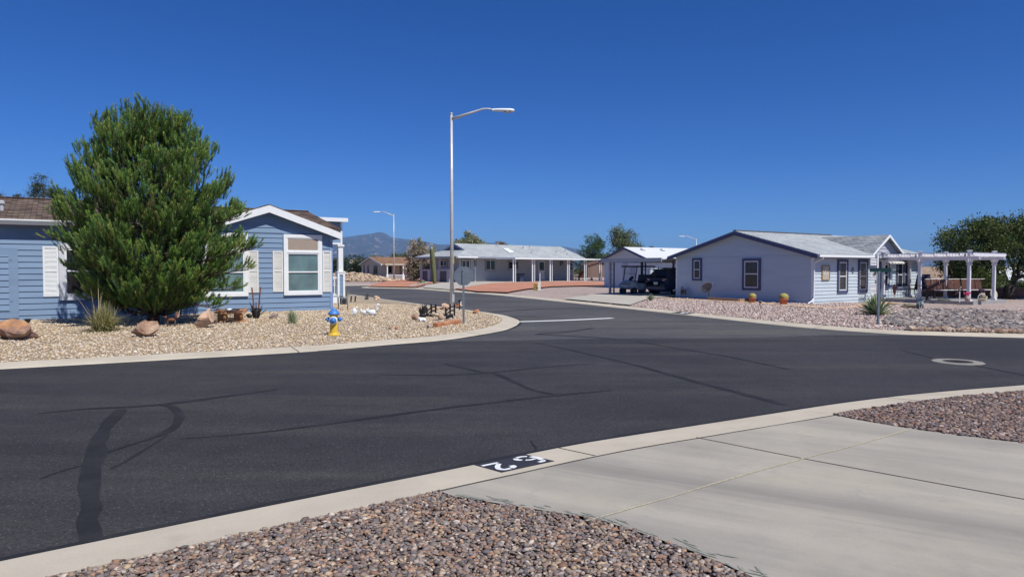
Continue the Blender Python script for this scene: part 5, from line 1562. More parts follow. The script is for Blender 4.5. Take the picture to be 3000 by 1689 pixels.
def path_light(p, hgt, label, headm=BLACK):
    t = thing('path_light', p, label, "path light", 0, "solar path lights")
    m = MB(); m.tube([(0, 0, -.05), (0, 0, hgt * .7)], .014, 6); m.build('stake', BLACK, t)
    m = MB(); m.lathe([(.04, hgt * .62), (.075, hgt * .9), (.06, hgt * .9)], 12); m.build('lamp_glass', NIGHT, t); m = MB(); m.lathe([(.1, hgt * .9), (.1, hgt * .94), (.06, hgt), (.001, hgt)], 14); m.build('cap', headm, t)
p = PH(h_blue, *Z('c', 375, 765)); path_light(p, (765 - 612) * ZR['c'][2] / F * p.y, "black solar path light beside the large orange boulder")
p = PH(h_right, *Z('i', 1425, 1283)); path_light(p, (1283 - 1188) * ZR['i'][2] / F * p.y, "grey capped solar light by the footpath below the big gable window", GREYTRIM)
p = PH(h_right, *Z('i', 133, 1140)); path_light(p, .45, "white capped solar light at the carport corner of the pale house", WHITE)

# white garden birds
def birdie(key, x, y, size, label, kindb, rz):
    p = PH(h_blue, *Z(key, x, y)); t = MB()
    if kindb == 'swan':
        t.blob((0, 0, .12), 1, 2, (.17, .1, .12)); t.blob((-.15, 0, .17), 1, 1, (.09, .05, .06)); t.tube([(.12, 0, .15), (.2, 0, .26), (.16, 0, .37), (.22, 0, .43), (.29, 0, .38)], [.06, .045, .04, .045, .02], 8)
    elif kindb == 'hen':
        t.blob((0, 0, .14), 1, 2, (.16, .09, .1)); t.tube([(.1, 0, .16), (.17, 0, .3)], [.07, .045], 8); t.blob((.19, 0, .3), .05, 1); t.blob((-.16, 0, .22), 1, 1, (.06, .03, .1)); [t.tube([(.03 * q, .03 * q, 0), (.0, .03 * q, .1)], .012, 5) for q in (-1, 1)]
    else:
        t.blob((0, 0, .15), 1, 2, (.1, .07, .15)); t.blob((.08, 0, .3), .05, 1); t.tube([(-.05, 0, .1), (-.13, 0, .03)], [.05, .02], 6); t.tube([(.02, 0, 0), (.02, 0, .06)], .03, 5)
    o = t.build('garden_bird', WHITE, None, True); o.location = p; o.rotation_euler = (0, 0, rz); o.scale = (size,) * 3
    return tag(o, label, "garden ornament", "white garden birds")
birdie('e', 422, 446, .95, "white upright bird ornament nearest the hydrant in the gravel", 'chick', R(15))
birdie('e', 547, 446, .8, "white hen ornament in the middle of the three garden birds", 'hen', R(-10))
birdie('e', 648, 446, .95, "white swan ornament with curved neck in the gravel", 'swan', R(10))

# toy footbridge, frog, face stone, bucket, agave of iron
pbr = PH(h_blue, *Z('p', 1040, 575)); pe_ = PH(h_blue, *Z('p', 1690, 560))
t = thing('garden_footbridge', pbr, "black wooden garden footbridge with arched rails in front of the street lamp", "footbridge", 0)
s_ = pbr.y / F * ZR['p'][2]
def fp(u, v): return (u - 1040) * s_, (575 - v) * s_
for off in (0, 470):
    dy = .0 if off == 0 else .12
    m = MB()
    for u, v0, v1 in ((1035, 560, 340), (1135, 540, 265), (1235, 530, 275)):
        x, z0 = fp(u + off, v0); _, z1 = fp(0, v1)
        pst_ = MB(); pst_.bar((x, dy + (u - 1035) * .0015, z0 - .06), (x, dy + (u - 1035) * .0015, z1), .06); pst_.build('post', BLACK, t)
    for lift in (0, 95):
        pts = []
        for u, v in ((1020, 475), (1060, 420), (1110, 365), (1160, 340), (1240, 335)):
            x, z = fp(u + off, v + lift); pts.append((x, dy + (u - 1035) * .0015, z))
        m.tube(pts, .028, 6)
    m.build('rail', BLACK, t)
m = MB()
for k_ in range(9):
    x, z = fp(1060 + k_ * 60, 560); m.obox((x, .1, .03 + .06 * math.sin(k_ / 8 * math.pi)), (.09, .5, .03))
m.build('deck', BLACK, t)
p = PH(h_blue, *Z('p', 930, 595)); t = thing('iron_agave', p, "dark iron agave sculpture left of the footbridge", "sculpture")
m = MB()
for q in range(14):
    a = q * 2.4; L = .22 + .1 * (q % 3); m.tube([(0, 0, .05), (.1 * math.cos(a), .1 * math.sin(a), .05 + L * .7), (.16 * math.cos(a), .16 * math.sin(a), .06 + L)], [.05, .035, .004], 5)
m.build('leaves', DARKIRON, t); m = MB(); m.lathe([(.1, 0), (.13, .08), (.08, .14)], 10); m.build('base', BLACK, t)
p = PH(h_blue, *Z('p', 930, 705)); t = thing('frog_ornament', p, "white crouching frog ornament in front of the iron agave", "garden ornament", R(200)); t.scale = (.75,) * 3
m = MB(); m.blob((0, 0, .1), 1, 2, (.17, .1, .09)); m.blob((.15, 0, .14), 1, 2, (.09, .08, .06)); [m.blob((.17, s * .05, .2), .03, 1) for s in (-1, 1)]; [m.tube([(-.12, s * .09, .08), (-.02, s * .16, .1), (-.14, s * .17, .02)], [.04, .035, .02], 6) for s in (-1, 1)]; [m.tube([(.1, s * .08, .1), (.13, s * .12, .01)], [.03, .02], 6) for s in (-1, 1)]
m.build('body', WHITE, t, True)
p = PH(h_blue, *Z('p', 1395, 690)); t = thing('face_stone', p, "rounded pinkish stone with a dark hollow in the corner garden", "garden ornament", R(180))
m = MB(); m.blob((0, 0, .12), 1, 3, (.12, .1, .15), .25, 2); m.build('stone', TANROCK, t, True); m = MB(); m.blob((0, .085, .06), 1, 2, (.055, .03, .035)); m.build('hollow', BLACK, t, True); m = MB(); m.lathe([(.08, .0), (.11, .02), (.08, .05), (.06, .02)], 14, (0, .06, .0)); m.build('collar', WHROCK, t)
p = PH(h_blue, *Z('p', 1600, 640)); t = thing('tipped_bucket', p, "black bucket lying on its side at the footbridge end", "bucket", R(10)); t.scale = (.66,) * 3
Q2 = Matrix.Rotation(R(78), 3, 'Y')
m = MB(); m.lathe([(.1, -.2), (.14, .2), (.125, .2), (.09, -.18)], 16, (0, 0, .13), Q2); m.build('bucket_body', BLACK, t); m = MB(); m.tube([(.2, -.13, .13), (.3, 0, .06), (.2, .13, .13)], .008, 5); m.build('handle', STEEL, t); m = MB(); m.blob((-.22, -.05, .12), .045, 1); m.build('knob', WHITE, t)
p = PH(h_blue, *Z('p', 1855, 415)); t = thing('garden_post', p, "short black iron garden figure with a cream panel right of the lamp", "garden ornament")
m = MB(); m.bar((0, 0, -.02), (0, 0, .38), .045); m.blob((0, 0, .4), .06, 1); m.tube([(-.06, 0, .22), (-.12, 0, .3)], .03, 6); m.build('figure', BLACK, t); m = MB(); m.obox((.06, -.03, .3), (.05, .02, .15), Matrix.Rotation(R(12), 3, 'Y')); m.build('panel', CREAM, t)
for u, lb in ((395, "left of two short dark stakes near the gas meter"), (570, "right of two short dark stakes near the gas meter")):
    p = PH(h_blue, *Z('v', u, 622)); m = MB(); m.bar((0, 0, -.05), (.03, 0, .27), .09, .06); m.obox((.035, 0, .28), (.1, .07, .03)); o = m.build('short_stake', BLACK, None, False, .01); o.location = p; tag(o, lb, "stake", "short dark stakes")
# gas meter at the blue house corner
p = BHF.w(.55, .2, .16)
def gas_meter(p, fr, label, k=1.0):
    t = thing('gas_meter', p, label, "gas meter", fr.a); t.scale = (k, k, k)
    m = MB(); m.tube([(-.25, .05, 0), (-.25, .05, .62), (-.05, .0, .66), (0, 0, .6)], .025, 8); m.tube([(.0, 0, .6), (.2, 0, .66), (.22, .0, -.05)], .022, 8); m.build('pipe', STEELDARK, t, True)
    m = MB(); m.obox((0, -.02, .42), (.36, .2, .34)); m.build('meter_body', M("grey_meter_paint", (.11, .12, .13), .55, .1), t, bevel=.03)
    m = MB(); m.lathe([(.001, 0), (.1, 0), (.1, .05), (.001, .055)], 14, (0, -.12, .44), Matrix.Rotation(R(90), 3, 'X')); m.build('dial', DARKIRON, t)
    m = MB(); m.lathe([(.07, 0), (.09, .03), (.05, .08), (.02, .12)], 12, (-.13, .0, .66)); m.build('regulator', STEELDARK, t)
    return t
gas_meter(p, BHF, "grey gas meter on pipes at the right corner of the blue house", .8)
p = RHF.w(-.35, RHF.on_x(*Z('i', 270, 1100), xl=-.35)[0], 0); p.z = hz(h_right, p.x, p.y)
fr_ = Frame(0, 0, RHF.a - R(90)); gas_meter(p, fr_, "slate coloured gas meter against the shaded gable of the corner house", .85)

# ------------------------------------------------------------------ corner house yard
p = RHF.w(-.7, RHF.on_x(*Z('i', 660, 1130), xl=-.7)[0], 0); p.z = hz(h_right, p.x, p.y)
t = thing('satellite_dish', p, "small grey satellite dish on a bent mast before the shaded gable wall", "satellite dish", RHF.a)
m = MB(); m.tube([(0, 0, -.05), (0, .03, .42), (0, .12, .62)], .025, 8); m.build('mast', DARKIRON, t)
md = Matrix.Rotation(R(-62), 3, 'X') @ Matrix.Rotation(R(20), 3, 'Y')
m = MB(); m.lathe([(.001, .06), (.15, .045), (.27, .01), (.3, -.02), (.29, -.03), (.15, .03), (.001, .045)], 22, (0, .2, .7), md); m.build('reflector', GREYTRIM, t, True)
m = MB(); m.tube([(0, .15, .5), (0, -.1, .78), (0, -.12, .85)], .012, 5); m.obox((0, -.14, .88), (.07, .1, .07)); m.build('feed_arm', GREYTRIM, t)


def pot_cactus(key, x, y, wpx, label):
    p = PH(h_right, *Z(key, x, y)); s = wpx * ZR[key][2] / F * p.y / 2
    t = thing('potted_cactus', p, label, "potted plant", 0, "potted barrel cacti")
    m = MB(); m.lathe([(s * .72, 0), (s * .95, s * 1.1), (s * 1.04, s * 1.1), (s * 1.06, s * 1.4), (s * .9, s * 1.4), (s * .85, s * 1.15)], 22); m.build('pot', TERRA, t, True)
    m = MB(); n = 44; prof = []
    b = len(m.v); K = 10
    for i in range(K + 1):
        a = math.pi * (.05 + .9 * i / K) - math.pi / 2
        for k_ in range(n):
            rr = s * .98 * math.cos(a) * (1 + (.07 if k_ % 2 else -.05)); q = 2 * math.pi * k_ / n
            m.v.append((rr * math.cos(q), rr * math.sin(q), s * 1.75 + s * .85 * math.sin(a)))
    for i in range(K):
        for k_ in range(n): m.f.append((b + i * n + k_, b + i * n + (k_ + 1) % n, b + (i + 1) * n + (k_ + 1) % n, b + (i + 1) * n + k_))
    m.f.append(tuple(b + K * n + k_ for k_ in range(n)))
    m.build('cactus', M("yellow_green_cactus", (.34, .29, .09), .8, .25, 12), t, True)
pot_cactus('i', 1308, 1218, 112, "smaller potted barrel cactus in terracotta below the gable window")
pot_cactus('i', 1782, 1248, 135, "larger potted barrel cactus in terracotta nearest the house corner")
pa_ = PH(h_right, *Z('i', 640, 1178)); pb_ = PH(h_right, *Z('i', 1108, 1205))
m = MB(); dv = pb_ - pa_; m.bar((0, 0, .06), (dv.x, dv.y, .06 + dv.z), .09, .2); nv = Vector((-dv.y, dv.x, 0)).normalized() * .7; m.bar((dv.x, dv.y, .06 + dv.z), (dv.x + nv.x, dv.y + nv.y, .06 + dv.z), .09, .2)
o = m.build('planter_edging', M("weathered_timber", (.33, .22, .13), .85, .2, 4, stretch=(1, 6, 6))); o.location = pa_; tag(o, "low weathered timber planter edging below the shaded gable wall", "edging")

# pergola on its deck
DK = .16
dz0 = hz(h_right, *RHF.w(6.2, -4.2)[:2])
fz = dz0 + .14
def postx(key, u, v):
    p = P(*Z(key, u, v), fz); return RHF.l(p)
xa1, y1, y2, xb1 = 6.05, -4.15, -1.95, 8.75
pg = thing('pergola', RHF.w(xa1, y1, 0), "white vinyl pergola with capped posts over a deck beside the corner house", "pergola", RHF.a)
off = (xa1, y1)
ytot = -y1 + .0
zt = 2.42
VIN = M("white_vinyl", (.68, .67, .7), .5, .03)
def ppost(x, y):
    m = MB(); m.box(x - .064, x + .064, y - .064, y + .064, fz, zt + .12); m.box(x - .1, x + .1, y - .1, y + .1, zt - .4, zt - .36); m.box(x - .11, x + .11, y - .11, y + .11, fz, fz + .08)
    m.prism([(x - .075, y - .03, zt - .36), (x - .19, y - .03, zt - .14), (x + .19, y - .03, zt - .14), (x + .075, y - .03, zt - .36)], (0, .06, 0)); m.prism([(x - .03, y - .075, zt - .36), (x - .03, y - .19, zt - .14), (x - .03, y + .19, zt - .14), (x - .03, y + .075, zt - .36)], (.06, 0, 0)); ps = m.build('post', VIN, pg)
    m = MB(); m.lathe([(.06, zt + .12), (.1, zt + .16), (.08, zt + .2), (.14, zt + .27), (.14, zt + .29), (.001, zt + .29)], 4, (x, y, 0)); m.build('post_cap', WHITE, ps)
ys = [0.0, y2 - y1, ytot - .15]
wB = xb1 - xa1
for y in ys: ppost(0, y); ppost(wB, y)
for x in (0, wB):
    m = MB(); m.box(x - .09, x - .05, -.45, ytot + .1, zt - .15, zt); m.box(x + .05, x + .09, -.45, ytot + .1, zt - .15, zt); m.build('beam', VIN, pg)
n_r = 9
for k_ in range(n_r):
    y = -.35 + k_ * (ytot + .3) / (n_r - 1)
    m = MB(); m.prism([(-.55, y - .03, zt + .14), (-.55, y - .03, zt + .06), (-.35, y - .03, zt - .0), (wB + .2, y - .03, zt - .0), (wB + .36, y - .03, zt + .06), (wB + .36, y - .03, zt + .14)], (0, .05, 0)); m.build('rafter', VIN, pg)
m = MB()
for k_ in range(11): x = -.3 + k_ * (wB + .5) / 10; m.box(x - .02, x + .02, -.4, ytot + .1, zt + .142, zt + .18)
m.build('slats', VIN, pg)
dk = thing('deck', RHF.w(xa1, y1, 0), "low grey plank deck under the white pergola", "deck", RHF.a)
m = MB()
y = -.35
while y < ytot - .05: m.box(-.4, wB + .5, y, y + .135, fz - .03, fz); y += .145
m.build('planks', M("grey_deck_planks", (.33, .31, .3), .8, .15, 3), dk)
m = MB(); m.box(-.42, wB + .52, -.39, -.35, dz0 - .1, fz - .002); m.box(-.46, -.42, -.39, ytot, dz0 - .1, fz - .002); m.box(wB + .52, wB + .56, -.39, ytot, dz0 - .1, fz - .002); m.build('skirt', M("grey_deck_skirt", (.3, .29, .29), .8, .1), dk)

# white trellis arch at the deck step
ty = -.55; tx = RHF.on_y(*Z('j', 830, 800), yl=ty)[0]
ta = thing('trellis_arbor', RHF.w(tx, ty, 0), "white lattice trellis panels standing at the left side of the deck behind the street sign", "trellis", RHF.a)
for (v0, v1) in ((500, 592), (685, 790), (845, 982)):
    dd = RHF.w(tx, ty).y
    zA = CAM_Z + (786 - Z('j', 0, v0)[1]) / F * dd; zB = CAM_Z + (786 - Z('j', 0, v1)[1]) / F * dd
    m = MB(); hw = .27
    m.box(-hw, hw, -.015, .015, zA - .035, zA); m.box(-hw, hw, -.015, .015, zB, zB + .035)
    for k_ in range(8): x = -hw + .02 + k_ * (2 * hw - .04) / 7; m.box(x - .016, x + .016, -.012, .012, zB, zA)
    m.box(-hw, hw, -.018, .018, (zA + zB) / 2 - .02, (zA + zB) / 2 + .02)
    m.build('lattice_panel', WHITE, ta)
m = MB(); m.box(.28, .4, -.06, .06, dz0 - .05, zt + .1); m.build('post', VIN, ta)
p = RHF.w(tx + .05, ty - .08, 1.62); t = thing('sun_ornament', p, "dark leaf shaped iron ornament hung on the white trellis", "ornament", RHF.a)
m = MB(); [m.tube([(0, 0, 0), (.12 * math.cos(q * 1.05), 0, .16 * math.sin(q * 1.05))], [.04, .006], 5) for q in range(6)]; m.build('leaf', BLACK, t)


def on_deck(key, u, v, name, label, cat, rz=0.0, z=None):
    p = P(*Z(key, u, v), fz if z is None else z); p.z = fz if z is None else z
    return thing(name, p, label, cat, rz)
def patio_chair(t, mt):
    m = MB(); m.box(-.26, .26, -.26, .26, .4, .45); m.build('seat', mt, t); m = MB(); m.obox((0, .36, .82), (.52, .05, .85), Matrix.Rotation(R(-18), 3, 'X')); m.build('backrest', mt, t)
    for s in (-1, 1):
        m = MB(); m.bar((s * .28, -.25, .64), (s * .28, .35, .66), .05, .03); m.build('armrest', mt, t)
        m = MB(); m.tube([(s * .26, -.25, .64), (s * .26, -.28, .0)], .02, 6); m.build('leg', mt, t); m = MB(); m.tube([(s * .26, .22, .42), (s * .26, .34, 0)], .02, 6); m.build('leg', mt, t)
t = on_deck('r', 1330, 830, 'patio_chair', "black high back patio chair on the deck by the pale house wall", "chair", R(-62)); patio_chair(t, BLACK)
t = on_deck('r', 1600, 840, 'patio_chair', "navy cushioned patio chair behind the left pergola posts", "chair", R(-20)); patio_chair(t, M("navy_fabric", (.015, .02, .05), .8, .1))
t = on_deck('r', 1600, 900, 'patio_table', "small dark patio table between the deck chairs", "table", R(10))
m = MB(); m.lathe([(.001, .68), (.42, .68), (.42, .71), (.001, .71)], 20); m.build('tabletop', BLACK, t); m = MB(); m.tube([(0, 0, 0), (0, 0, .68)], .03, 8); m.lathe([(.2, 0), (.2, .03), (.03, .06)], 12); m.build('pedestal', BLACK, t)
REDWOOD = M("red_brown_slats", (.1, .04, .025), .65, .15, 4)
def slat_bench(t, W):
    for k_ in range(int(W / .42)):
        x = -W / 2 + .03 + k_ * .42; m = MB(); m.obox((x + .19, .3, .72), (.38, .03, .5), Matrix.Rotation(R(-8), 3, 'X')); m.build('backrest_panel', REDWOOD, t)
    m = MB(); m.box(-W / 2, W / 2, -.25, .26, .4, .46); m.build('seat', REDWOOD, t)
    m = MB(); m.bar((-W / 2, -.27, .44), (W / 2, -.27, .44), .03, .04); m.bar((-W / 2, .34, .99), (W / 2, .34, .99), .03, .03); m.build('rail', CREAM, t)
    for x in (-W / 2 + .08, W / 2 - .08):
        for y in (-.2, .25): m = MB(); m.box(x - .03, x + .03, y - .03, y + .03, 0, .4); m.build('leg', BLACK, t)
t = on_deck('r', 2170, 860, 'slat_bench', "long red brown slatted patio bench on the deck between the pergola posts", "bench", R(12)); slat_bench(t, 2.1)
t = on_deck('t', 880, 960, 'slat_bench', "second red brown bench at the right end of the deck", "bench", R(12)); slat_bench(t, 1.5)
def wood_post(key, u, v): pass
t = on_deck('t', 320, 1090, 'tiki_torch', "thin pale post with round top in front of the slatted bench", "torch")
m = MB(); m.tube([(0, 0, 0), (0, 0, .52)], .022, 6); m.build('stake', CREAM, t); m = MB(); m.blob((0, 0, .56), .06, 2); m.build('knob', GREYTRIM, t)
def flowerpot(key, u, v, label, h, flower):
    t = on_deck(key, u, v, 'flower_pot', label, "potted plant")
    m = MB(); m.lathe([(.1, 0), (.17, h * .5), (.15, h), (.12, h), (.12, h - .04)], 16); m.build('pot', M("beige_pot", (.4, .32, .27), .8, .1), t, True)
    m = MB(); rr = random.Random(u)
    for _ in range(26): m.blob((rr.uniform(-.16, .16), rr.uniform(-.14, .14), h + rr.uniform(0, .24)), .05, 1)
    m.build('flowers', flower, t); t.scale = (.72,) * 3
flowerpot('t', 560, 1080, "beige pot of pink flowers left of the near pergola post", .38, M("pink_petals", (.5, .08, .17), .7, .4, 30))
flowerpot('t', 1010, 985, "dark pot of purple flowers behind the wicker basket", .42, M("purple_petals", (.07, .03, .07), .7, .4, 30))
t = on_deck('t', 1000, 1060, 'wicker_basket', "round handled wicker basket with yellow flowers on the deck", "basket")
m = MB(); m.lathe([(.13, 0), (.19, .12), (.18, .14), (.12, .02)], 16); m.build('bowl', M("pale_wicker", (.5, .44, .33), .8, .2, 40), t); m = MB(); m.tube([(.19 * math.cos(a), 0, .12 + .24 * math.sin(a)) for a in np.linspace(0, math.pi, 14)], .02, 6); m.build('handle', M("pale_wicker_handle", (.55, .5, .4), .8, .1), t)
m = MB(); [m.blob((.08 + .03 * q, -.12, .1 + .05 * (q % 3)), .05, 1) for q in range(3)]; m.build('flowers', M("pale_yellow_petals", (.6, .58, .25), .7, .2), t)
p = P(*Z('t', 1345, 985), fz); t = thing('round_ornament', Vector((p.x, p.y, fz)), "pale round disc ornament leaning behind the right pergola post", "ornament", R(20))
m = MB(); m.lathe([(.001, -.03), (.2, -.03), (.23, 0), (.2, .03), (.001, .03)], 20, (0, 0, .23), Matrix.Rotation(R(80), 3, 'X')); m.build('disc', CREAM, t); m = MB(); m.lathe([(.2, .03), (.24, .03), (.24, .045), (.2, .045)], 20, (0, 0, .23), Matrix.Rotation(R(80), 3, 'X')); m.build('rim', M("ochre_rim", (.5, .46, .3), .8, .1), t)
t = on_deck('r', 740, 850, 'tall_urn', "tall reddish urn on a stand by the pale wall", "urn")
m = MB(); m.lathe([(.07, .3), (.13, .55), (.16, .85), (.1, 1.0), (.12, 1.05), (.09, 1.05)], 16); m.build('urn', M("red_brown_glaze", (.22, .07, .05), .4, .2), t, True); m = MB(); [m.tube([(.1 * math.cos(q), .1 * math.sin(q), 0), (.05 * math.cos(q), .05 * math.sin(q), .32)], .014, 5) for q in (0, 2.1, 4.2)]; m.build('stand', M("tan_stand", (.4, .27, .14), .7, .1), t); t.scale = (.62,) * 3; m = MB(); m.blob((0, 0, 1.1), .1, 1, (1, 1, .6)); m.build('plant', BLACK, t)
t = on_deck('r', 2070, 935, 'coiled_hose', "coil of grey green garden hose lying on the deck", "hose")
m = MB(); m.tube([(.3 * math.cos(a) * (1 - a / 60), .2 * math.sin(a), .03 + a * .004) for a in np.arange(0, 20, .35)], .016, 5); m.build('hose', M("grey_green_rubber", (.12, .14, .1), .6, .1), t)
# burro statue and drift log
p = PH(h_right, *Z('r', 1430, 1150)); sB = (1150 - 860) * ZR['r'][2] / F * p.y / .62
t = thing('burro_statue', p, "small grey blue burro statue standing in the pink gravel before the deck", "statue", R(25)); t.scale = (sB,) * 3
me = MB()
me.blob((0, 0, .32), 1, 3, (.24, .1, .11)); me.tube([(.17, 0, .36), (.27, 0, .5), (.29, 0, .54)], [.085, .06, .05], 8); me.tube([(.27, 0, .55), (.36, 0, .5), (.41, 0, .46)], [.06, .045, .035], 8)
for s in (-1, 1):
    me.tube([(.27, s * .03, .58), (.25, s * .05, .68)], [.022, .008], 5)
    me.tube([(.15, s * .06, .28), (.16, s * .06, .14), (.155, s * .06, 0)], [.05, .032, .03], 7); me.tube([(-.16, s * .06, .3), (-.19, s * .06, .15), (-.17, s * .06, 0)], [.06, .035, .03], 7)
me.tube([(-.22, 0, .36), (-.28, 0, .2)], [.02, .012], 5)
me.build('body', M("blue_grey_statue", (.12, .15, .17), .7, .3, 6), t, True)
m = MB(); m.obox((0, 0, .42), (.2, .24, .05)); [m.obox((0, s * .12, .34), (.16, .06, .12)) for s in (-1, 1)]; m.build('saddle_pack', M("verdigris_pack", (.3, .4, .4), .7, .2), t)
p = PH(h_right, *Z('r', 1190, 1140)); t = thing('drift_log', p, "grey drift log lying left of the burro statue", "log", R(5))
m = MB(); m.tube([(-.45, 0, .1), (-.1, .03, .14), (.3, 0, .1), (.48, .05, .16)], [.03, .09, .07, .03], 8); m.tube([(-.1, 0, .14), (-.4, -.05, .22)], [.05, .01], 6); m.build('log', M("grey_driftwood", (.2, .17, .12), .9, .3, 10), t)
# low terracotta wall behind
wa = PD(2700, 800, 41); wb = PD(3330, 800, 37.5)
m = MB(); m.bar((wa.x, wa.y, .35), (wb.x, wb.y, .35), .2, .62); m.bar((wa.x, wa.y, .68), (wb.x, wb.y, .68), .26, .05)
tag(m.build('garden_wall', M("terracotta_block", (.24, .12, .085), .9, .12, 3)), "low terracotta garden wall running behind the mesquite tree", "wall")
# utility posts on the far lawn
p = PH(h_right, *Z('g', 1580, 858)); t = thing('utility_marker', p, "short yellow and black marker post on the far red gravel", "marker post")
m = MB(); m.box(-.5, .5, -.25, .25, 0, 1.05); m.build('post', M("mustard_black_marker", (.28, .2, .05), .8, .6, 3), t); m = MB(); m.box(-.54, .54, -.29, .29, 1.05, 1.12); m.build('cap', YELLOW, t)
t.scale = (.27, .27, .5)
p = PH(h_right, *Z('g', 1632, 858)); t = thing('white_post', p, "pale square post with thin white pipe on the far red gravel", "post")
m = MB(); m.box(-.1, .1, -.1, .1, 0, .66); m.build('box', CREAM, t); m = MB(); m.tube([(.04, 0, .66), (.04, 0, 1.35)], .03, 8); m.build('pipe', WHITE, t)
# ------------------------------------------------------------------ vegetation
def leaf_mesh(name, P0, D, U, L, Wd, tint, mat, par):
    """kite-shaped leaves: base point P0, direction D, width direction U (numpy)"""
    n = len(P0)
    V = np.stack([P0, P0 + D * (L * .5)[:, None] + U * Wd[:, None], P0 + D * L[:, None], P0 + D * (L * .5)[:, None] - U * Wd[:, None]], 1).reshape(-1, 3)
    Fc = np.arange(n * 4).reshape(n, 4)
    me = mesh_np(name, V, Fc, np.repeat(tint, 4, 0), mat, False)
    o = bpy.data.objects.new(name, me); COL.objects.link(o); o.parent = par
    return o


def unit(a): return a / np.maximum(np.linalg.norm(a, axis=-1, keepdims=True), 1e-9)


def tree(name, base, label, blobs, n, leaf, wid, cols, trunk_r, limbs, cat="tree", group=None, bark=BARK, shell=.55, droop=0.0, up=0.3, clump=26, spread=.2, seed=0):
    """blobs: ellipsoids (x,y,z,rx,ry,rz) making the crown; leaves hang in clumps inside the outer part of each"""
    g = np.random.default_rng(seed + 5)
    t = thing(name, base, label, cat, 0, group)
    B = np.array(blobs, float); vol = (B[:, 3] * B[:, 4] * B[:, 5]) ** .72; pr = vol / vol.sum()
    nc = max(1, n // clump); which = g.choice(len(B), nc, p=pr)
    d = unit(g.normal(0, 1, (nc, 3))); rad = shell + (1.04 - shell) * g.uniform(0, 1, nc) ** .6
    rad *= 1 + .1 * g.normal(0, 1, nc)
    C = B[which, :3] + d * rad[:, None] * B[which, 3:]
    cs = np.repeat(np.arange(nc), clump)
    S = spread * g.uniform(.6, 1.4, nc)
    P0 = C[cs] + g.normal(0, 1, (len(cs), 3)) * S[cs][:, None] * np.array([1, 1, .7])
    out = unit(d[cs] * .7 + g.normal(0, .8, (len(cs), 3)) + np.array([0, 0, up - droop]))
    U = unit(np.cross(out, g.normal(0, 1, (len(cs), 3))))
    Ls = leaf * g.uniform(.6, 1.4, len(cs))
    cols = np.array(cols); ct = cols[g.integers(0, len(cols), nc)] * g.uniform(.75, 1.25, (nc, 1))
    tint = (ct[cs] * g.uniform(.8, 1.2, (len(cs), 1))).clip(0, 1)
    leaf_mesh('crown', P0, out, U, Ls, wid * g.uniform(.7, 1.3, len(cs)), tint, LEAF, t)
    m = MB(); rr = random.Random(seed)
    top = B[:, 2].mean()
    for k in range(limbs):
        b = B[k % len(B)]; e = Vector((b[0] + b[3] * rr.uniform(-.5, .5), b[1] + b[4] * rr.uniform(-.5, .5), b[2] + b[5] * rr.uniform(-.2, .5)))
        s = Vector((0, 0, max(.15, top * .3 * rr.uniform(.6, 1.2)))); mid = s.lerp(e, .45) + Vector((rr.uniform(-.2, .2), rr.uniform(-.2, .2), .15)) * (e - s).length * .3
        m.tube([s, mid, e], [trunk_r * .62, trunk_r * .38, trunk_r * .1], 6)
    m.tube([(0, 0, -.2), (trunk_r * .2, 0, top * .25), (0, 0, top * .6)], [trunk_r * 1.25, trunk_r, trunk_r * .55], 9)
    m.build('trunk', bark, t, True)
    return t


# --- the big pine before the blue house
tb = PH(h_blue, 448, 946)
pine = thing('pine_tree', tb, "big bushy green pine tree in front of the blue house", "tree")
g = np.random.default_rng(3)
K = tb.y / F
prof_z = np.array([(946 - q * 1.16505) * K for q in (800, 760, 700, 660, 620, 560, 500, 450, 400, 330, 285, 262)])
prof_r = np.array([q * 1.16505 * K for q in (62, 128, 190, 203, 214, 214, 209, 195, 168, 121, 80, 38)])
def env(z): return np.interp(z, prof_z, prof_r)
Hp = prof_z[-1]
wallp = Vector((BHF.o.x, BHF.o.y, 0)); wn_ = BHF.Y
m_br = MB()
tips = []      # (point, direction, length)
m_tr = MB()
tr_pts = [Vector((0, 0, -.1)), Vector((.03, 0, .5)), Vector((-.05, .05, 1.6)), Vector((.06, 0, 3.0)), Vector((0, .04, 4.6)), Vector((.05, 0, Hp - .7))]
m_tr.tube(tr_pts, [.2, .16, .14, .11, .06, .015], 10)
def trunk_at(z):
    for a, b in zip(tr_pts[:-1], tr_pts[1:]):
        if a.z <= z <= b.z: return a.lerp(b, (z - a.z) / (b.z - a.z))
    return tr_pts[-1]
def tuft(p, ax0, n, spread_, lo=.2, hi=.34):
    for q in range(n):
        tips.append((p + Vector((g.normal(0, spread_), g.normal(0, spread_), g.normal(0, spread_ * .8))), (ax0 + Vector((g.normal(0, .17), g.normal(0, .17), g.normal(0, .1)))).normalized(), g.uniform(lo, hi)))
ga = 0.0
nb = 165
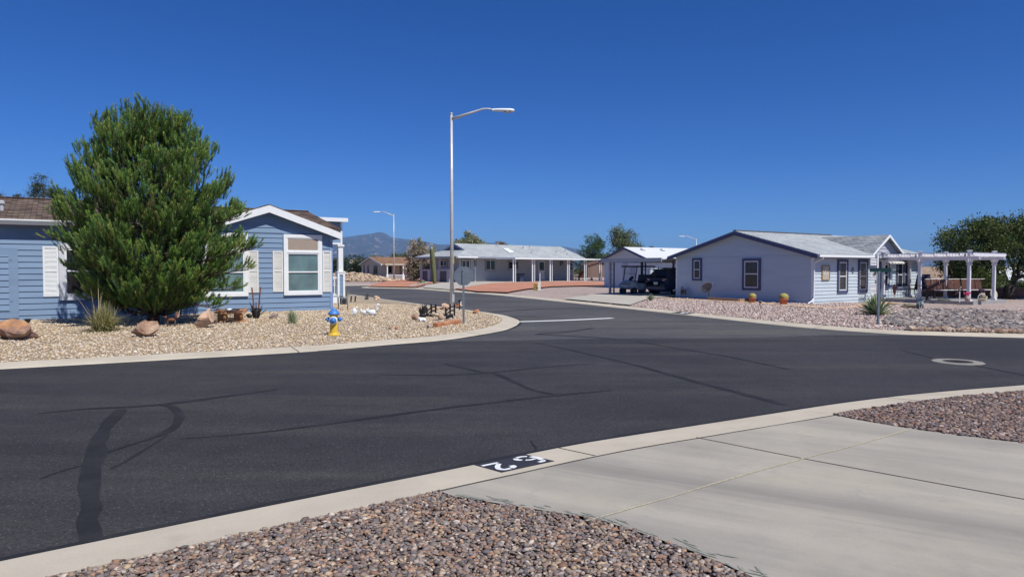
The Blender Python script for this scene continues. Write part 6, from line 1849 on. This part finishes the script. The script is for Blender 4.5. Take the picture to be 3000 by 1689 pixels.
for i in range(nb):
    f = ((i + .5) / nb)
    zt_ = .42 + (Hp - .95) * f ** .95
    ga += 2.39996 + g.normal(0, .3)
    ax = Vector((math.cos(ga), math.sin(ga), 0)); side = Vector((-ax.y, ax.x, 0))
    r = max(env(zt_) - .2, .12) * g.choice([1.0, .92, .82, .68, .48], p=[.2, .28, .24, .16, .12])
    tip_ = ax * r + Vector((0, 0, zt_)); fz_ = zt_ / Hp
    s = trunk_at(max(.35, zt_ - r * (.35 + .75 * fz_) * g.uniform(.8, 1.2)))
    pts = [s.lerp(tip_, u / 6) + Vector((0, 0, -.16 * r * math.sin(u / 6 * math.pi))) + (Vector((g.normal(0, .03), g.normal(0, .03), g.normal(0, .03))) if 0 < u < 6 else Vector((0, 0, 0))) for u in range(7)]
    r0 = .01 + .012 * r
    m_br.tube(pts, [r0 * (1 - .85 * u / 6) for u in range(7)], 5, False)
    up_ = (ax * .55 * (1.1 - fz_) + Vector((0, 0, .75 + .4 * fz_))).normalized()
    tuft(tip_, up_, 8, .1, .24, .42)
    for c in range(int(4 + 3.2 * r)):
        u = 1 - g.uniform(0, 1) ** 1.25 * .55; q = u * 6; kk = min(int(q), 5); p = pts[kk].lerp(pts[kk + 1], q - kk)
        o_ = p + side * g.normal(0, .24) + ax * g.normal(.02, .08) + Vector((0, 0, g.uniform(.0, .3)))
        m_br.tube([p, p.lerp(o_, .5) - Vector((0, 0, .03)), o_], [.008, .006, .003], 4, False)
        tuft(o_, (up_ + side * g.normal(0, .25)).normalized(), int(g.integers(5, 9)), .085, .2, .36)
# long low boughs reaching out left and right, and the tall candles of the top
def bough(p_px, start_z, n):
    e = PD(p_px[0], p_px[1], tb.y - .35) - tb; s = trunk_at(start_z); pts = [s.lerp(e, k / 6) + Vector((0, -.1 * math.sin(k / 6 * 3.14), .12 * math.sin(k / 6 * 3.14))) for k in range(7)]
    m_br.tube(pts, [.045 * (1 - .13 * k) for k in range(7)], 6, False)
    for _ in range(n):
        u = g.uniform(.42, 1.0); q = u * 6; k = min(int(q), 5); p = pts[k].lerp(pts[k + 1], q - k)
        d = ((e - s).normalized() * .5 + Vector((g.normal(0, .35), g.normal(0, .35), g.uniform(.0, .7)))).normalized()
        l = g.uniform(.1, .4) * (1.25 - u * .7); m_br.tube([p, p + d * l], [.007, .004], 4, False)
        tips.append((p + d * l, (d + Vector((0, 0, .3))).normalized(), g.uniform(.18, .3)))
bough((152, 700), 1.5, 70); bough((742, 730), 1.25, 90); bough((728, 790), .9, 60); bough((690, 850), .7, 60); bough((250, 880), .6, 60); bough((205, 790), 1.0, 50); bough((700, 640), 2.2, 60); bough((640, 905), .5, 50); bough((330, 905), .45, 40)
for k in range(64):
    z = Hp - .15 - g.uniform(0, 1) ** 1.1 * 2.9; a = g.uniform(0, 6.28); r = max(.05, env(min(z + .2, Hp)) * .9 - .15) * (g.uniform(.6, 1.0) if z < Hp - 1 else g.uniform(.1, 1.0))
    p = Vector((r * math.cos(a), r * math.sin(a), z - .4)); d = Vector((.16 * math.cos(a), .16 * math.sin(a), 1)).normalized()
    L = g.uniform(.42, .72); m_br.tube([p - d * .5, p, p + d * L], [.014, .011, .005], 4, False)
    for c in range(3): tips.append((p + d * (L * .18) + Vector((g.normal(0, .012), g.normal(0, .012), 0)), d, L * .55))
    for c in range(4):
        a2 = g.uniform(0, 6.28); q_ = p + Vector((.13 * math.cos(a2), .13 * math.sin(a2), -.12)); m_br.tube([p - d * .4, q_, q_ + d * .34], [.008, .007, .004], 4, False); tips.append((q_, (d + Vector((.15 * math.cos(a2), .15 * math.sin(a2), 0))).normalized(), .32))
TP = np.array([(t[0].x, t[0].y, t[0].z) for t in tips]); TD = np.array([tuple(t[1]) for t in tips]); TL_ = np.array([t[2] for t in tips])
# keep clear of the house wall and inside the measured silhouette
wx = TP + np.array([tb.x, tb.y, tb.z])
dl_ = (wx[:, 0] - BHF.o.x) * wn_.x + (wx[:, 1] - BHF.o.y) * wn_.y
ok = (dl_ < -.25) | ((wx[:, 2] > 3.9) & (dl_ < .9))
ok &= TP[:, 2] > .12
TP, TD, TL_ = TP[ok], TD[ok], TL_[ok]
print("pine shoots", len(TP))
NN = 78
n = len(TP); idx = np.repeat(np.arange(n), NN)
u = g.uniform(0, 1, n * NN)
ax_ = TD[idx]
side = unit(np.cross(ax_, g.normal(0, 1, (n * NN, 3))))
base = TP[idx] + ax_ * (u * TL_[idx])[:, None]
nd = unit(ax_ * g.uniform(.75, 1.1, (n * NN, 1)) + side * g.uniform(.2, .7, (n * NN, 1)))
nl = g.uniform(.075, .125, n * NN)
pal = 1.1 * np.array([(.12, .215, .04), (.15, .25, .045), (.085, .17, .045), (.18, .26, .05), (.1, .19, .055), (.2, .225, .06)])
tc = pal[g.integers(0, len(pal), n)] * g.uniform(.75, 1.25, (n, 1))
tint = (tc[idx] * (0.8 + .45 * u[:, None]) * g.uniform(.85, 1.15, (n * NN, 1))).clip(0, 1)
leaf_mesh('crown', base, nd, unit(np.cross(nd, side + .01)), nl, np.full(n * NN, .0042), tint, NEEDLE, pine)
m_br.build('branches', BARK, pine)
m_tr.build('trunk', M("red_brown_pine_bark", (.13, .065, .04), .9, .35, 9, bump=.7), pine, True)

# --- small plants of the tan yard
def blades(name, base, n, L, w, cols, label, cat="plant", group=None, spread=1.0, arch=.35, rad=.1, stiff=3, seed=0, mat=None):
    gg = np.random.default_rng(seed); t = thing(name, base, label, cat, 0, group)
    V = []; Fc = []; T = []
    cols = np.array(cols)
    for k in range(n):
        a = gg.uniform(0, 6.28); th = abs(gg.normal(0, .45)) * spread; l = L * gg.uniform(.55, 1.15)
        d = np.array([math.cos(a) * math.sin(th), math.sin(a) * math.sin(th), math.cos(th)]); p = np.array([rad * gg.normal(0, .5), rad * gg.normal(0, .5), 0.])
        sd = np.array([-math.sin(a), math.cos(a), 0]); c = cols[gg.integers(0, len(cols))] * gg.uniform(.75, 1.25); b = len(V)
        for i in range(stiff + 1):
            u = i / stiff; q = p + d * l * u + np.array([d[0], d[1], 0]) * arch * l * u * u * .8 - np.array([0, 0, 1]) * arch * l * u ** 2.2 * min(1, th * 1.2)
            ww = w * (1 - u) ** .6 + .0008
            V += [q - sd * ww, q + sd * ww]; T += [c, c]
        for i in range(stiff): Fc.append([b + 2 * i, b + 2 * i + 1, b + 2 * i + 3, b + 2 * i + 2])
    me = mesh_np('leaves', np.array(V), np.array(Fc), np.array(T).clip(0, 1), mat or LEAF, False)
    o = bpy.data.objects.new('leaves', me); COL.objects.link(o); o.parent = t
    return t


p = PH(h_blue, *Z('c', 1405, 775)); blades('grass_clump', p, 760, .78, .0085, [(.3, .29, .1), (.4, .36, .17), (.2, .23, .07), (.5, .43, .24)], "spiky yellow green ornamental grass clump left of the pine trunk", spread=1.7, arch=.42, rad=.2, seed=1)
t_ = blades('grass_stalks', PH(h_blue, *Z('c', 1345, 760)), 26, 1.35, .008, [(.5, .42, .27), (.42, .36, .2)], "tall dry seed stalks rising out of the yellow green grass clump", spread=1.1, arch=.35, rad=.14, seed=2)
p = PH(h_blue, *Z('d', 1700, 895)); blades('desert_shrub', p, 210, .45, .009, [(.42, .46, .29), (.5, .53, .36), (.32, .37, .2)], "small grey green desert shrub in the gravel left of the hydrant", spread=.85, arch=.2, rad=.1, seed=3)
p = PH(h_blue, *Z('v', 1070, 530)); blades('dry_cactus', p, 26, .42, .016, [(.16, .15, .13), (.09, .085, .075), (.24, .22, .19)], "dry grey branching cactus at the far edge of the tan yard", spread=.8, arch=-.2, rad=.1, seed=4)
p = PH(h_blue, *Z('v', 200, 400)); blades('wispy_shrub', p, 60, .5, .01, [(.25, .27, .2), (.34, .34, .27)], "wispy pale shrub right of the white porch pier", spread=.9, arch=.1, rad=.15, seed=5)
p = PH(h_blue, *Z('c', -20, 560)); p.y -= .2; blades('leafy_weed', p, 90, .85, .014, [(.16, .22, .08), (.2, .25, .12)], "thin leafy bush entering at the left edge before the blue door", spread=.6, arch=.2, rad=.2, seed=6)


def agave(base, n, L, w, label, cols, seed=0, th0=.25, th1=1.35):
    gg = random.Random(seed); t = thing('agave', base, label, "agave", 0, "agave plants"); ml = []
    V = []; Fc = []; T = []
    for k in range(n):
        f = k / n; th = th0 + (th1 - th0) * f; a = k * 2.39996; l = L * (.75 + .3 * gg.random()); c = np.array(cols[k % len(cols)]) * gg.uniform(.85, 1.15)
        d = Vector((math.cos(a) * math.sin(th), math.sin(a) * math.sin(th), math.cos(th))); sd = Vector((-math.sin(a), math.cos(a), 0)); up = d.cross(sd) * -1
        if up.z < 0: up = -up
        b = len(V)
        for u, ww in ((0, .75), (.3, 1), (.65, .75), (.9, .3), (1, .02)):
            q = d * (l * u) + Vector((0, 0, .02)); V += [tuple(q - sd * w * ww + up * w * .35 * ww), tuple(q - up * w * .3 * ww), tuple(q + sd * w * ww + up * w * .35 * ww)]; T += [c * 1.1, c * .8, c * 1.1]
        for i in range(4):
            for j in range(2): Fc.append([b + 3 * i + j, b + 3 * i + j + 1, b + 3 * i + j + 4, b + 3 * i + j + 3])
    me = mesh_np('leaves', np.array(V), np.array(Fc), np.array(T).clip(0, 1), STONE, False)
    o = bpy.data.objects.new('leaves', me); COL.objects.link(o); o.parent = t
    return t
p = PH(h_right, *Z('j', 868, 1275)); agave(p, 64, .86, .05, "big green agave rosette beside the street name sign", [(.2, .27, .13), (.3, .36, .2), (.13, .19, .09), (.38, .42, .26)], 1, .2, 1.52)
p = PH(h_right, *Z('s', 1395, 1470)); agave(p, 22, .42, .04, "small green agave at the edge of the carport driveway", [(.16, .22, .12), (.24, .3, .17)], 2, .15, 1.0)

# saguaro and barrel cacti of the far house
p = PD(*Z('q', 635, 1150), 74.5); p.z = hz(h_right, p.x, p.y); Hs = CAM_Z - p.z + (786 - Z('q', 0, 232)[1]) / F * p.y; rs = 62 * ZR['q'][2] / F * p.y
t = thing('saguaro_cactus', p, "tall single saguaro cactus column left of the street lamp pole", "cactus")
def ribbed(mb, pts, rad, n=36):
    b = len(mb.v)
    for (x, y, z), r in zip(pts, rad):
        for k in range(n):
            q = 2 * math.pi * k / n; rr = r * (1 + (.13 if k % 2 else -.12)); mb.v.append((x + rr * math.cos(q), y + rr * math.sin(q), z))
    for i in range(len(pts) - 1):
        for k in range(n): mb.f.append((b + i * n + k, b + i * n + (k + 1) % n, b + (i + 1) * n + (k + 1) % n, b + (i + 1) * n + k))
    mb.f.append(tuple(b + (len(pts) - 1) * n + k for k in range(n)))
    return mb
SAG = M("saguaro_skin", (.13, .14, .065), .85, .3, 5, fine=30)
m = ribbed(MB(), [(.14, 0, 0), (.1, 0, .5), (.03, 0, Hs * .4), (-.1, 0, Hs * .75), (-.17, 0, Hs * .93), (-.18, 0, Hs * .985), (-.18, 0, Hs)], [rs * .6, rs * .85, rs, rs * .97, rs * .85, rs * .6, rs * .15]); m.build('column', SAG, t, True)
m = MB(); m.blob((-.18, 0, Hs * .98), rs * .55, 2); m.build('tip', M("pale_saguaro_tip", (.42, .4, .2), .9, .2, 20), t, True)
for u, v, r, lb in ((345, 1180, 62, "rounder barrel cactus right of a smaller one on the far red gravel"), (245, 1205, 40, "small barrel cactus lying low beside the larger one on the far red gravel")):
    p = PH(h_right, *Z('q', u, v)); rr = r * ZR['q'][2] / F * p.y
    t = thing('barrel_cactus', p, lb, "cactus", 0, "barrel cacti"); m = ribbed(MB(), [(0, 0, 0), (0, 0, rr * .4), (0, 0, rr * 1.1), (0, 0, rr * 1.5), (0, 0, rr * 1.65)], [rs * 0 + rr * .8, rr, rr * .95, rr * .55, rr * .1], 28); m.build('body', SAG, t, True)

# trees, near and far
DG = [(.05, .09, .03), (.065, .11, .035), (.04, .07, .025), (.085, .13, .045)]
def at(px, py, d): q = PD(px, py, d); return Vector((q.x, q.y, 0))
pm_ = PD(2957, 800, 37.5); pm_.z = hz(h_right, pm_.x, pm_.y)
mz = pm_.y / F
MES = [(.05, .085, .02), (.08, .12, .028), (.035, .06, .016), (.12, .155, .04), (.12, .125, .045)]
def mp(u, v): q = Z('k', u, v); return (q[0] - Z('k', 1212, 0)[0]) * mz, (Z('k', 0, 1005)[1] - q[1]) * mz
bl_ = []
for u, v, ru, rv in ((620, 330, 170, 110), (850, 230, 190, 120), (1100, 230, 190, 130), (1330, 200, 180, 130), (1550, 260, 200, 150), (1750, 380, 180, 140), (560, 520, 150, 120), (700, 640, 180, 110), (950, 430, 230, 110), (1250, 430, 230, 110), (1550, 520, 220, 130), (850, 760, 150, 90), (1000, 640, 120, 90), (1650, 640, 180, 110), (700, 760, 120, 90)):
    x, z = mp(u, v); bl_.append((x, random.uniform(-.7, 1.5), z, ru * .262 * mz, 1.2, rv * .262 * mz))
tree('mesquite_tree', pm_, "broad dark green mesquite tree with forked black trunk at the right edge", bl_, 42000, .13, .034, MES, .22, 0, bark=DARKBARK, shell=.35, spread=.22, clump=20, seed=2)
mes = [o for o in COL.objects if o.name.startswith('mesquite_tree')][-1]
tk = [o for o in mes.children if o.name.startswith('trunk')][0]
m = MB()
z1_ = mp(0, 840)[1]
m.tube([(-.03, 0, -.1), (0, 0, .3), (.08, 0, z1_)], [.36, .27, .3], 10)
for (pts, r) in (([(1190, 850), (1110, 760), (1040, 690), (960, 560)], .14), ([(1200, 840), (1160, 700), (1120, 600), (1080, 420)], .12), ([(1230, 840), (1310, 770), (1400, 730), (1560, 600)], .16), ([(1240, 830), (1290, 700), (1230, 640), (1180, 520)], .11), ([(1310, 770), (1330, 640), (1340, 450)], .09)):
    q = [(mp(*a)[0], .15 * math.sin(i * 2.1), mp(*a)[1]) for i, a in enumerate(pts)]; m.tube(q, [r * (1 - .2 * i) for i in range(len(q))], 8)
old = tk.data; tmp = m.build('trunk_tmp', DARKBARK, None, True); tk.data = tmp.data; bpy.data.objects.remove(tmp)
# distant pines behind the blue roof
for px, py, d, w, h, lb, sd in ((120, 545, 62, 46, 62, "distant dark pine standing over the brown roof left of the big pine", 1), (185, 575, 66, 30, 40, "distant pine half hidden by the left flank of the big pine", 2), (57, 584, 66, 18, 22, "tiny pine top peeping over the brown roof ridge", 3), (2, 582, 70, 8, 20, "sliver of a pine top at the left picture edge over the roof", 4)):
    b = at(px, 786, d); zt_ = CAM_Z + (786 - py) / F * d; k = d / F
    bb = [(random.uniform(-.4, .4) * w * k, 0, zt_ - h * k * .1 * q, w * k * (.35 + .13 * q), w * k * .5, h * k * .14) for q in range(6)] + [(0, 0, zt_ + h * k * .25, w * k * .35, w * k * .35, h * k * .3)]
    tree('distant_pine', b, lb, bb, 2600, .16, .03, [(.06, .085, .04), (.045, .07, .035), (.09, .1, .06)], .16, 8, group="pines behind the blue house", shell=.2, spread=.16, clump=18, seed=sd)
# conifers behind the far house
def conifer(px, ptop, pbot, d, w, n, cols, label, seed, name='conifer_tree', loose=.2):
    b = at(px, 786, d); k = d / F; z0 = CAM_Z + (786 - pbot) * k; z1 = CAM_Z + (786 - ptop) * k; H = z1 - z0; gg = random.Random(seed)
    bb = []
    for q in range(26):
        f = gg.random(); r = w * k / 2 * (1 - .55 * f ** 2); a = gg.uniform(0, 6.28); bb.append((r * .62 * math.cos(a), r * .62 * math.sin(a), z0 + H * f * .93, r * .42, r * .42, H * .16))
    tree(name, b, label, bb, n, .22, .05, cols, .2, 6, shell=.3, spread=loose, clump=20, seed=seed)
conifer(1735, 690, 778, 132, 108, 16000, [(.06, .115, .035), (.08, .145, .045), (.045, .085, .03)], "round dark green conifer between the far house and the carport", 5)
conifer(1828, 664, 770, 88, 122, 11000, [(.12, .155, .08), (.09, .125, .055), (.16, .185, .1)], "taller grey green pine with uneven crown behind the grey outbuilding", 6, 'grey_pine', .26)
conifer(1908, 722, 740, 100, 14, 500, [(.1, .13, .075), (.075, .105, .05)], "small grey green treetop poking over the grey outbuilding roof", 7, 'grey_pine', .15)
# cholla thicket, cream flowered bush, mesquite belt
def bush(px, ptop, pbot, d, w, n, leaf, wid, cols, label, seed, name, nb=14, spread=.2, group=None, cat="bush", limbs=6, depth=.5):
    b = at(px, 786, d); k = d / F; z0 = CAM_Z + (786 - pbot) * k; z1 = CAM_Z + (786 - ptop) * k; H = z1 - z0; gg = random.Random(seed); bb = []
    for q in range(nb):
        x = gg.uniform(-.5, .5) * w * k * .8; zz = z0 + H * gg.uniform(.18, .86) * (1 - .9 * (abs(x) / (w * k * .5)) ** 2.4); bb.append((x, gg.uniform(-.3, .3) * w * k * depth, zz, w * k * .17, w * k * .17 * depth * 2, H * .2))
    return tree(name, b, label, bb, n, leaf, wid, cols, .12, limbs, cat, group, shell=.35, spread=spread, clump=18, seed=seed)
bush(1238, 698, 832, 88, 112, 15000, .2, .055, [(.42, .34, .26), (.3, .25, .17), (.5, .42, .33), (.19, .2, .1)], "big brownish cholla thicket behind the saguaro", 8, 'cholla_cactus', 24, .13, cat="cactus")
bush(1372, 680, 730, 92, 100, 5000, .28, .07, [(.28, .29, .16), (.22, .24, .12), (.38, .36, .22)], "cream green flowering bush rising over the far house roof", 9, 'flowering_bush', 14, .2)
bush(1469, 707, 722, 96, 38, 700, .2, .05, [(.22, .18, .13), (.3, .25, .18)], "little brown bush top over the far house ridge", 10, 'cholla_cactus', 6, .12, cat="cactus")
bush(1052, 740, 835, 128, 118, 9000, .3, .07, [(.05, .075, .035), (.07, .1, .045), (.035, .055, .025)], "dark green round tree left of the beige house", 11, 'shade_tree', 20, .28, cat="tree")
bush(990, 752, 830, 122, 60, 4000, .3, .07, [(.05, .075, .035), (.07, .1, .045)], "dark tree directly behind the white porch column", 12, 'shade_tree', 12, .26, cat="tree")
for i, (px, pt, w, lb) in enumerate(((1090, 745, 60, "light green bush above the beige house's left roof"), (1130, 735, 60, "light green bush behind the far lamp pole"), (1175, 738, 70, "light green bush above the beige house ridge"), (1215, 742, 60, "light green bush beside the cholla thicket"))):
    bush(px, pt, 800, 145, w, 3500, .35, .08, [(.12, .16, .05), (.15, .19, .065), (.1, .13, .04)], lb, 20 + i, 'palo_verde', 10, .3, group="light green bushes behind the beige house")
for i, (px, pt, w, d, lb) in enumerate(((2755, 800, 60, 70, "olive shrub behind the slatted bench"), (2890, 800, 80, 46, "olive green shrub behind the right pergola post"), (2995, 830, 60, 46, "grey green shrub behind the terracotta wall at the right edge"))):
    bush(px, pt, 870, d, w, 3500, .16, .04, [(.08, .1, .03), (.12, .14, .05), (.06, .08, .03)], lb, 30 + i, 'olive_shrub', 10, .16, cat="shrub")

# rocky bank beyond the side street
bank = [Vector((p.x, p.y)) for p in (PH(h_right, *Z('f', a, b)) for a, b in ((60, 1325), (240, 1322), (600, 1318), (735, 1312), (700, 1295), (560, 1262), (400, 1240), (235, 1235), (60, 1235)))]
ctr = PH(h_right, *Z('f', 420, 1270))
def h_bank(x, y):
    return h_right(x, y) + 1.0 * np.exp(-(((np.asarray(x) - ctr.x + 2) / 4.5) ** 2 + ((np.asarray(y) - ctr.y - 4) / 5.5) ** 2))
bpoly = [(ctr.x - 9, ctr.y - 4), (ctr.x + 4.6, ctr.y - 5.0), (ctr.x + 6, ctr.y + 1), (ctr.x + 3, ctr.y + 9), (ctr.x - 9, ctr.y + 9)]
sheet("rock_bank", bpoly, h_bank, -.05, M("bank_earth", (.36, .27, .18), .95, .15, .5), 1.5)
stones("bank_boulders", bpoly, 1500, .19, [(.5, .38, .25), (.42, .3, .2), (.58, .48, .36), (.3, .22, .16)], h_bank, 1, .02, angular=.06, pile=.8)
# scrub far off, and the mountain range
xs_ = []
g2 = np.random.default_rng(77)
nS = 900
dS = g2.uniform(170, 420, nS); aS = g2.uniform(-.85, .85, nS)
C = np.stack([aS * dS, dS, np.zeros(nS)], 1)
idx = np.repeat(np.arange(nS), 60); R_ = g2.uniform(1.2, 2.6, nS)
d = unit(g2.normal(0, 1, (len(idx), 3))) * g2.uniform(.5, 1, (len(idx), 1)); d[:, 2] = np.abs(d[:, 2])
P0 = C[idx] + d * (R_[idx])[:, None]
D_ = unit(d + g2.normal(0, .6, d.shape)); U_ = unit(np.cross(D_, g2.normal(0, 1, d.shape)))
pal = np.array([(.09, .1, .045), (.12, .12, .06), (.07, .085, .04)])
o = leaf_mesh('desert_scrub', P0, D_, U_, g2.uniform(.5, 1.1, len(idx)), g2.uniform(.12, .3, len(idx)), pal[g2.integers(0, 3, nS)][idx], LEAF, None)
kind(o, 'stuff')

ridge = [(-900, 740), (-300, 735), (200, 730), (600, 715), (880, 705), (1004, 695), (1033, 692), (1055, 688), (1076, 686), (1095, 683), (1109, 680), (1117, 680), (1131, 684), (1142, 691), (1150, 696.5), (1167, 698), (1194, 700.7), (1217, 702.5), (1250, 708), (1283, 716), (1310, 716), (1421, 709), (1454, 713), (1490, 718), (1560, 720.5), (1645, 722), (1690, 728), (1760, 745), (1900, 752), (1960, 742), (2000, 748), (2200, 764), (2500, 770), (2690, 757), (2740, 762), (2800, 768), (3100, 770), (3900, 768)]
rx = np.array([q[0] for q in ridge]); ry = np.array([q[1] for q in ridge])
cols_ = np.arange(-900, 3901, 8); nx = len(cols_); ny = 46
D0, D1 = 9000.0, 14500.0
gm_ = np.random.default_rng(5)
def fbm(x, y, oct=6, s=1.0):
    z = np.zeros(np.broadcast(x, y).shape); a = 1.0; f = s
    for o_ in range(oct):
        for _ in range(3):
            th = gm_.uniform(0, 6.28); ph = gm_.uniform(0, 6.28); z += a / 3 * np.abs(np.sin(f * (x * math.cos(th) + y * math.sin(th)) + ph)); f *= 1.07
        a *= .52; f *= 1.9
    return z
V = np.zeros((ny, nx, 3))
for j in range(ny):
    f = j / (ny - 1); dist = D0 + (D1 - D0) * f
    V[j, :, 0] = (cols_ - 1500) / F * dist; V[j, :, 1] = dist
    V[j, :, 2] = f
top = (786 - np.interp(cols_, rx, ry)) / F * D1 + CAM_Z
nz = fbm(V[:, :, 0] / 1000, V[:, :, 1] / 1000, 6, 1.7); nz = (nz - nz.mean()) / nz.std()
f = V[:, :, 2]
V[:, :, 2] = top[None] * np.minimum(np.sin(f * math.pi / 2) ** 1.1 * .97 * (1 + .13 * nz * np.sin(f * math.pi)), .985) * (V[:, :, 1] / D1) - 4 * (1 - f)
V[-1, :, 2] = top
V = np.concatenate([V, np.stack([V[-1, :, 0] * 1.03, V[-1, :, 1] * 1.06, top * .3], 1)[None]], 0); ny += 1
ii = np.arange(ny * nx).reshape(ny, nx)
Fc = np.stack([ii[:-1, :-1], ii[:-1, 1:], ii[1:, 1:], ii[1:, :-1]], -1).reshape(-1, 4)
km = NT("mountain_rock"); v = km.obj()
n1 = km.noise(v, .0022, 8, .66); n2 = km.noise(v, .006, 6, .7)
c = km.mix(km.ramp(n1, [(.4, 0.), (.6, 1.)]), (.035, .042, .045), (.06, .06, .06))
c = km.mix(km.ramp(n2, [(.55, 0.), (.66, 1.)]), c, (.3, .23, .21))
km.l(c, km.b.inputs['Base Color']); km.b.inputs['Roughness'].default_value = 1
me = mesh_np('mountains', V.reshape(-1, 3), Fc, None, km.m, False)
o = bpy.data.objects.new('mountains', me); COL.objects.link(o); kind(o, 'structure')
# ------------------------------------------------------------------ desert air that turns the mountains blue
HAZE = True
if HAZE:
    m = MB(); m.box(-23000, 23000, -400, 23000, -3, 820)
    hm = bpy.data.materials.new("desert_air"); hm.use_nodes = True
    ht = hm.node_tree; ht.nodes.remove(ht.nodes["Principled BSDF"])
    pv = ht.nodes.new("ShaderNodeVolumePrincipled")
    pv.inputs['Color'].default_value = (.31, .59, 1.0, 1)
    pv.inputs['Density'].default_value = 5.2e-5
    pv.inputs['Anisotropy'].default_value = 0.0
    ht.links.new(pv.outputs[0], ht.nodes["Material Output"].inputs['Volume'])
    o = m.build('haze', hm); kind(o, 'stuff')
